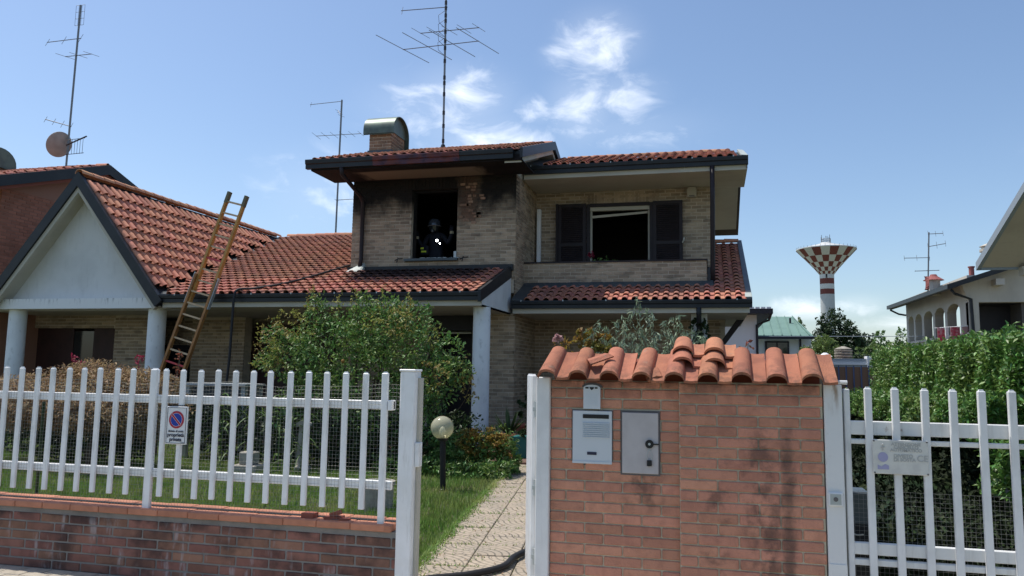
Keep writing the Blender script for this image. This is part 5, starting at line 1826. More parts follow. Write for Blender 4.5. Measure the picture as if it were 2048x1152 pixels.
# broken shards
sh = MB()
v, f = [], []
for e in (0, 1):
    for i in range(5):
        a = math.radians(40 + 25 * i)
        for rr in (0.075, 0.06):
            v.append((rr * math.cos(a), e * (0.16 - 0.02 * i), rr * math.sin(a) - 0.06))
for i in range(4):
    f += [(2 * i, 2 * i + 2, 12 + 2 * i - 0, 10 + 2 * i), (2 * i + 1, 11 + 2 * i, 13 + 2 * i, 2 * i + 3), (2 * i, 2 * i + 1, 2 * i + 3, 2 * i + 2), (10 + 2 * i, 12 + 2 * i, 13 + 2 * i, 11 + 2 * i)]
sh.add(v, f)
shm = sh.mesh('tile_shard', 'pillar_tile')
o = place('tile_shard', shm, None, (-0.77, 4.99, 1.575), (math.radians(20), math.radians(8), math.radians(-68)))
tag(o, 'broken terracotta shard wedged between the second and third pillar tiles', 'tile shard')
o = place('tile_shard', shm, None, (-0.33, 4.90, 1.475), (math.radians(24), math.radians(-10), math.radians(12)))
tag(o, 'broken terracotta shard left of the tile stack on the pillar', 'tile shard')

# mailbox, intercom, meter cabinet
mb = thing('mailbox', 'pale steel mailbox panel with louvres set into the brick pillar', 'mailbox', (-0.742, YF, 1.09))
b = MB(); b.box(-0.872, -0.612, YF + 0.036, YF + 0.3, 0.92, 1.268)
b.build('recess', 'panel_edge', mb)
b = MB(); b.cbox(-0.866, -0.616, YF + 0.020, YF + 0.036, 0.932, 1.262, 0.003)
b.build('front_panel', 'steel_panel', mb)
b = MB(); b.box(-0.866, -0.616, YF + 0.014, YF + 0.020, 0.934, 0.946)
b.build('bottom_lip', 'steel_panel', mb)
b = MB(); b.box(-0.772, -0.712, YF + 0.0165, YF + 0.0198, 0.988, 1.006)
b.build('label_slot', 'ink', mb)
b = MB(); b.box(-0.80, -0.635, YF + 0.0165, YF + 0.0198, 1.215, 1.240)
b.build('letter_slot', 'black_metal', mb)
lv = MB(); lv.hexa([(-0.085, -0.006, -0.004), (0.085, -0.006, -0.004), (0.085, 0.004, 0.0), (-0.085, 0.004, 0.0), (-0.085, -0.006, -0.001), (0.085, -0.006, -0.001), (0.085, 0.004, 0.004), (-0.085, 0.004, 0.004)])
lvm = lv.mesh('louvre', 'steel_panel')
for k in range(8):
    place('louvre', lvm, mb, (-0.715, YF + 0.018, 1.10 + k * 0.0125))
ic = thing('intercom', 'silver door intercom with a rounded top above the mailbox', 'intercom', (-0.742, YF, 1.34))
b = MB()
pp = [(-0.795, 1.275), (-0.688, 1.275), (-0.688, 1.405)] + [(-0.7415 + 0.0535 * math.cos(math.pi * i / 8), 1.405 + 0.022 * math.sin(math.pi * i / 8)) for i in range(1, 8)] + [(-0.795, 1.405)]
b.prism(pp, 'y', YF + 0.003, YF + 0.036)
b.build('housing', 'steel_panel', ic)
b = MB()
b.prism([(-0.755, 1.412), (-0.728, 1.412), (-0.728, 1.404), (-0.7415, 1.392), (-0.755, 1.404)], 'y', YF + 0.0, YF + 0.003)
b.box(-0.782, -0.762, YF + 0.0, YF + 0.003, 1.402, 1.412); b.box(-0.722, -0.705, YF + 0.0, YF + 0.003, 1.402, 1.412)
b.build('camera_window', 'black_metal', ic)
b = MB()
for k in range(4):
    b.box(-0.775, -0.708, YF + 0.0005, YF + 0.003, 1.352 - k * 0.018, 1.362 - k * 0.018)
b.build('call_button', 'steel_panel', ic)
b = MB()
pp = [(-0.808, 1.41), (-0.675, 1.41)] + [(-0.7415 + 0.0665 * math.cos(math.pi * i / 8), 1.41 + 0.03 * math.sin(math.pi * i / 8)) for i in range(1, 8)]
b.prism(pp, 'y', YF + 0.018, YF + 0.036)
b.build('rain_hood', 'panel_edge', ic)
mc = thing('meter_cabinet', 'grey cabinet door with a black knob beside the mailbox', 'cabinet', (-0.44, YF, 1.07))
b = MB(); b.box(-0.562, -0.318, YF + 0.034, YF + 0.3, 0.872, 1.27)
b.build('frame', 'panel_edge', mc)
b = MB(); b.cbox(-0.552, -0.328, YF + 0.022, YF + 0.034, 0.884, 1.258, 0.003)
b.build('door', 'grey_panel', mc)
b = MB()
P = [(-0.382 + 0.026 * math.cos(2 * math.pi * i / 20), 1.068 + 0.026 * math.sin(2 * math.pi * i / 20)) for i in range(20)]
b.prism(P, 'y', YF + 0.008, YF + 0.022)
b.box(-0.36, -0.322, YF + 0.01, YF + 0.016, 1.064, 1.072)
kn = b.build('knob', 'black_metal', mc)
b = MB(); P = [(-0.382 + 0.008 * math.cos(2 * math.pi * i / 12), 1.068 + 0.008 * math.sin(2 * math.pi * i / 12)) for i in range(12)]
b.prism(P, 'y', YF + 0.005, YF + 0.008)
b.build('keyhole', 'zinc', kn)
lk_ = thing('padlock', 'small black padlock hanging on a wire loop from the cabinet knob', 'padlock', (-0.382, YF, 0.95))
b = MB(); b.cbox(-0.398, -0.368, YF + 0.004, YF + 0.02, 0.934, 0.970, 0.003)
b.build('body', 'black_metal', lk_)
b = MB(); b.tube(cr([(-0.392, YF + 0.012, 0.97), (-0.398, YF + 0.012, 1.0), (-0.386, YF + 0.012, 1.03), (-0.382, YF + 0.012, 1.05), (-0.378, YF + 0.012, 1.03), (-0.366, YF + 0.012, 1.0), (-0.374, YF + 0.012, 0.97)]), 0.0022, 5)
b.build('wire_loop', 'zinc', lk_)

# ================================================================== SLIDING GATE
rp = thing('gate_post', 'rust-stained white post between the pillar and the sliding gate', 'post', (0.69, 5.0, 0))
b = MB(); b.cbox(0.637, 0.738, YF - 0.012, YF + 0.09, -0.05, 1.455, 0.005)
b.build('shaft', 'rusty_post', rp)
b = MB(); b.box(0.638, 0.737, YF - 0.018, YF - 0.0125, 0.36, 0.43); b.box(0.638, 0.737, YF - 0.017, YF - 0.0125, -0.05, 0.36)
b.build('base_sleeve', 'rusty_white', rp)
b = MB(); b.tube([(0.70, YF + 0.0, 1.468), (0.77, YF + 0.0, 1.468)], 0.012, 8)
b.build('top_roller', 'white_bar', rp)
ks = thing('key_switch', 'small square key switch on the rust-stained white post', 'switch', (0.684, YF, 0.795))
b = MB(); b.cbox(0.645, 0.723, YF - 0.03, YF - 0.0125, 0.757, 0.835, 0.004)
b.build('housing', 'sign_white', ks)
b = MB(); b.box(0.654, 0.714, YF - 0.0325, YF - 0.03, 0.766, 0.826)
b.build('face', 'zinc', ks)
disc('lock', 0.013, YF - 0.035, 'panel_edge', ks, 0.684, 0.797, 16)
sgt = thing('sliding_gate', 'white sliding driveway gate with upright bars and rusty rails', 'gate', (1.4, YF, 0))
gbar = picket_mesh(0.040, 0.030, 0.05, 1.445)
gbar.materials.clear(); gbar.materials.append(MT['white_bar'])
for i in range(20):
    place('bar', gbar, sgt, (0.882 + i * 0.1495, YF + 0.01, random.uniform(-.003, .003)), (random.uniform(-.004, .004), random.uniform(-.004, .004), 0))
for z0, z1 in ((1.165, 1.245), (1.112, 1.140), (0.485, 0.552), (0.425, 0.460), (0.05, 0.12)):
    b = MB(); b.cbox(0.78, 3.8, YF + 0.03, YF + 0.07, z0, z1, 0.004)
    b.build('rail', 'rusty_white', sgt)
b = MB(); b.cbox(0.752, 0.785, YF + 0.02, YF + 0.08, 0.05, 1.43, 0.004)
b.build('stile', 'white_bar', sgt)
V, F = wire_grid(list(np.arange(0.8, 3.7, 0.0255)), list(np.arange(0.1, 0.86, 0.0255)), YF + 0.085, r=0.0007)
np_obj('wire_mesh', V, F, 'wire', sgt, 'square welded wire mesh behind the gate bars', 'stuff')
ws = thing('gate_warning_sign', 'faded metal sign reading attenzione cancello automatico on the sliding gate', 'sign', (1.037, YF, 1.05))
b = MB(); b.cbox(0.892, 1.184, YF - 0.024, YF - 0.014, 0.952, 1.145, 0.003)
b.build('plate', 'faded_sign', ws)
yW = YF - 0.026
for k, s in enumerate(('ATTENZIONE', 'CANCELLO', 'AUTOMATICO')):
    text_part('lettering', s, 0.024, 1.068, yW, 1.122 - k * 0.017, 'faded_ink', ws, bold=0.0006, sx=1.05)
text_part('lettering', 'DIVIETO', 0.027, 1.052, yW, 1.055, 'faded_ink', ws, bold=0.0006)
text_part('lettering', 'DI SOSTA', 0.027, 1.058, yW, 1.034, 'faded_ink', ws, bold=0.0006)
text_part('lettering', 'CE', 0.05, 1.152, yW, 1.043, 'faded_ink', ws)
disc('no_parking_symbol', 0.027, yW, 'faded_blue', ws, 0.945, 1.047, 28)
b = MB(); b.tube([(0.945, yW, 1.085), (0.942, yW, 1.11)], 0.004, 5); b.sphere((0.945, yW, 1.118), 0.006, 8, 6); b.tube([(0.935, yW, 1.10), (0.958, yW, 1.105)], 0.003, 5)
b.build('pictogram', 'faded_ink', ws)
b = MB(); b.prism([(0.915, 0.978), (0.975, 0.978), (0.975, 1.0), (0.955, 1.008), (0.935, 0.994), (0.915, 1.004)], 'y', yW, yW + 0.001)
b.build('emblem', 'faded_blue', ws)
q = MB(); q.prism([(0.005 * math.cos(i * math.pi / 4), 0.005 * math.sin(i * math.pi / 4)) for i in range(8)], 'y', -0.004, 0)
qm = q.mesh('screw', 'panel_edge')
for x in (0.899, 1.177):
    for z in (0.959, 1.138):
        place('screw', qm, ws, (x, YF - 0.024, z))
mo = thing('gate_motor', 'grey gate motor box behind the white post', 'motor', (0.86, 5.35, 0.6))
b = MB(); b.cbox(0.80, 0.93, 5.28, 5.5, 0.60, 0.80, 0.01)
b.build('cover', 'flashing', mo)
b = MB(); b.box(0.81, 0.92, 5.29, 5.49, 0.0, 0.60)
b.build('base', 'black_metal', mo)
b = MB(); b.tube(cr([(0.79, 5.27, 0.58), (0.83, 5.25, 0.55), (0.88, 5.26, 0.55)]), 0.005, 5)
b.build('cable', 'cream', mo)

n = 260
rng = np.random.default_rng(77)
t_ = rng.random(n) * 6.5
o_ = rng.random(n) * 1.5
P = np.stack([p0.x + pd.x * t_ + pr_.x * o_, p0.y + pd.y * t_ + pr_.y * o_, np.full(n, 0.024)], 1)
V, F = leaves(P, 0.028, 0.45, rng, 3.0)
np_obj('fallen_leaves', V, F, 'leaf_maple', kind='stuff')

# ================================================================== LAMP
lp = thing('garden_lamp', 'garden lamp with a pale globe on a black post', 'lamp', (-3.33, 9.6, 0))
b = MB(); b.tube([(-3.325, 9.6, 0), (-3.345, 9.6, 0.62)], 0.038, 14)
b.build('post', 'black_metal', lp, smooth=True, auto=50)
b = MB(); b.lathe([(0.062, 0), (0.062, 0.012), (0.05, 0.02)], (-3.325, 9.6, 0.0), 16)
b.build('foot', 'black_metal', lp)
b = MB(); b.lathe([(0.06, 0.0), (0.075, 0.03)], (-3.345, 9.6, 0.615), 18)
b.build('collar', 'black_metal', lp)
b = MB(); b.sphere((-3.355, 9.6, 0.778), 0.148, 32, 18)
gl = b.build('globe', 'globe', lp, smooth=True)
gm = bpy.data.materials.new('globe_glass')
gm.use_nodes = True
t = gm.node_tree
pb = t.nodes['Principled BSDF']
pb.inputs['Base Color'].default_value = (0.75, 0.72, 0.52, 1)
pb.inputs['Roughness'].default_value = 0.12
tr = N(t, 'ShaderNodeBsdfTransparent'); tr.inputs[0].default_value = (0.95, 0.93, 0.78, 1)
mx = N(t, 'ShaderNodeMixShader'); mx.inputs[0].default_value = 0.45
lk(t, tr.outputs[0], mx.inputs[1]); lk(t, pb.outputs[0], mx.inputs[2])
lk(t, mx.outputs[0], t.nodes['Material Output'].inputs['Surface'])
gl.data.materials.clear(); gl.data.materials.append(gm)
b = MB(); b.lathe([(0.02, 0), (0.035, 0.03), (0.045, 0.09), (0.03, 0.13), (0.005, 0.15)], (-3.35, 9.6, 0.645), 14)
b.build('bulb', 'sign_white', lp, smooth=True)

# ================================================================== PLANTS
def plant(name, label, cat, base, lobes, n, size, ar, m, stems=(), sm='bark', seed=1, up=0.5, shell=0.45, extra=None, group=None, droop=0.0):
    t = thing(name, label, cat, base, group)
    rng = np.random.default_rng(seed)
    P, out = lobes_points(lobes, n, rng, shell)
    P[:, 2] = np.maximum(P[:, 2], 0.02)
    V, F = leaves(P, size, ar, rng, up, out, droop)
    np_obj('foliage', V, F, m, t, kind=None)
    if extra:
        lob2, n2, s2, a2, m2 = extra
        P, out = lobes_points(lob2, n2, rng, 0.3)
        V, F = leaves(P, s2, a2, rng, up, out)
        np_obj('young_foliage', V, F, m2, t)
    for pts, r in stems:
        b = MB(); b.tube(cr(pts, 4), r, 7, r1=r * 0.45)
        b.build('stem', sm, t)
    return t

# big pomegranate-like bush in front of the porch
rb = random.Random(5)
lob = [(-5.35, 11.6, 1.25, 1.25, 0.9, 0.95), (-5.9, 11.5, 1.75, 0.75, 0.7, 0.7), (-4.75, 11.6, 1.75, 0.7, 0.7, 0.65), (-5.3, 11.7, 2.1, 0.75, 0.6, 0.5),
       (-6.55, 11.4, 1.65, 0.45, 0.5, 0.5), (-4.15, 11.4, 1.35, 0.45, 0.5, 0.4), (-6.0, 11.5, 0.75, 0.9, 0.7, 0.65), (-4.7, 11.4, 0.7, 0.8, 0.6, 0.6),
       (-6.2, 11.5, 2.35, 0.22, 0.25, 0.38), (-4.55, 11.6, 2.3, 0.35, 0.3, 0.33), (-6.9, 11.4, 1.95, 0.22, 0.25, 0.3), (-3.75, 11.4, 1.5, 0.28, 0.3, 0.2),
       (-5.45, 11.6, 2.5, 0.2, 0.2, 0.25), (-7.05, 11.4, 1.6, 0.22, 0.2, 0.15), (-3.95, 11.5, 1.8, 0.3, 0.25, 0.3), (-5.0, 11.6, 2.45, 0.3, 0.3, 0.25)]
shoots = [(-6.25, 2.75, 0.12), (-5.5, 2.72, 0.1), (-4.6, 2.62, 0.1), (-7.15, 2.15, 0.12), (-6.85, 1.85, .15), (-4.15, 2.1, .15), (-3.55, 1.35, .18), (-3.7, 1.6, .12), (-5.05, 2.72, .1), (-5.8, 2.6, .12)]
lob_t = [(x, 11.4, z - 0.12, r, r, 0.28) for x, z, r in shoots] + [(-6.4, 11.1, 2.2, 0.5, 0.3, 0.3), (-4.7, 11.1, 2.25, 0.5, 0.3, 0.3), (-6.7, 11.0, 1.7, 0.4, 0.2, 0.4), (-4.0, 11.0, 1.4, 0.4, 0.2, 0.3)]
stems = []
for k in range(12):
    a = rb.uniform(-1, 1)
    stems.append(([(-5.4 + a * 0.25, 11.55, 0.0), (-5.4 + a * 0.7, 11.5, 0.7), (-5.35 + a * 1.25, 11.5 + rb.uniform(-.3, .3), 1.6 + rb.uniform(-.2, .5))], 0.03))
for x, z, r in shoots:
    stems.append(([(-5.35 + (x + 5.35) * 0.6, 11.5, z - 0.8), (x * 0.9 - 0.53, 11.45, z - 0.4), (x, 11.4, z)], 0.008))
plant('bush', 'large round green bush with yellowish shoots before the porch', 'bush', (-5.4, 11.5, 0), lob, 14500, 0.078, 0.42, 'leaf_bush', stems, seed=3,
      extra=(lob_t, 1700, 0.055, 0.45, 'leaf_tip'), up=0.7, shell=0.5)
b = MB(); b.sphere((-5.35, 10.75, 1.62), 0.03, 10, 8)
tag(b.build('pomegranate', 'leaf_orange'), 'small orange fruit hanging in the large green bush', 'fruit')

lob = [(-8.6, 9.7, 0.92, 1.2, 0.8, 0.42), (-9.7, 9.8, 0.95, 0.9, 0.7, 0.42), (-7.95, 9.7, 0.85, 0.45, 0.5, 0.40), (-8.9, 9.8, 1.32, 0.6, 0.5, 0.25), (-8.2, 9.8, 1.25, 0.6, 0.5, 0.22), (-10.6, 9.9, 0.9, 0.8, 0.6, 0.4)]
stems = [([(-8.9, 9.8, 0), (-8.8, 9.8, 0.45), (-8.4 + k * 0.35 - 1.2, 9.75, 0.95)], 0.035) for k in range(7)]
plant('maple_shrub', 'low spreading japanese maple with brown feathery leaves behind the fence', 'shrub', (-8.8, 9.8, 0), lob, 30000, 0.07, 0.3, 'leaf_maple', stems, seed=5, up=0.9, droop=0.3, shell=0.6)
lob = [(-9.6, 10.4, 0.42, 1.4, 0.5, 0.45), (-8.6, 10.3, 0.4, 0.5, 0.4, 0.45)]
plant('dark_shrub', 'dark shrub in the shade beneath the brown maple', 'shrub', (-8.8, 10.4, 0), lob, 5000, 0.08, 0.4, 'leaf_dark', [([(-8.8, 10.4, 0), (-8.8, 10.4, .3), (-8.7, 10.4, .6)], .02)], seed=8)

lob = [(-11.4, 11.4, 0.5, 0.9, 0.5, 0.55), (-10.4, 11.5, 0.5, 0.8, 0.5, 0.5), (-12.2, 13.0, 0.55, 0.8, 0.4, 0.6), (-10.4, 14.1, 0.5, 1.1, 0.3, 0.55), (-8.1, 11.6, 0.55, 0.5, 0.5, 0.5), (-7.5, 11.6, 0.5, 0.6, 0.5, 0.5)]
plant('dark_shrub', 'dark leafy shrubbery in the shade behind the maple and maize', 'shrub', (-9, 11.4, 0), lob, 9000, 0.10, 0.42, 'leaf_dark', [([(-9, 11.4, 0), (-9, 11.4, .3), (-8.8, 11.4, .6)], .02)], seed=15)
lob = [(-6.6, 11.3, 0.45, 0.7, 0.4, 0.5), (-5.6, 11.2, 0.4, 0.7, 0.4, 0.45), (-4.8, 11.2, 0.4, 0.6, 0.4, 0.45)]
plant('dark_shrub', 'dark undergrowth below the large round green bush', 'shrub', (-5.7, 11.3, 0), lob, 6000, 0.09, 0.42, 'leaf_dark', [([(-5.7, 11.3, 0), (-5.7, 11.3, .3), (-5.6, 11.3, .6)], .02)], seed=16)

def flower_stalk(name, label, base, pts, seed, m='flower', n=90):
    t = thing(name, label, 'flower', base)
    rng = np.random.default_rng(seed)
    b = MB(); b.tube(cr(pts, 5), 0.006, 5)
    b.build('stem', 'twig', t)
    C_ = np.array([p for p in cr(pts, 8)])[len(pts) * 3:]
    P = C_[rng.integers(0, len(C_), n)] + rng.normal(size=(n, 3)) * 0.03
    V, F = leaves(P, 0.05, 0.6, rng, 0.3)
    np_obj('blossom', V, F, m, t)
flower_stalk('flower_stalk', 'leaning stalk of dark red flowers near the first white column', (-10.2, 10.9, 0), [(-9.7, 10.9, 0.2), (-9.8, 10.9, 1.0), (-10.1, 10.9, 1.45), (-10.35, 10.9, 1.62)], 3)
flower_stalk('flower_stalk', 'single pink flower head above the brown maple', (-9.0, 10.9, 0), [(-9.15, 10.9, 0.2), (-9.1, 10.9, 1.2), (-9.05, 10.9, 1.55), (-9.02, 10.9, 1.62)], 4, 'flower', 40)
flower_stalk('flower_stalk', 'faded dark red flower spike beside the second white column', (-8.3, 10.9, 0), [(-8.4, 10.9, 0.2), (-8.35, 10.9, 1.1), (-8.3, 10.9, 1.5), (-8.28, 10.9, 1.72)], 5, 'leaf_red', 60)

# maize-like stalks by the fence
t = None
for k, (x, y, h_) in enumerate([(-7.25, 10.6, 1.15), (-7.0, 10.5, 1.05), (-6.6, 10.45, 0.95), (-6.15, 10.4, 1.2), (-6.0, 10.5, 1.1), (-5.8, 10.45, 0.9)]):
    lab = ['tallest maize stalk at the left, beside the no-parking sign', 'maize stalk just right of the leftmost one', 'slender short maize stalk in the gap of the row',
           'tallest maize stalk of the right-hand clump', 'maize stalk second from the right end of the row', 'short maize stalk at the right end of the row'][k]
    t = thing('maize_plant', lab, 'maize', (x, y, 0), 'maize stalks behind the fence')
    b = MB(); b.tube([(x, y, 0), (x + 0.02, y, h_)], 0.012, 6)
    b.build('stem', 'corn', t)
    rk = random.Random(k)
    z = 0.15
    while z < h_:
        b = MB()
        a = rk.uniform(0, 6.28); L = rk.uniform(0.22, 0.4)
        d = Vector((math.cos(a), math.sin(a), 0)); s_ = Vector((-d.y, d.x, 0))
        p = Vector((x, y, z))
        prev = None
        for i in range(5):
            u = i / 4
            c = p + d * L * u + Vector((0, 0, 0.28 * u * L * 2 - 0.9 * u * u * L))
            w_ = 0.022 * (1 - u) + 0.003
            cur = (c - s_ * w_, c + s_ * w_)
            if prev:
                b.add([prev[0], prev[1], cur[1], cur[0]], [(0, 1, 2, 3)])
            prev = cur
        b.build('leaf', 'corn', t)
        z += 0.085

# azalea by path, ground plants, potted agave, planters
lob = [(-3.65, 11.35, 0.38, 0.5, 0.4, 0.3), (-3.2, 11.3, 0.40, 0.4, 0.35, 0.28), (-2.98, 11.3, 0.34, 0.22, 0.25, 0.2), (-3.9, 11.4, 0.3, 0.35, 0.3, 0.25)]
plant('azalea', 'low shrub with orange-tipped leaves beside the garden path', 'shrub', (-3.4, 11.3, 0), lob, 4200, 0.055, 0.45, 'leaf_bush',
      [([(-3.4, 11.3, 0), (-3.4, 11.3, .2), (-3.2, 11.3, .4)], .015)], seed=12, extra=([(-3.2, 11.2, 0.46, 0.42, 0.3, 0.22), (-3.45, 11.2, 0.5, .25, .25, .15)], 2200, 0.05, 0.5, 'leaf_orange'))
lob = [(-2.95, 10.85, 0.13, 0.25, 0.35, 0.13), (-3.5, 10.8, 0.1, 0.55, 0.25, 0.12), (-2.85, 11.3, 0.16, 0.14, 0.3, 0.15), (-4.4, 10.9, 0.12, 0.6, 0.3, 0.14)]
plant('ground_cover', 'leafy green plants creeping along the path edge below the orange shrub', 'plants', (-3.2, 10.9, 0), lob, 2600, 0.07, 0.4, 'leaf_hedge', [], seed=13)
lob = [(-4.6, 12.3, 0.5, 0.8, 0.5, 0.5), (-4.2, 12.1, 0.3, 0.5, 0.4, 0.35)]
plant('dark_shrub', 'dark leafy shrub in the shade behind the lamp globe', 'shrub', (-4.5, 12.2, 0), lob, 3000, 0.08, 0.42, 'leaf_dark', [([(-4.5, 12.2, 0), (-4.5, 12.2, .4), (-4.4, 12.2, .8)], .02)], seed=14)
ag = thing('potted_agave', 'spiky dark agave in a pot by the porch wall', 'potted plant', (-3.5, 13.6, 0.1))
b = MB(); b.lathe([(0.17, 0), (0.23, 0.26), (0.25, 0.26), (0.25, 0.3)], (-3.5, 13.6, 0.1), 20)
b.build('pot', 'clay', ag)
rk = random.Random(2)
for k in range(26):
    b = MB()
    a = rk.uniform(0, 6.28); el = rk.uniform(0.35, 1.35); L = rk.uniform(0.35, 0.55)
    d = Vector((math.cos(a) * math.cos(el), math.sin(a) * math.cos(el), math.sin(el))); s_ = Vector((-math.sin(a), math.cos(a), 0)); u_ = s_.cross(d)
    p = Vector((-3.5, 13.6, 0.38))
    m_ = p + d * L * 0.45
    b.add([p - s_ * 0.02, p + s_ * 0.02, m_ + s_ * 0.03, m_ - s_ * 0.03, p + d * L, m_ - u_ * 0.012], [(0, 1, 2, 5), (0, 5, 3), (5, 2, 4), (3, 5, 4)])
    b.build('leaf', 'leaf_dark', ag)
for (x, y, lab, m_) in ((-3.12, 13.25, 'square teal planter standing on the porch step', 'teal'),):
    t = thing('planter', lab, 'planter', (x, y, 0.1))
    b = MB(); b.hexa([(x - .15, y - .15, .05), (x + .15, y - .15, .05), (x + .15, y + .15, .05), (x - .15, y + .15, .05), (x - .19, y - .19, .38), (x + .19, y - .19, .38), (x + .19, y + .19, .38), (x - .19, y + .19, .38)])
    b.build('tub', m_, t)
    b = MB(); b.box(x - .2, x + .2, y - .2, y + .2, .38, .41)
    b.build('rim', m_, t)
    P, out = lobes_points([(x, y, .5, .2, .2, .14)], 220, np.random.default_rng(9))
    V, F = leaves(P, .09, .4, np.random.default_rng(9), .6, out)
    np_obj('foliage', V, F, 'leaf_dark', t)
t = thing('planter', 'dark red planter behind the teal one at the porch', 'planter', (-3.3, 14.1, 0.1))
b = MB(); b.lathe([(0.16, 0), (0.2, 0.42), (0.22, 0.42), (0.22, 0.46)], (-3.3, 14.1, 0.1), 18)
b.build('tub', 'clay', t)
P, out = lobes_points([(-3.3, 14.1, .8, .25, .2, .3)], 240, np.random.default_rng(10))
V, F = leaves(P, .1, .35, np.random.default_rng(10), .6, out)
np_obj('foliage', V, F, 'leaf_dark', t)

# olive-leaved shrub behind the pillar
def upright_shrub(name, label, stems, seed, m='leaf_olive', size=0.055, ar=0.2, dens=34, cat='shrub'):
    rng = np.random.default_rng(seed)
    s0 = stems[0][0]
    t = thing(name, label, cat, (s0[0], s0[1], 0))
    PP, OO = [], []
    for pts in stems:
        C_ = cr(pts, 8)
        b = MB(); b.tube(C_[::2], 0.006, 5, r1=0.0025)
        b.build('stem', 'twig', t)
        C_ = np.array(C_)
        k0 = int(len(C_) * 0.3)
        Q = C_[rng.integers(k0, len(C_), dens)]
        PP.append(Q + rng.normal(size=Q.shape) * np.array([0.018, 0.018, 0.02]))
        o = rng.normal(size=Q.shape); o[:, 2] = np.abs(o[:, 2]) + 0.8
        OO.append(o)
    P = np.concatenate(PP); O_ = np.concatenate(OO)
    V, F = leaves(P, size, ar, rng, 0.2, O_)
    np_obj('foliage', V, F, m, t)
    return t
rk = random.Random(8)
st = []
tops = [(-0.62, 2.14), (-0.66, 2.02), (-0.55, 2.06), (-0.50, 1.98), (-0.72, 1.95), (-0.98, 1.93), (-1.03, 1.86), (-0.9, 1.88), (-0.82, 1.96), (-0.76, 1.9), (-0.4, 1.93), (-0.33, 1.98), (-0.27, 1.99),
        (-0.36, 1.86), (-0.22, 1.85), (-0.15, 1.88), (-0.94, 1.78), (-1.08, 1.8), (-0.45, 1.84), (-0.58, 1.88), (-0.68, 1.84), (-0.84, 1.8), (-0.3, 1.8), (-0.08, 1.8), (-0.5, 1.76), (-0.74, 1.76), (-0.62, 1.72),
        (-0.9, 1.7), (-0.4, 1.72), (-0.18, 1.72), (-1.0, 1.72), (-0.05, 1.75)]
for (x, z) in tops:
    x0 = -0.6 + (x + 0.6) * 0.45
    y0 = 6.9 + rk.uniform(-.2, .2)
    st.append([(x0, y0, 0.2), (x0 + (x - x0) * 0.5, y0, 1.0), (x + rk.uniform(-.03, .03), y0 + rk.uniform(-.06, .06), 1.55 + (z - 1.55) * 0.5), (x, y0 + rk.uniform(-.1, .1), z)])
upright_shrub('olive_shrub', 'silvery upright shrub with thin leaves rising behind the tiled pillar', st, 21, dens=75)
lob = [(-0.6, 6.9, 1.45, 0.6, 0.3, 0.22)]
rng = np.random.default_rng(4)
lob = [(-1.0, 6.3, 1.76, 0.12, 0.1, 0.10), (-0.93, 6.3, 1.72, 0.15, 0.1, 0.10), (-0.85, 6.3, 1.69, 0.12, .1, .12)]
plant('rose_bush', 'yellow-leaved rose bush above the left end of the pillar tiles', 'rose', (-0.98, 6.3, 0), lob, 420, 0.05, 0.55, 'leaf_orange', [([(-0.95, 6.3, 0), (-0.95, 6.3, 1.0), (-0.97, 6.3, 1.65)], .008)], seed=31, shell=0.1)
t = thing('rose', 'pale pink rose bloom at the left end of the pillar roof', 'rose', (-1.17, 6.2, 1.6))
b = MB(); b.tube(cr([(-1.1, 6.2, 0.1), (-1.12, 6.2, 1.2), (-1.19, 6.2, 1.76)]), 0.006, 5)
b.build('stem', 'twig', t)
P = np.random.default_rng(5).normal(size=(40, 3)) * 0.016 + np.array([-1.20, 6.2, 1.78])
V, F = leaves(P, 0.04, 0.8, np.random.default_rng(5), .8)
np_obj('bloom', V, F, 'flower_pink', t)
P = np.random.default_rng(6).normal(size=(26, 3)) * np.array([.05, .03, .03]) + np.array([-1.14, 6.2, 1.73])
V, F = leaves(P, 0.045, 0.55, np.random.default_rng(6), .8)
np_obj('foliage', V, F, 'leaf_orange', t)
upright_shrub('rose_shoot', 'single reddish rose shoot standing above the right pillar tiles', [
    [(0.24, 6.0, 0.1), (0.245, 6.0, 1.2), (0.25, 6.0, 1.6), (0.262, 6.0, 1.74)], [(0.245, 6.0, 1.4), (0.22, 6.0, 1.55), (0.2, 6.0, 1.62), (0.185, 6.0, 1.63)],
    [(0.245, 6.0, 1.4), (0.27, 6.0, 1.55), (0.3, 6.0, 1.60), (0.325, 6.0, 1.60)], [(0.245, 6.0, 1.45), (0.23, 6.0, 1.6), (0.225, 6.0, 1.66), (0.215, 6.0, 1.68)]], 33, 'leaf_red', 0.045, 0.5, 16, 'rose')
# ivy on the square porch column
lob = [(-0.12, 16.35, 2.3, 0.12, 0.1, 0.35), (-0.30, 16.35, 2.45, 0.16, 0.1, 0.2), (-0.15, 16.35, 1.7, 0.14, 0.1, 0.5), (-0.33, 16.35, 1.9, 0.07, .1, .4)]
plant('ivy', 'dark ivy climbing the square porch column and downpipe', 'ivy', (-0.2, 16.3, 0), lob, 700, 0.08, 0.6, 'leaf_dark', [([(-0.2, 16.33, 0), (-0.17, 16.33, 1.2), (-0.15, 16.33, 2.4)], .01)], seed=41)
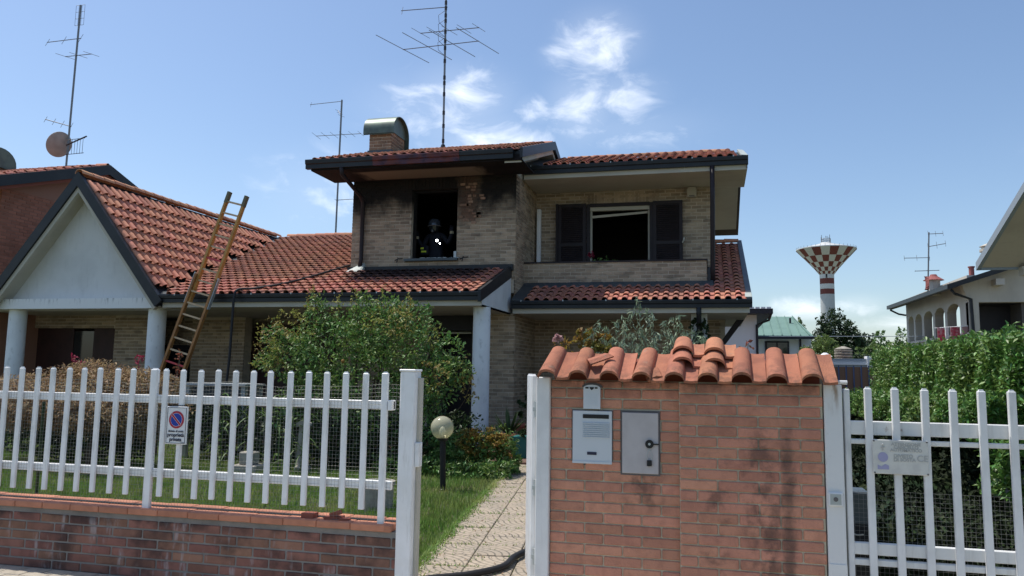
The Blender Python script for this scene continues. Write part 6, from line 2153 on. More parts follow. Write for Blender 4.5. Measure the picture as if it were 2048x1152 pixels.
# geranium on the balcony
t = thing('geranium', 'red geranium in the open balcony window', 'flower', (-2.6, 17.5, 3.9))
b = MB(); b.lathe([(0.09, 0), (0.12, 0.2)], (-2.6, 17.6, 3.72), 14)
b.build('pot', 'clay', t)
rng = np.random.default_rng(3)
P = rng.normal(size=(120, 3)) * np.array([.16, .08, .05]) + np.array([-2.4, 17.6, 4.0])
V, F = leaves(P, 0.07, 0.8, rng, .8)
np_obj('foliage', V, F, 'leaf_bush', t)
P = rng.normal(size=(50, 3)) * 0.035 + np.array([-2.66, 17.6, 4.19])
V, F = leaves(P, 0.06, 0.8, rng, .5)
np_obj('bloom', V, F, 'flower', t)
b = MB(); b.tube([(-2.6, 17.6, 3.9), (-2.66, 17.6, 4.18)], 0.005, 5)
b.build('stem', 'corn', t)

# stone things and a shed-like table behind the fence
t = thing('stone_trough', 'low round stone trough on the lawn behind the fence post', 'planter', (-3.5, 8.0, 0))
b = MB(); b.lathe([(0.14, 0), (0.17, 0.05), (0.18, 0.32), (0.195, 0.33), (0.195, 0.37), (0.16, 0.37), (0.15, 0.3)], (-3.52, 8.0, -0.06), 24)
b.build('bowl', 'stone', t)
P, out = lobes_points([(-3.52, 8.0, 0.36, .2, .2, .08)], 200, np.random.default_rng(19))
V, F = leaves(P, .05, .4, np.random.default_rng(19), .6, out)
np_obj('foliage', V, F, 'leaf_hedge', t)
t = thing('stone_pedestal', 'pale carved stone pedestal in the shade under the bush', 'garden ornament', (-5.85, 10.6, 0))
OX, OY = -5.86, 10.6
b = MB(); b.lathe([(0.12, 0), (0.12, 0.07), (0.09, 0.09), (0.085, 0.2)], (OX, OY, 0), 16)
b.build('foot', 'stone', t)
b = MB(); b.hexa([(OX - .07, OY - .07, .2), (OX + .07, OY - .07, .2), (OX + .07, OY + .07, .2), (OX - .07, OY + .07, .2), (OX - .05, OY - .05, .66), (OX + .05, OY - .05, .66), (OX + .05, OY + .05, .66), (OX - .05, OY + .05, .66)])
b.build('shaft', 'stone', t)
b = MB(); b.prism([(OX - .09, .66), (OX + .09, .66), (OX + .085, .70), (OX, .75), (OX - .085, .70)], 'y', OY - .08, OY + .08)
b.build('gabled_top', 'stone', t)
b = MB(); P = cr([(-5.95, 9.85, 0.03), (-5.85, 9.8, 0.2), (-5.72, 9.8, 0.24), (-5.78, 9.8, 0.12), (-5.92, 9.8, 0.08), (-6.0, 9.75, 0.03)])
b.tube(P, 0.013, 6)
tag(b.build('garden_hose', 'leaf_light'), 'pale green garden hose coiled by the stone pedestal', 'hose')
t = thing('stone_block', 'small pale stone block among the maize stalks', 'stone', (-6.5, 10.2, 0))
b = MB(); b.cbox(-6.6, -6.38, 10.1, 10.3, 0.12, 0.3, 0.015)
b.build('upper_block', 'stone', t)
b = MB(); b.cbox(-6.68, -6.3, 10.05, 10.35, 0, 0.12, 0.015)
b.build('base_block', 'stone', t)
t = thing('garden_table', 'grey garden table with a pale top edge behind the fence', 'table', (-7.4, 11.6, 0))
b = MB(); b.box(-8.6, -7.4, 11.4, 12.0, 1.2, 1.235)
b.build('tabletop', 'zinc', t)
for x in (-8.55, -7.5):
    for y in (11.45, 11.9):
        b = MB(); b.box(x, x + 0.07, y, y + 0.07, 0, 1.2)
        b.build('leg', 'zinc', t)
b = MB(); b.box(-8.45, -7.45, 11.5, 11.52, 0.85, 1.18)
b.build('front_panel', 'flashing', t)

# hedge along the drive
def hedge(name, label, secs, n, size, seed, m='leaf_hedge', core=True, group=None):
    """secs: list of (y, x0, x1, z0, z1) cross-sections"""
    t = thing(name, label, 'hedge' if name == 'hedge' else name, ((secs[0][1] + secs[0][2]) / 2, secs[0][0], 0), group)
    rng = np.random.default_rng(seed)
    ys = np.array([s[0] for s in secs])
    u = rng.random(n) ** 1.5
    y = ys[0] + (ys[-1] - ys[0]) * u
    g = lambda k: np.interp(y, ys, np.array([s[k] for s in secs]))
    x0, x1, z0, z1 = g(1), g(2), g(3), g(4)
    face = rng.random(n)
    a, bb = rng.random(n), rng.random(n)
    lump = 0.06 * np.sin(y * 3.3 + a * 5) + 0.05 * np.sin(y * 7.1 + bb * 6)
    dep = np.abs(rng.normal(size=n)) * 0.07
    X = np.where(face < 0.6, x0 + dep + lump * 0.8, x0 + (x1 - x0) * a)
    Z = np.where(face < 0.6, z0 + (z1 - z0) * bb, z1 - dep + lump)
    Y = np.where(face > 0.93, ys[0] + dep, y)
    Z = np.where(face > 0.93, z0 + (z1 - z0) * bb, Z)
    P = np.stack([X, Y, Z], 1)
    out = np.where((face < 0.6)[:, None], np.array([-0.8, -0.3, 0.2]), np.array([-0.2, -0.3, 0.9]))
    V, F = leaves(P, size, 0.45, rng, 0.5, out * 0.8)
    np_obj('foliage', V, F, m, t)
    if core:
        b = MB()
        for s0, s1 in zip(secs[:-1], secs[1:]):
            d = 0.16
            b.hexa([(s0[1] + d, s0[0] + d, s0[3]), (s0[2], s0[0] + d, s0[3]), (s1[2], s1[0], s1[3]), (s1[1] + d, s1[0], s1[3]),
                    (s0[1] + d, s0[0] + d, s0[4] - d), (s0[2], s0[0] + d, s0[4] - d), (s1[2], s1[0], s1[4] - d), (s1[1] + d, s1[0], s1[4] - d)])
        b.build('dark_core', 'leaf_dark', t)  # solid dark core added in place of shade inside the foliage
    return t
hedge('hedge', 'tall clipped laurel hedge in the sun on the right, above the gate', [(5.6, 2.60, 3.9, 0.9, 1.88), (7.0, 2.62, 4.0, 0.9, 1.90), (9, 2.70, 4.2, 0.9, 1.93), (12, 2.85, 4.4, 0.9, 1.95), (16, 3.10, 4.8, 0.8, 2.0), (18, 3.3, 5.0, 0.8, 2.0)], 60000, 0.066, 51)
hedge('hedge', 'lower sunlit hedge row in front of the tall laurel hedge', [(7.6, 2.30, 2.75, 0.95, 1.30), (10, 2.28, 2.8, 0.95, 1.27), (13.5, 2.22, 3.0, 0.9, 1.24), (15.5, 2.2, 3.2, 0.85, 1.2)], 18000, 0.060, 52)
hedge('hedge', 'hedge base with shade put into its leaf colour, seen between the sliding gate bars', [(8.3, 2.42, 2.75, 0.42, 1.05), (10, 2.36, 2.8, 0.36, 1.02), (13.5, 2.25, 3.0, 0.3, 1.0), (17.5, 2.1, 3.2, 0.2, 1.0)], 14000, 0.08, 53, m='leaf_painted_shade')  # gloom below the hedge painted by the darker leaf colour
hedge('ivy', 'added dark ground foliage with shade in its colour, close behind the sliding gate', [(6.2, 0.95, 2.5, 0.0, 0.34), (7.2, 1.0, 2.5, 0.0, 0.46), (9.5, 1.2, 2.5, 0.0, 0.55), (12, 1.4, 2.5, 0.0, 0.5)], 16000, 0.075, 55, m='leaf_painted_shade')  # foliage added to darken the ground between the bars, shade in its colour
hedge('hedge', 'sunlit clump of ivy hanging over the concrete wall at the right edge', [(7.2, 2.28, 2.55, 0.50, 1.0), (7.9, 2.30, 2.6, 0.55, 1.0)], 900, 0.08, 54, core=False)
dw = MB(); dw.box(2.62, 3.9, 5.3, 18, -0.1, 0.66)
tag(dw.build('boundary_wall', 'concrete'), 'grey concrete boundary wall below the hedges along the driveway', 'wall')

# ================================================================== FAR RIGHT: HOUSES, TREES, TOWER
wh = thing('white_house', 'pale grey house with a corrugated white roof edge behind the balcony house', 'house', (1.3, 30, 0))
b = MB(); b.box(-4.0, 1.62, 30, 38, 0, 3.72)
b.build('wall', 'far_white', wh)
b = MB(); b.hexa([(-4.5, 29.3, 3.72), (2.15, 29.3, 3.72), (2.15, 38.6, 3.72), (-4.5, 38.6, 3.72), (-4.5, 29.3, 3.9), (2.15, 29.3, 3.9), (2.15, 38.6, 3.9), (-4.5, 38.6, 3.9)])
rf = b.build('roof', 'dark_frame', wh)
b = MB()
for k in range(34):
    b.box(-4.5 + k * 0.195, -4.5 + k * 0.195 + 0.15, 29.28, 33, 3.9, 3.96)
b.build('corrugation', 'far_white', rf)
b = MB(); b.tube([(2.1, 29.35, 3.75), (2.02, 29.6, 3.5), (1.62, 29.95, 3.35), (1.62, 29.95, 0.2)], 0.045, 6)
b.build('downpipe', 'dark_frame', wh)
b = MB(); b.box(-0.65, -0.45, 29.95, 30, 1.95, 3.1); b.box(-1.4, -0.65, 29.96, 30, 1.9, 2.1); b.box(-1.4, -0.65, 29.975, 29.99, 2.1, 3.1)
b.build('window', 'dark_frame', wh)
gh = thing('green_roof_house', 'white house with a pale green metal roof in the distance', 'house', (3.5, 40, 0))
b = MB(); b.box(-1, 4.7, 40.5, 48, 0, 3.35)
b.build('wall', 'far_white', gh)
b = MB(); b.hexa([(-1, 39.9, 3.40), (4.75, 39.9, 3.36), (4.15, 43.2, 4.52), (-1, 43.2, 4.56), (-1, 39.9, 3.48), (4.75, 39.9, 3.44), (4.15, 43.2, 4.6), (-1, 43.2, 4.64)])
rf = b.build('roof', 'far_green', gh)
b = MB()
for k in range(14):
    x = -0.9 + k * 0.42
    x1_ = min(x, 4.1)
    b.hexa([(x, 39.9, 3.46), (x + .03, 39.9, 3.46), (x1_ + .03, 43.2, 4.62), (x1_, 43.2, 4.62), (x, 39.9, 3.50), (x + .03, 39.9, 3.50), (x1_ + .03, 43.2, 4.66), (x1_, 43.2, 4.66)])
b.build('roof_seams', 'far_green', rf)
b = MB(); b.box(-1, 4.78, 39.82, 39.9, 3.28, 3.42)
b.build('gutter', 'dark_frame', gh)
b = MB(); b.tube([(3.9, 42.0, 4.1), (3.9, 42.0, 4.45)], 0.05, 8)
b.build('vent_pipe', 'dark_frame', gh)
b = MB(); b.box(2.55, 3.68, 40.42, 40.5, 2.25, 3.2)
wn = b.build('window', 'dark_frame', gh)
b = MB(); b.box(2.65, 3.08, 40.40, 40.42, 2.33, 3.12); b.box(3.15, 3.6, 40.40, 40.42, 2.33, 3.12)
b.build('pane', 'glass', wn)
b = MB(); b.box(2.55, 3.7, 40.42, 40.5, 1.35, 1.75)
b.build('lower_window', 'dark_frame', gh)
b = MB(); b.tube([(4.2, 40.44, 3.3), (4.2, 40.44, 1.5)], 0.05, 6)
b.build('downpipe', 'dark_frame', gh)

fb = thing('flat_building', 'low flat-roofed building with a grey parapet and brown wall', 'building', (4, 25, 0))
b = MB(); b.box(0.8, 4.75, 25, 31, 0, 1.86)
b.build('wall', 'far_brown', fb)
b = MB(); b.box(0.7, 4.75, 24.9, 25, 1.72, 2.04)
b.build('parapet', 'far_grey', fb)
b = MB(); b.box(0.7, 4.76, 24.86, 24.9, 1.86, 1.91)
b.build('parapet_band', 'far_white', fb)
b = MB(); b.lathe([(0.1, 0), (0.1, .12), (0.22, .12), (0.05, .24)], (3.42, 26, 2.0), 14)
b.build('roof_vent', 'far_white', fb)
b = MB()
for k in range(4):
    b.lathe([(0.26, 0), (0.27, .05), (0.2, .075)], (3.95, 26, 2.02 + k * .085), 16)
b.lathe([(0.26, 0), (0.05, .08)], (3.95, 26, 2.36), 16)
b.build('chimney_pot', 'stone', fb)
b = MB(); b.box(4.42, 4.75, 24.84, 25.3, 1.75, 2.12)
b.build('corner_block', 'far_white', fb)
bl = thing('railing', 'dark blue upright railing in front of the brown wall', 'railing', (4, 23.5, 0))
q = MB(); q.box(-0.016, 0.016, -0.016, 0.016, 1.08, 1.82)
qm = q.mesh('baluster', 'blue_rail')
for k in range(9):
    place('baluster', qm, bl, (2.85 + k * 0.195, 23.5, 0))
b = MB(); b.box(2.7, 4.6, 23.48, 23.52, 1.08, 1.12)
b.build('rail', 'blue_rail', bl)
b = MB(); b.box(2.6, 4.8, 23.53, 23.6, 0.95, 1.78)
b.build('backing_panel', 'far_brown', bl)
b = MB(); b.box(2.6, 4.8, 23.47, 23.6, 0.78, 0.94)
b.build('base', 'anthracite', bl)

# arched house
ah = thing('arched_house', 'cream house with an arched loggia and dark eaves on the right', 'house', (9, 30, 0))
XW = 8.2
b = MB()
y = 28.45
prev = None
ar_y = [(29.35, 30.85), (31.15, 32.45), (32.75, 34.05), (34.35, 35.4), (35.65, 36.55)]
zs_, zt_ = 3.02, 4.0
segs_ = [28.45] + [v for a in ar_y for v in a] + [36.9]
for k in range(0, len(segs_), 2):
    b.box(XW, XW + 0.3, segs_[k], segs_[k + 1], 2.0, 4.9)
for a0_, a1_ in ar_y:
    b.box(XW, XW + 0.3, a0_, a1_, 2.0, zs_)
    m_ = 8
    cyy = (a0_ + a1_) / 2; ry = (a1_ - a0_) / 2
    for i in range(m_):
        t0, t1 = math.pi * i / m_, math.pi * (i + 1) / m_
        ya, yb = cyy - ry * math.cos(t0), cyy - ry * math.cos(t1)
        za, zb = 3.82 + 0.28 * math.sin(t0), 3.82 + 0.28 * math.sin(t1)
        b.hexa([(XW, ya, za), (XW + .3, ya, za), (XW + .3, yb, zb), (XW, yb, zb), (XW, ya, 4.9), (XW + .3, ya, 4.9), (XW + .3, yb, 4.9), (XW, yb, 4.9)])
b.build('loggia_wall', 'far_cream', ah)
b = MB(); b.box(XW - 0.05, XW + 0.4, 28.4, 37.0, 2.93, 3.02)
b.build('loggia_sill', 'far_cream', ah)
b = MB(); b.box(XW + 1.6, XW + 1.7, 28.6, 34.2, 2.0, 4.9); b.box(XW + 0.3, XW + 1.7, 28.9, 36.9, 4.6, 4.7)
b.build('inner_wall', 'far_dark', ah)  # shade inside the loggia put into a darker wall colour
b = MB()
for yy in (29.8, 31.6, 33.2):
    b.box(XW + 1.54, XW + 1.6, yy, yy + 0.7, 2.6, 4.1)
b.build('inner_door', 'dark_frame', ah)
b = MB()
b.hexa([(7.45, 27.85, 4.40), (7.62, 27.85, 4.40), (7.62, 37.0, 4.46), (7.45, 37.0, 4.46), (7.45, 27.85, 4.55), (7.62, 27.85, 4.55), (7.62, 37.0, 4.61), (7.45, 37.0, 4.61)])
b.build('gutter', 'anthracite', ah)
b = MB()
b.hexa([(7.6, 27.9, 4.43), (14, 27.9, 6.60), (14, 37, 6.60), (7.6, 37, 4.43), (7.6, 27.9, 4.57), (14, 27.9, 6.74), (14, 37, 6.74), (7.6, 37, 4.57)])
b.build('roof', 'dark_frame', ah)
b = MB()
b.hexa([(7.48, 27.82, 4.38), (14, 27.82, 6.60), (14, 27.9, 6.60), (7.48, 27.9, 4.38), (7.48, 27.82, 4.55), (14, 27.82, 6.78), (14, 27.9, 6.78), (7.48, 27.9, 4.55)])
b.build('verge', 'anthracite', ah)
b = MB()
b.prism([(8.0, 4.62), (14, 4.62 + 0.34 * 5.8), (14, 4.0), (8.22, 4.0)], 'y', 28.4, 28.7)
b.box(8.2, 8.5, 28.4, 28.7, 2.0, 4.0)
b.build('front_wall', 'far_cream', ah)
b = MB(); b.box(8.9, 9.15, 27.95, 28.4, 4.52, 4.72)
b.build('rafter_end', 'far_cream', ah)
b = MB(); b.box(8.5, 14, 29.6, 29.7, 1.0, 4.0); b.box(8.5, 14, 28.7, 29.6, 3.98, 4.0)
b.build('porch_recess', 'dark_frame', ah)
b = MB(); b.hexa([(9.2, 28.6, 2.2), (9.35, 28.6, 2.1), (9.35, 28.7, 2.1), (9.2, 28.7, 2.2), (11.2, 28.6, 4.0), (14, 28.6, 4.0), (14, 28.7, 4.0), (11.2, 28.7, 4.0)])
b.build('stair_wall', 'far_cream', ah)
b = MB(); b.tube([(7.6, 27.95, 4.35), (7.75, 28.25, 4.28), (8.26, 28.35, 4.1), (8.3, 28.33, 2.2)], 0.05, 7)
b.tube([(7.55, 36.8, 4.42), (7.9, 36.9, 4.25), (8.2, 36.95, 4.2)], 0.04, 6)
b.build('downpipe', 'anthracite', ah)
b = MB(); b.lathe([(0.22, 0), (0.22, 0.55)], (8.0, 31.6, 4.55), 10)
b.build('chimney', 'far_cream', ah)
b = MB(); b.lathe([(0.36, 0), (0.15, 0.14), (0.1, 0.22)], (8.0, 31.6, 5.1), 12)
b.build('chimney_cap', 'far_red', ah)
b = MB(); b.lathe([(0.085, 0), (0.085, 0.36), (0.11, 0.36), (0.11, 0.4)], (8.6, 29.3, 4.9), 12)
b.build('flue_pipe', 'far_red', ah)
b = MB(); b.lathe([(0.26, 0), (0.26, 0.4), (0.36, 0.42), (0.36, 0.48), (0.28, 0.5), (0.28, 0.58), (0.36, 0.6), (0.36, 0.68), (0.3, 0.7), (0.3, 0.76), (0.36, 0.78), (0.1, 0.9)], (9.45, 30.0, 5.3), 12)
b.build('chimney', 'far_cream', ah)
an4 = thing('roof_antenna', 'television antenna with a red dish on the arched house roof at right', 'antenna', (7.5, 30, 4.5))
b = MB(); b.tube([(7.52, 30.5, 4.55), (7.64, 30.5, 6.72)], 0.025, 6)
b.build('mast', 'antenna', an4)
yagi(an4, (7.63, 30.5, 6.66), (1, 0, 0.02), 0.5, 3, 0.25, (0, .3, 1), off=0.05)
yagi(an4, (7.61, 30.5, 6.2), (1, 0, 0.18), 0.6, 3, 0.3, (0, .3, 1), off=0.05)
yagi(an4, (7.58, 30.5, 5.8), (-1, 0, 0.0), 0.85, 3, 0.25, (0, .3, 1), off=0.06)
yagi(an4, (7.56, 30.5, 5.33), (1, 0, 0.02), 0.8, 3, 0.3, (.2, 1, 0), off=0.55)
b = MB()
v, f = [], []
for i in range(9):
    a = math.pi * i / 8
    v += [(7.38 + 0.05 * math.sin(a), 30.4, 4.62 + 0.42 * (1 - math.cos(a)) / 1.7), (7.52 - 0.02 * math.sin(a), 30.4 - 0.2 * math.sin(a), 4.62 + 0.42 * (1 - math.cos(a)) / 1.7), (7.48, 30.43, 4.62 + 0.42 * (1 - math.cos(a)) / 1.7)]
for i in range(8):
    f += [(3 * i, 3 * i + 1, 3 * i + 4, 3 * i + 3), (3 * i + 1, 3 * i + 2, 3 * i + 5, 3 * i + 4), (3 * i + 2, 3 * i, 3 * i + 3, 3 * i + 5)]
b.add(v, f)
b.build('dish', 'far_red', an4)
# big overhanging soffit at the top right
bs = thing('overhanging_roof', 'roof corner with a broad pale soffit at the top right edge', 'roof', (6.5, 20, 0))
c0, c1 = (6.0, 19.75, 4.03), (6.0, 17.0, 5.07)
b = MB()
b.hexa([(6.0, 19.75, 4.03), (13, 19.75, 4.03), (13, 15.0, 5.83), (6.0, 15.0, 5.83), (6.0, 19.75, 4.13), (13, 19.75, 4.13), (13, 15.0, 5.93), (6.0, 15.0, 5.93)])
b.build('soffit', 'far_cream', bs)
b = MB()
b.hexa([(5.92, 19.85, 3.98), (6.0, 19.85, 3.98), (6.0, 15.0, 5.82), (5.92, 15.0, 5.82), (5.92, 19.85, 4.16), (6.0, 19.85, 4.16), (6.0, 15.0, 5.99), (5.92, 15.0, 5.99)])
b.build('verge', 'far_grey', bs)
b = MB(); b.box(6.0, 13, 19.76, 19.84, 3.98, 4.15)
b.build('gutter', 'far_grey', bs)
b = MB(); b.box(8.2, 8.5, 15, 19.6, 0, 4.05); b.box(8.5, 13, 19.3, 19.6, 0, 4.05)
b.build('wall', 'far_cream', bs)
b = MB(); b.box(6.75, 6.95, 19.5, 19.75, 3.82, 4.02)
b.build('rafter_end', 'far_cream', bs)
# laundry
ld_ = thing('drying_rack', 'laundry rack with red towels in front of the arches', 'laundry', (7.8, 29.0, 2.6))
b = MB(); b.tube([(7.4, 29.2, 3.2), (8.15, 28.4, 3.22)], 0.012, 5); b.tube([(7.45, 29.6, 3.22), (8.2, 28.8, 3.24)], 0.012, 5)
b.build('rail', 'sign_white', ld_)
for k, (x, y, w_, h_, m_) in enumerate(((7.42, 29.1, 0.22, 0.65, 'towel'), (7.62, 28.95, 0.10, 0.4, 'sign_white'), (7.74, 28.8, 0.28, 0.42, 'towel'), (8.02, 28.55, 0.18, 0.25, 'flower_pink'))):
    b = MB()
    nn_ = 6
    for i in range(nn_):
        xa, xb = x + w_ * i / nn_, x + w_ * (i + 1) / nn_
        b.hexa([(xa, y + 0.02 * (i % 2), 3.2 - h_), (xb, y + 0.02 * ((i + 1) % 2), 3.2 - h_ * (1 - 0.04 * i)), (xb, y + 0.03 + 0.02 * ((i + 1) % 2), 3.2 - h_ * (1 - 0.04 * i)), (xa, y + 0.03 + 0.02 * (i % 2), 3.2 - h_),
                (xa, y - 0.01, 3.21), (xb, y - 0.01, 3.21), (xb, y + 0.02, 3.21), (xa, y + 0.02, 3.21)])
    b.build('towel', m_, ld_)

# trees
def tree(name, label, base, h_trunk, lobes, n, size, m, seed, ar=0.5, shell=0.35):
    t = thing(name, label, 'tree', base, 'trees beyond the driveway')
    x, y, _ = base
    b = MB(); b.tube([(x, y, 0), (x + 0.05, y, h_trunk)], 0.2, 8, r1=0.1)
    for k in range(5):
        l = lobes[k % len(lobes)]
        b.tube([(x + .03, y, h_trunk * 0.7), (l[0], l[1], l[2])], 0.07, 6, r1=0.03)
    b.build('trunk', 'bark', t)
    rng = np.random.default_rng(seed)
    P, out = lobes_points(lobes, n, rng, shell)
    V, F = leaves(P, size, ar, rng, .6, out)
    np_obj('crown', V, F, m, t)
tree('dark_tree', 'dense dark green tree below the water tower', (8.7, 60, 0), 3.0, [(8.6, 60, 4.9, 1.4, 1.3, 1.4), (7.9, 60, 4.0, 1.0, 1, 1.2), (9.5, 60, 4.2, 1.0, 1, 1.2), (8.8, 60, 3.2, 1.6, 1.2, 1.0), (10.2, 60, 3.6, .8, .8, .8)], 5200, 0.24, 'leaf_dark', 61)
tree('round_tree', 'small round dark tree just right of the dense dark tree', (11.2, 64, 0), 2.6, [(11.2, 64, 4.0, 1.1, 1, 0.9), (11.4, 64, 3.4, 1.2, 1, .8)], 1800, 0.22, 'leaf_dark', 62)
tree('fir_tree', 'pointed pale green tree left of the dense dark tree, beside the green roof', (7.2, 70, 0), 2.6, [(7.2, 70, 4.9, 0.9, .8, 1.1), (7.5, 70, 4.1, 1.1, 1, 1.0), (7.2, 70, 5.9, 0.35, .3, .6)], 1700, 0.24, 'leaf_light', 63)
tree('light_tree', 'light green willowy tree in front of the green-roofed house', (4.5, 33, 0), 1.2, [(3.9, 33, 2.35, 0.6, .6, .5), (4.4, 33, 2.55, 0.6, .6, .5), (3.5, 33, 2.1, 0.4, .5, .4), (4.9, 33, 2.2, .5, .5, .45), (4.3, 33, 2.9, .35, .4, .3)], 3200, 0.13, 'leaf_light', 64, ar=0.3)
tree('bushy_tree', 'yellow-green bushy tree beyond the tall hedge', (9.9, 50, 0), 1.5, [(9.2, 50, 2.9, 0.9, .8, .6), (10.2, 50, 2.8, 1.0, .8, .65), (8.4, 50, 2.6, .9, .8, .6)], 2400, 0.18, 'leaf_light', 65)
tree('slender_tree', 'slender pointed tree left of the arched house', (11.0, 55, 0), 1.8, [(10.5, 55, 3.8, 0.5, .5, .8), (11.8, 55, 4.0, .4, .4, .85), (11.2, 55, 3.3, .9, .7, .6)], 1500, 0.18, 'leaf_hedge', 66)
tree('rusty_tree', 'small reddish-brown tree at the foot of the arched house', (11.4, 48, 0), 1.3, [(10.9, 48, 3.0, 0.55, .5, .45), (11.2, 48, 2.6, .7, .6, .5)], 900, 0.16, 'leaf_maple', 67)
tree('dark_tree', 'dark low tree between the light willowy tree and the tall hedge', (6.0, 40, 0), 1.3, [(5.9, 40, 2.5, 0.8, .7, .6), (6.9, 40, 2.3, .9, .7, .6)], 1700, 0.16, 'leaf_dark', 68)
b = MB(); b.box(12.3, 13.2, 75, 76, 0, 4.6)
tag(b.build('distant_block', 'far_grey'), 'grey rooftop block far off between the round tree and the arches', 'building')
b = MB(); b.tube([(-5, 38, 3.5), (2.5, 36, 3.22), (9, 34, 3.15)], 0.012, 5)
tag(b.build('overhead_wire', 'far_grey'), 'thin overhead wire crossing in front of the distant trees', 'wire')

# water tower
wtw = thing('water_tower', 'tall water tower with a red and white chequered bowl', 'water tower', (40.6, 300, 0))
TX, TY = 40.85, 300
def seg_lathe(prof, n, m, name, parent=wtw, smooth=True):
    b = MB(); b.lathe(prof, (TX, TY, 0), n)
    return b.build(name, m, parent, smooth=smooth, auto=40)
seg_lathe([(2.45, -2), (2.45, 31.1)], 28, 'tower_grey', 'stem')
seg_lathe([(2.46, 31.1), (2.46, 33.0)], 28, 'tower_red', 'red_band')
seg_lathe([(2.46, 33.0), (2.46, 34.8)], 28, 'tower_white', 'white_band')
seg_lathe([(2.46, 34.8), (2.46, 36.8)], 28, 'tower_red', 'red_band')
seg_lathe([(2.5, 36.8), (2.5, 38.4)], 28, 'tower_white', 'neck')
b = MB()
rows = [(2.55, 38.3), (3.3, 39.3), (4.4, 40.7), (5.9, 42.4), (7.8, 44.5), (10.3, 47.2)]
nS = 20
for i in range(len(rows) - 1):
    (r0, z0), (r1, z1) = rows[i], rows[i + 1]
    for j in range(nS):
        b.cur = (i + j) % 2
        q = []
        for k in range(4):
            t0 = 2 * math.pi * (j + k / 4) / nS; t1 = 2 * math.pi * (j + (k + 1) / 4) / nS
            b.add([(TX + r0 * math.cos(t0), TY + r0 * math.sin(t0), z0), (TX + r0 * math.cos(t1), TY + r0 * math.sin(t1), z0),
                   (TX + r1 * math.cos(t1), TY + r1 * math.sin(t1), z1), (TX + r1 * math.cos(t0), TY + r1 * math.sin(t0), z1)], [(0, 1, 2, 3)])
bw = b.mesh('bowl', ['tower_white', 'tower_red'], recalc=False)
bo = place('bowl', bw, wtw, WL[wtw]); bw.transform(Matrix.Translation(-WL[wtw]))
seg_lathe([(10.35, 47.2), (10.35, 47.5), (2.2, 49.6), (1.8, 50.0), (0.05, 50.1)], 40, 'tower_white', 'lid')
b = MB()
for k in range(9):
    a = 2 * math.pi * k / 9
    b.tube([(TX + 1.6 * math.cos(a), TY + 1.6 * math.sin(a), 49.8), (TX + 1.6 * math.cos(a), TY + 1.6 * math.sin(a), 51.6 + (k % 3) * 0.6)], 0.1, 5)
for z in (50.6, 51.4):
    b.tube([(TX + 1.6 * math.cos(2 * math.pi * k / 12), TY + 1.6 * math.sin(2 * math.pi * k / 12), z) for k in range(13)], 0.08, 4)
b.build('antenna_cage', 'antenna', wtw)
b = MB()
for k in range(40):
    a = 2 * math.pi * k / 40
    b.tube([(TX + 10.2 * math.cos(a), TY + 10.2 * math.sin(a), 47.4), (TX + 10.2 * math.cos(a), TY + 10.2 * math.sin(a), 48.2)], 0.05, 4)
b.build('edge_railing', 'antenna', wtw)
b = MB(); b.box(TX - 0.7, TX - 0.2, TY - 2.6, TY - 2.4, 36.9, 38.2)
b.build('service_door', 'dark_frame', wtw)

# ================================================================== FIREFIGHTER
ff = thing('person', 'person in dark firefighting gear and helmet standing inside the burnt window', 'person', (-6.2, 17.05, 3.26))
def skin(name, verts, edges, radii, m, parent, sub=2, root=0):
    w = WL[parent]
    me = bpy.data.meshes.new(name)
    me.from_pydata([(x - w.x, y - w.y, z - w.z) for x, y, z in verts], edges, [])
    me.materials.append(MT[m])
    o = place(name, me, parent, w)
    md = o.modifiers.new('skin', 'SKIN')
    md.use_smooth_shade = True
    sv = me.skin_vertices[0].data
    for i, r in enumerate(radii):
        sv[i].radius = (r, r) if not isinstance(r, tuple) else r
        sv[i].use_root = (i == root)
    s2 = o.modifiers.new('sub', 'SUBSURF')
    s2.levels = sub; s2.render_levels = sub
    return o
X, Y, Z = -6.22, 17.05, 3.26
V_ = [(X, Y, Z + 0.88), (X, Y, Z + 1.05), (X, Y - 0.02, Z + 1.25), (X, Y - 0.02, Z + 1.38), (X, Y - 0.04, Z + 1.45), (X - 0.02, Y - 0.09, Z + 1.56), (X - 0.02, Y - 0.1, Z + 1.64)]
R_ = [(0.17, 0.13), (0.16, 0.125), (0.19, 0.13), (0.13, 0.10), 0.06, (0.085, 0.1), (0.075, 0.09)]
E_ = [(0, 1), (1, 2), (2, 3), (3, 4), (4, 5), (5, 6)]
def chain(start, pts, rs):
    p = start
    for q, r in zip(pts, rs):
        V_.append(q); R_.append(r); E_.append((p, len(V_) - 1)); p = len(V_) - 1
    return p
for s_ in (-1, 1):
    chain(0, [(X + s_ * 0.11, Y, Z + 0.78), (X + s_ * 0.13, Y - 0.02, Z + 0.45), (X + s_ * 0.13, Y + 0.02, Z + 0.1), (X + s_ * 0.14, Y - 0.12, Z + 0.04)], [0.11, 0.085, 0.065, 0.05])
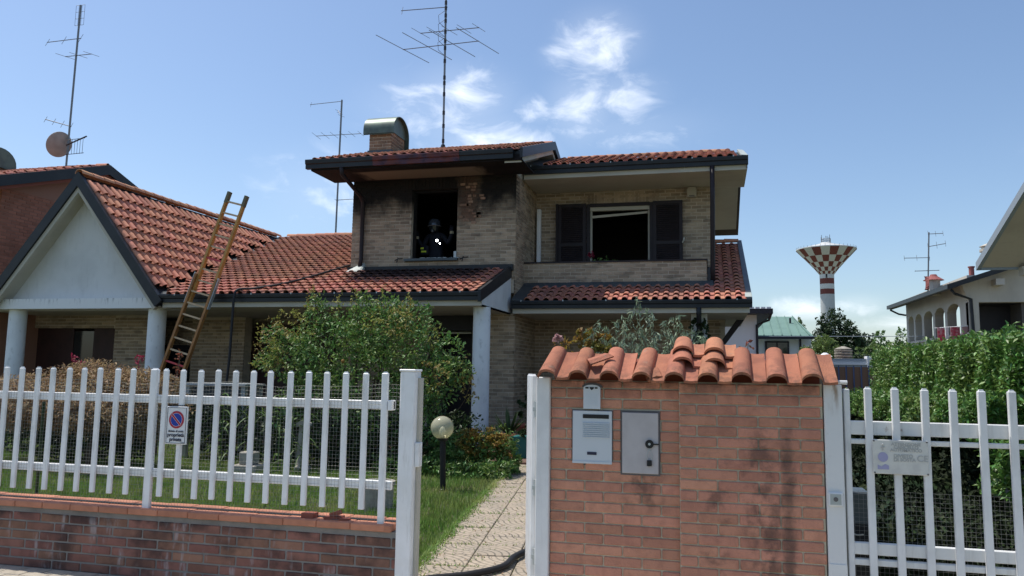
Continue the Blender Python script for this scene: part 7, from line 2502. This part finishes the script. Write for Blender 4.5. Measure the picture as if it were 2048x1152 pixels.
# left arm (image left) up to the window jamb, right arm to the other jamb and bent
wl_ = chain(3, [(X - 0.19, Y - 0.02, Z + 1.36), (X - 0.33, Y - 0.02, Z + 1.12), (X - 0.40, Y - 0.12, Z + 1.26), (X - 0.415, Y - 0.16, Z + 1.32)], [0.075, 0.06, 0.05, 0.042])
wr_ = chain(3, [(X + 0.19, Y - 0.02, Z + 1.36), (X + 0.31, Y - 0.05, Z + 1.18), (X + 0.42, Y - 0.14, Z + 1.36), (X + 0.44, Y - 0.17, Z + 1.42)], [0.075, 0.06, 0.05, 0.042])
for wst, s_ in ((wl_, -1), (wr_, 1)):
    wx, wy, wz = V_[wst]
    palm = chain(wst, [(wx, wy - 0.02, wz + 0.07)], [(0.04, 0.024)])
    px_, py_, pz_ = V_[palm]
    for k, (o_, L_) in enumerate(((-0.033, 0.065), (-0.011, 0.078), (0.011, 0.073), (0.033, 0.058))):
        chain(palm, [(px_ + o_, py_ - 0.005, pz_ + 0.035), (px_ + o_ * 1.1, py_ - 0.022, pz_ + 0.035 + L_ * 0.5), (px_ + o_ * 1.1, py_ - 0.045, pz_ + 0.03 + L_ * 0.8)], [0.0105, 0.010, 0.009])
    chain(palm, [(px_ - s_ * 0.045, py_ - 0.01, pz_ - 0.01), (px_ - s_ * 0.062, py_ - 0.028, pz_ + 0.03)], [0.012, 0.010])
skin('body', V_, E_, R_, 'suit', ff)
hx, hy, hz = X - 0.02, Y - 0.09, Z + 1.62
b = MB()
prof = [(0.155, -0.02), (0.152, 0.03), (0.14, 0.09), (0.105, 0.14), (0.05, 0.165), (0.004, 0.17)]
b.lathe(prof, (hx, hy, hz - 0.01), 24)
hel = b.build('helmet', 'helmet', ff, smooth=True, auto=50)
b = MB()
b.tube([(hx + 0.158 * math.cos(a), hy + 0.158 * math.sin(a), hz - 0.03) for a in np.linspace(math.pi * 0.95, math.pi * 2.05, 13)], 0.013, 6)
b.build('helmet_band', 'panel_edge', hel)
b = MB()
v, f = [], []
for i in range(9):
    a = math.pi * (1.12 + 0.76 * i / 8)
    for z, r in ((hz - 0.02, 0.14), (hz - 0.15, 0.115)):
        v.append((hx + r * math.cos(a), hy + r * math.sin(a), z))
        v.append((hx + (r - .01) * math.cos(a), hy + (r - .01) * math.sin(a), z))
for i in range(8):
    f += [(4 * i, 4 * i + 4, 4 * i + 6, 4 * i + 2), (4 * i + 1, 4 * i + 3, 4 * i + 7, 4 * i + 5), (4 * i, 4 * i + 1, 4 * i + 5, 4 * i + 4), (4 * i + 2, 4 * i + 6, 4 * i + 7, 4 * i + 3)]
b.add(v, f)
b.build('visor', 'glass', ff)
b = MB(); b.lathe([(0.04, 0), (0.045, 0.05), (0.03, 0.07)], (hx, hy - 0.13, hz - 0.19), 12)
b.build('breathing_mask', 'helmet', ff)
for (x0, x1, z0, z1) in ((X - 0.29, X - 0.215, 1.03, 1.075), (X - 0.275, X - 0.15, 0.955, 0.995)):
    b = MB()
    b.cbox(x0, x1, Y - 0.26, Y - 0.245, Z + z0, Z + z1, 0.003)
    b.build('reflective_stripe', 'hivis', ff)
b = MB(); b.cbox(X - 0.30, X - 0.12, Y - 0.245, Y - 0.10, Z + 0.9, Z + 1.12, 0.02)
b.build('equipment_pouch', 'suit', ff)
for wst, s_ in ((wl_, -1), (wr_, 1)):
    wx, wy, wz = V_[wst]
    b = MB(); b.tube([(wx, wy - 0.005, wz - 0.03), (wx, wy - 0.012, wz + 0.03)], 0.048, 12)
    b.build('glove_cuff', 'pale_glove', ff)
for k, (x, z, r, lab) in enumerate(((X + 0.085, Z + 1.235, 0.028, 'bright white torch shining on the chest of the person in the window'), (X + 0.16, Z + 1.165, 0.016, 'smaller white light just below the bright torch on the chest'))):
    t = thing('torch', lab, 'torch', (x, Y - 0.2, z))
    b = MB(); b.tube([(x, Y - 0.13, z), (x, Y - 0.20, z)], r * 1.25, 14)
    b.build('barrel', 'black_metal', t)
    b = MB(); b.tube([(x, Y - 0.19, z), (x, Y - 0.206, z)], r, 14)
    b.build('lens', 'torch_light', t)

print('tiles', k1, k2, k3, 'objects', len(bpy.data.objects))
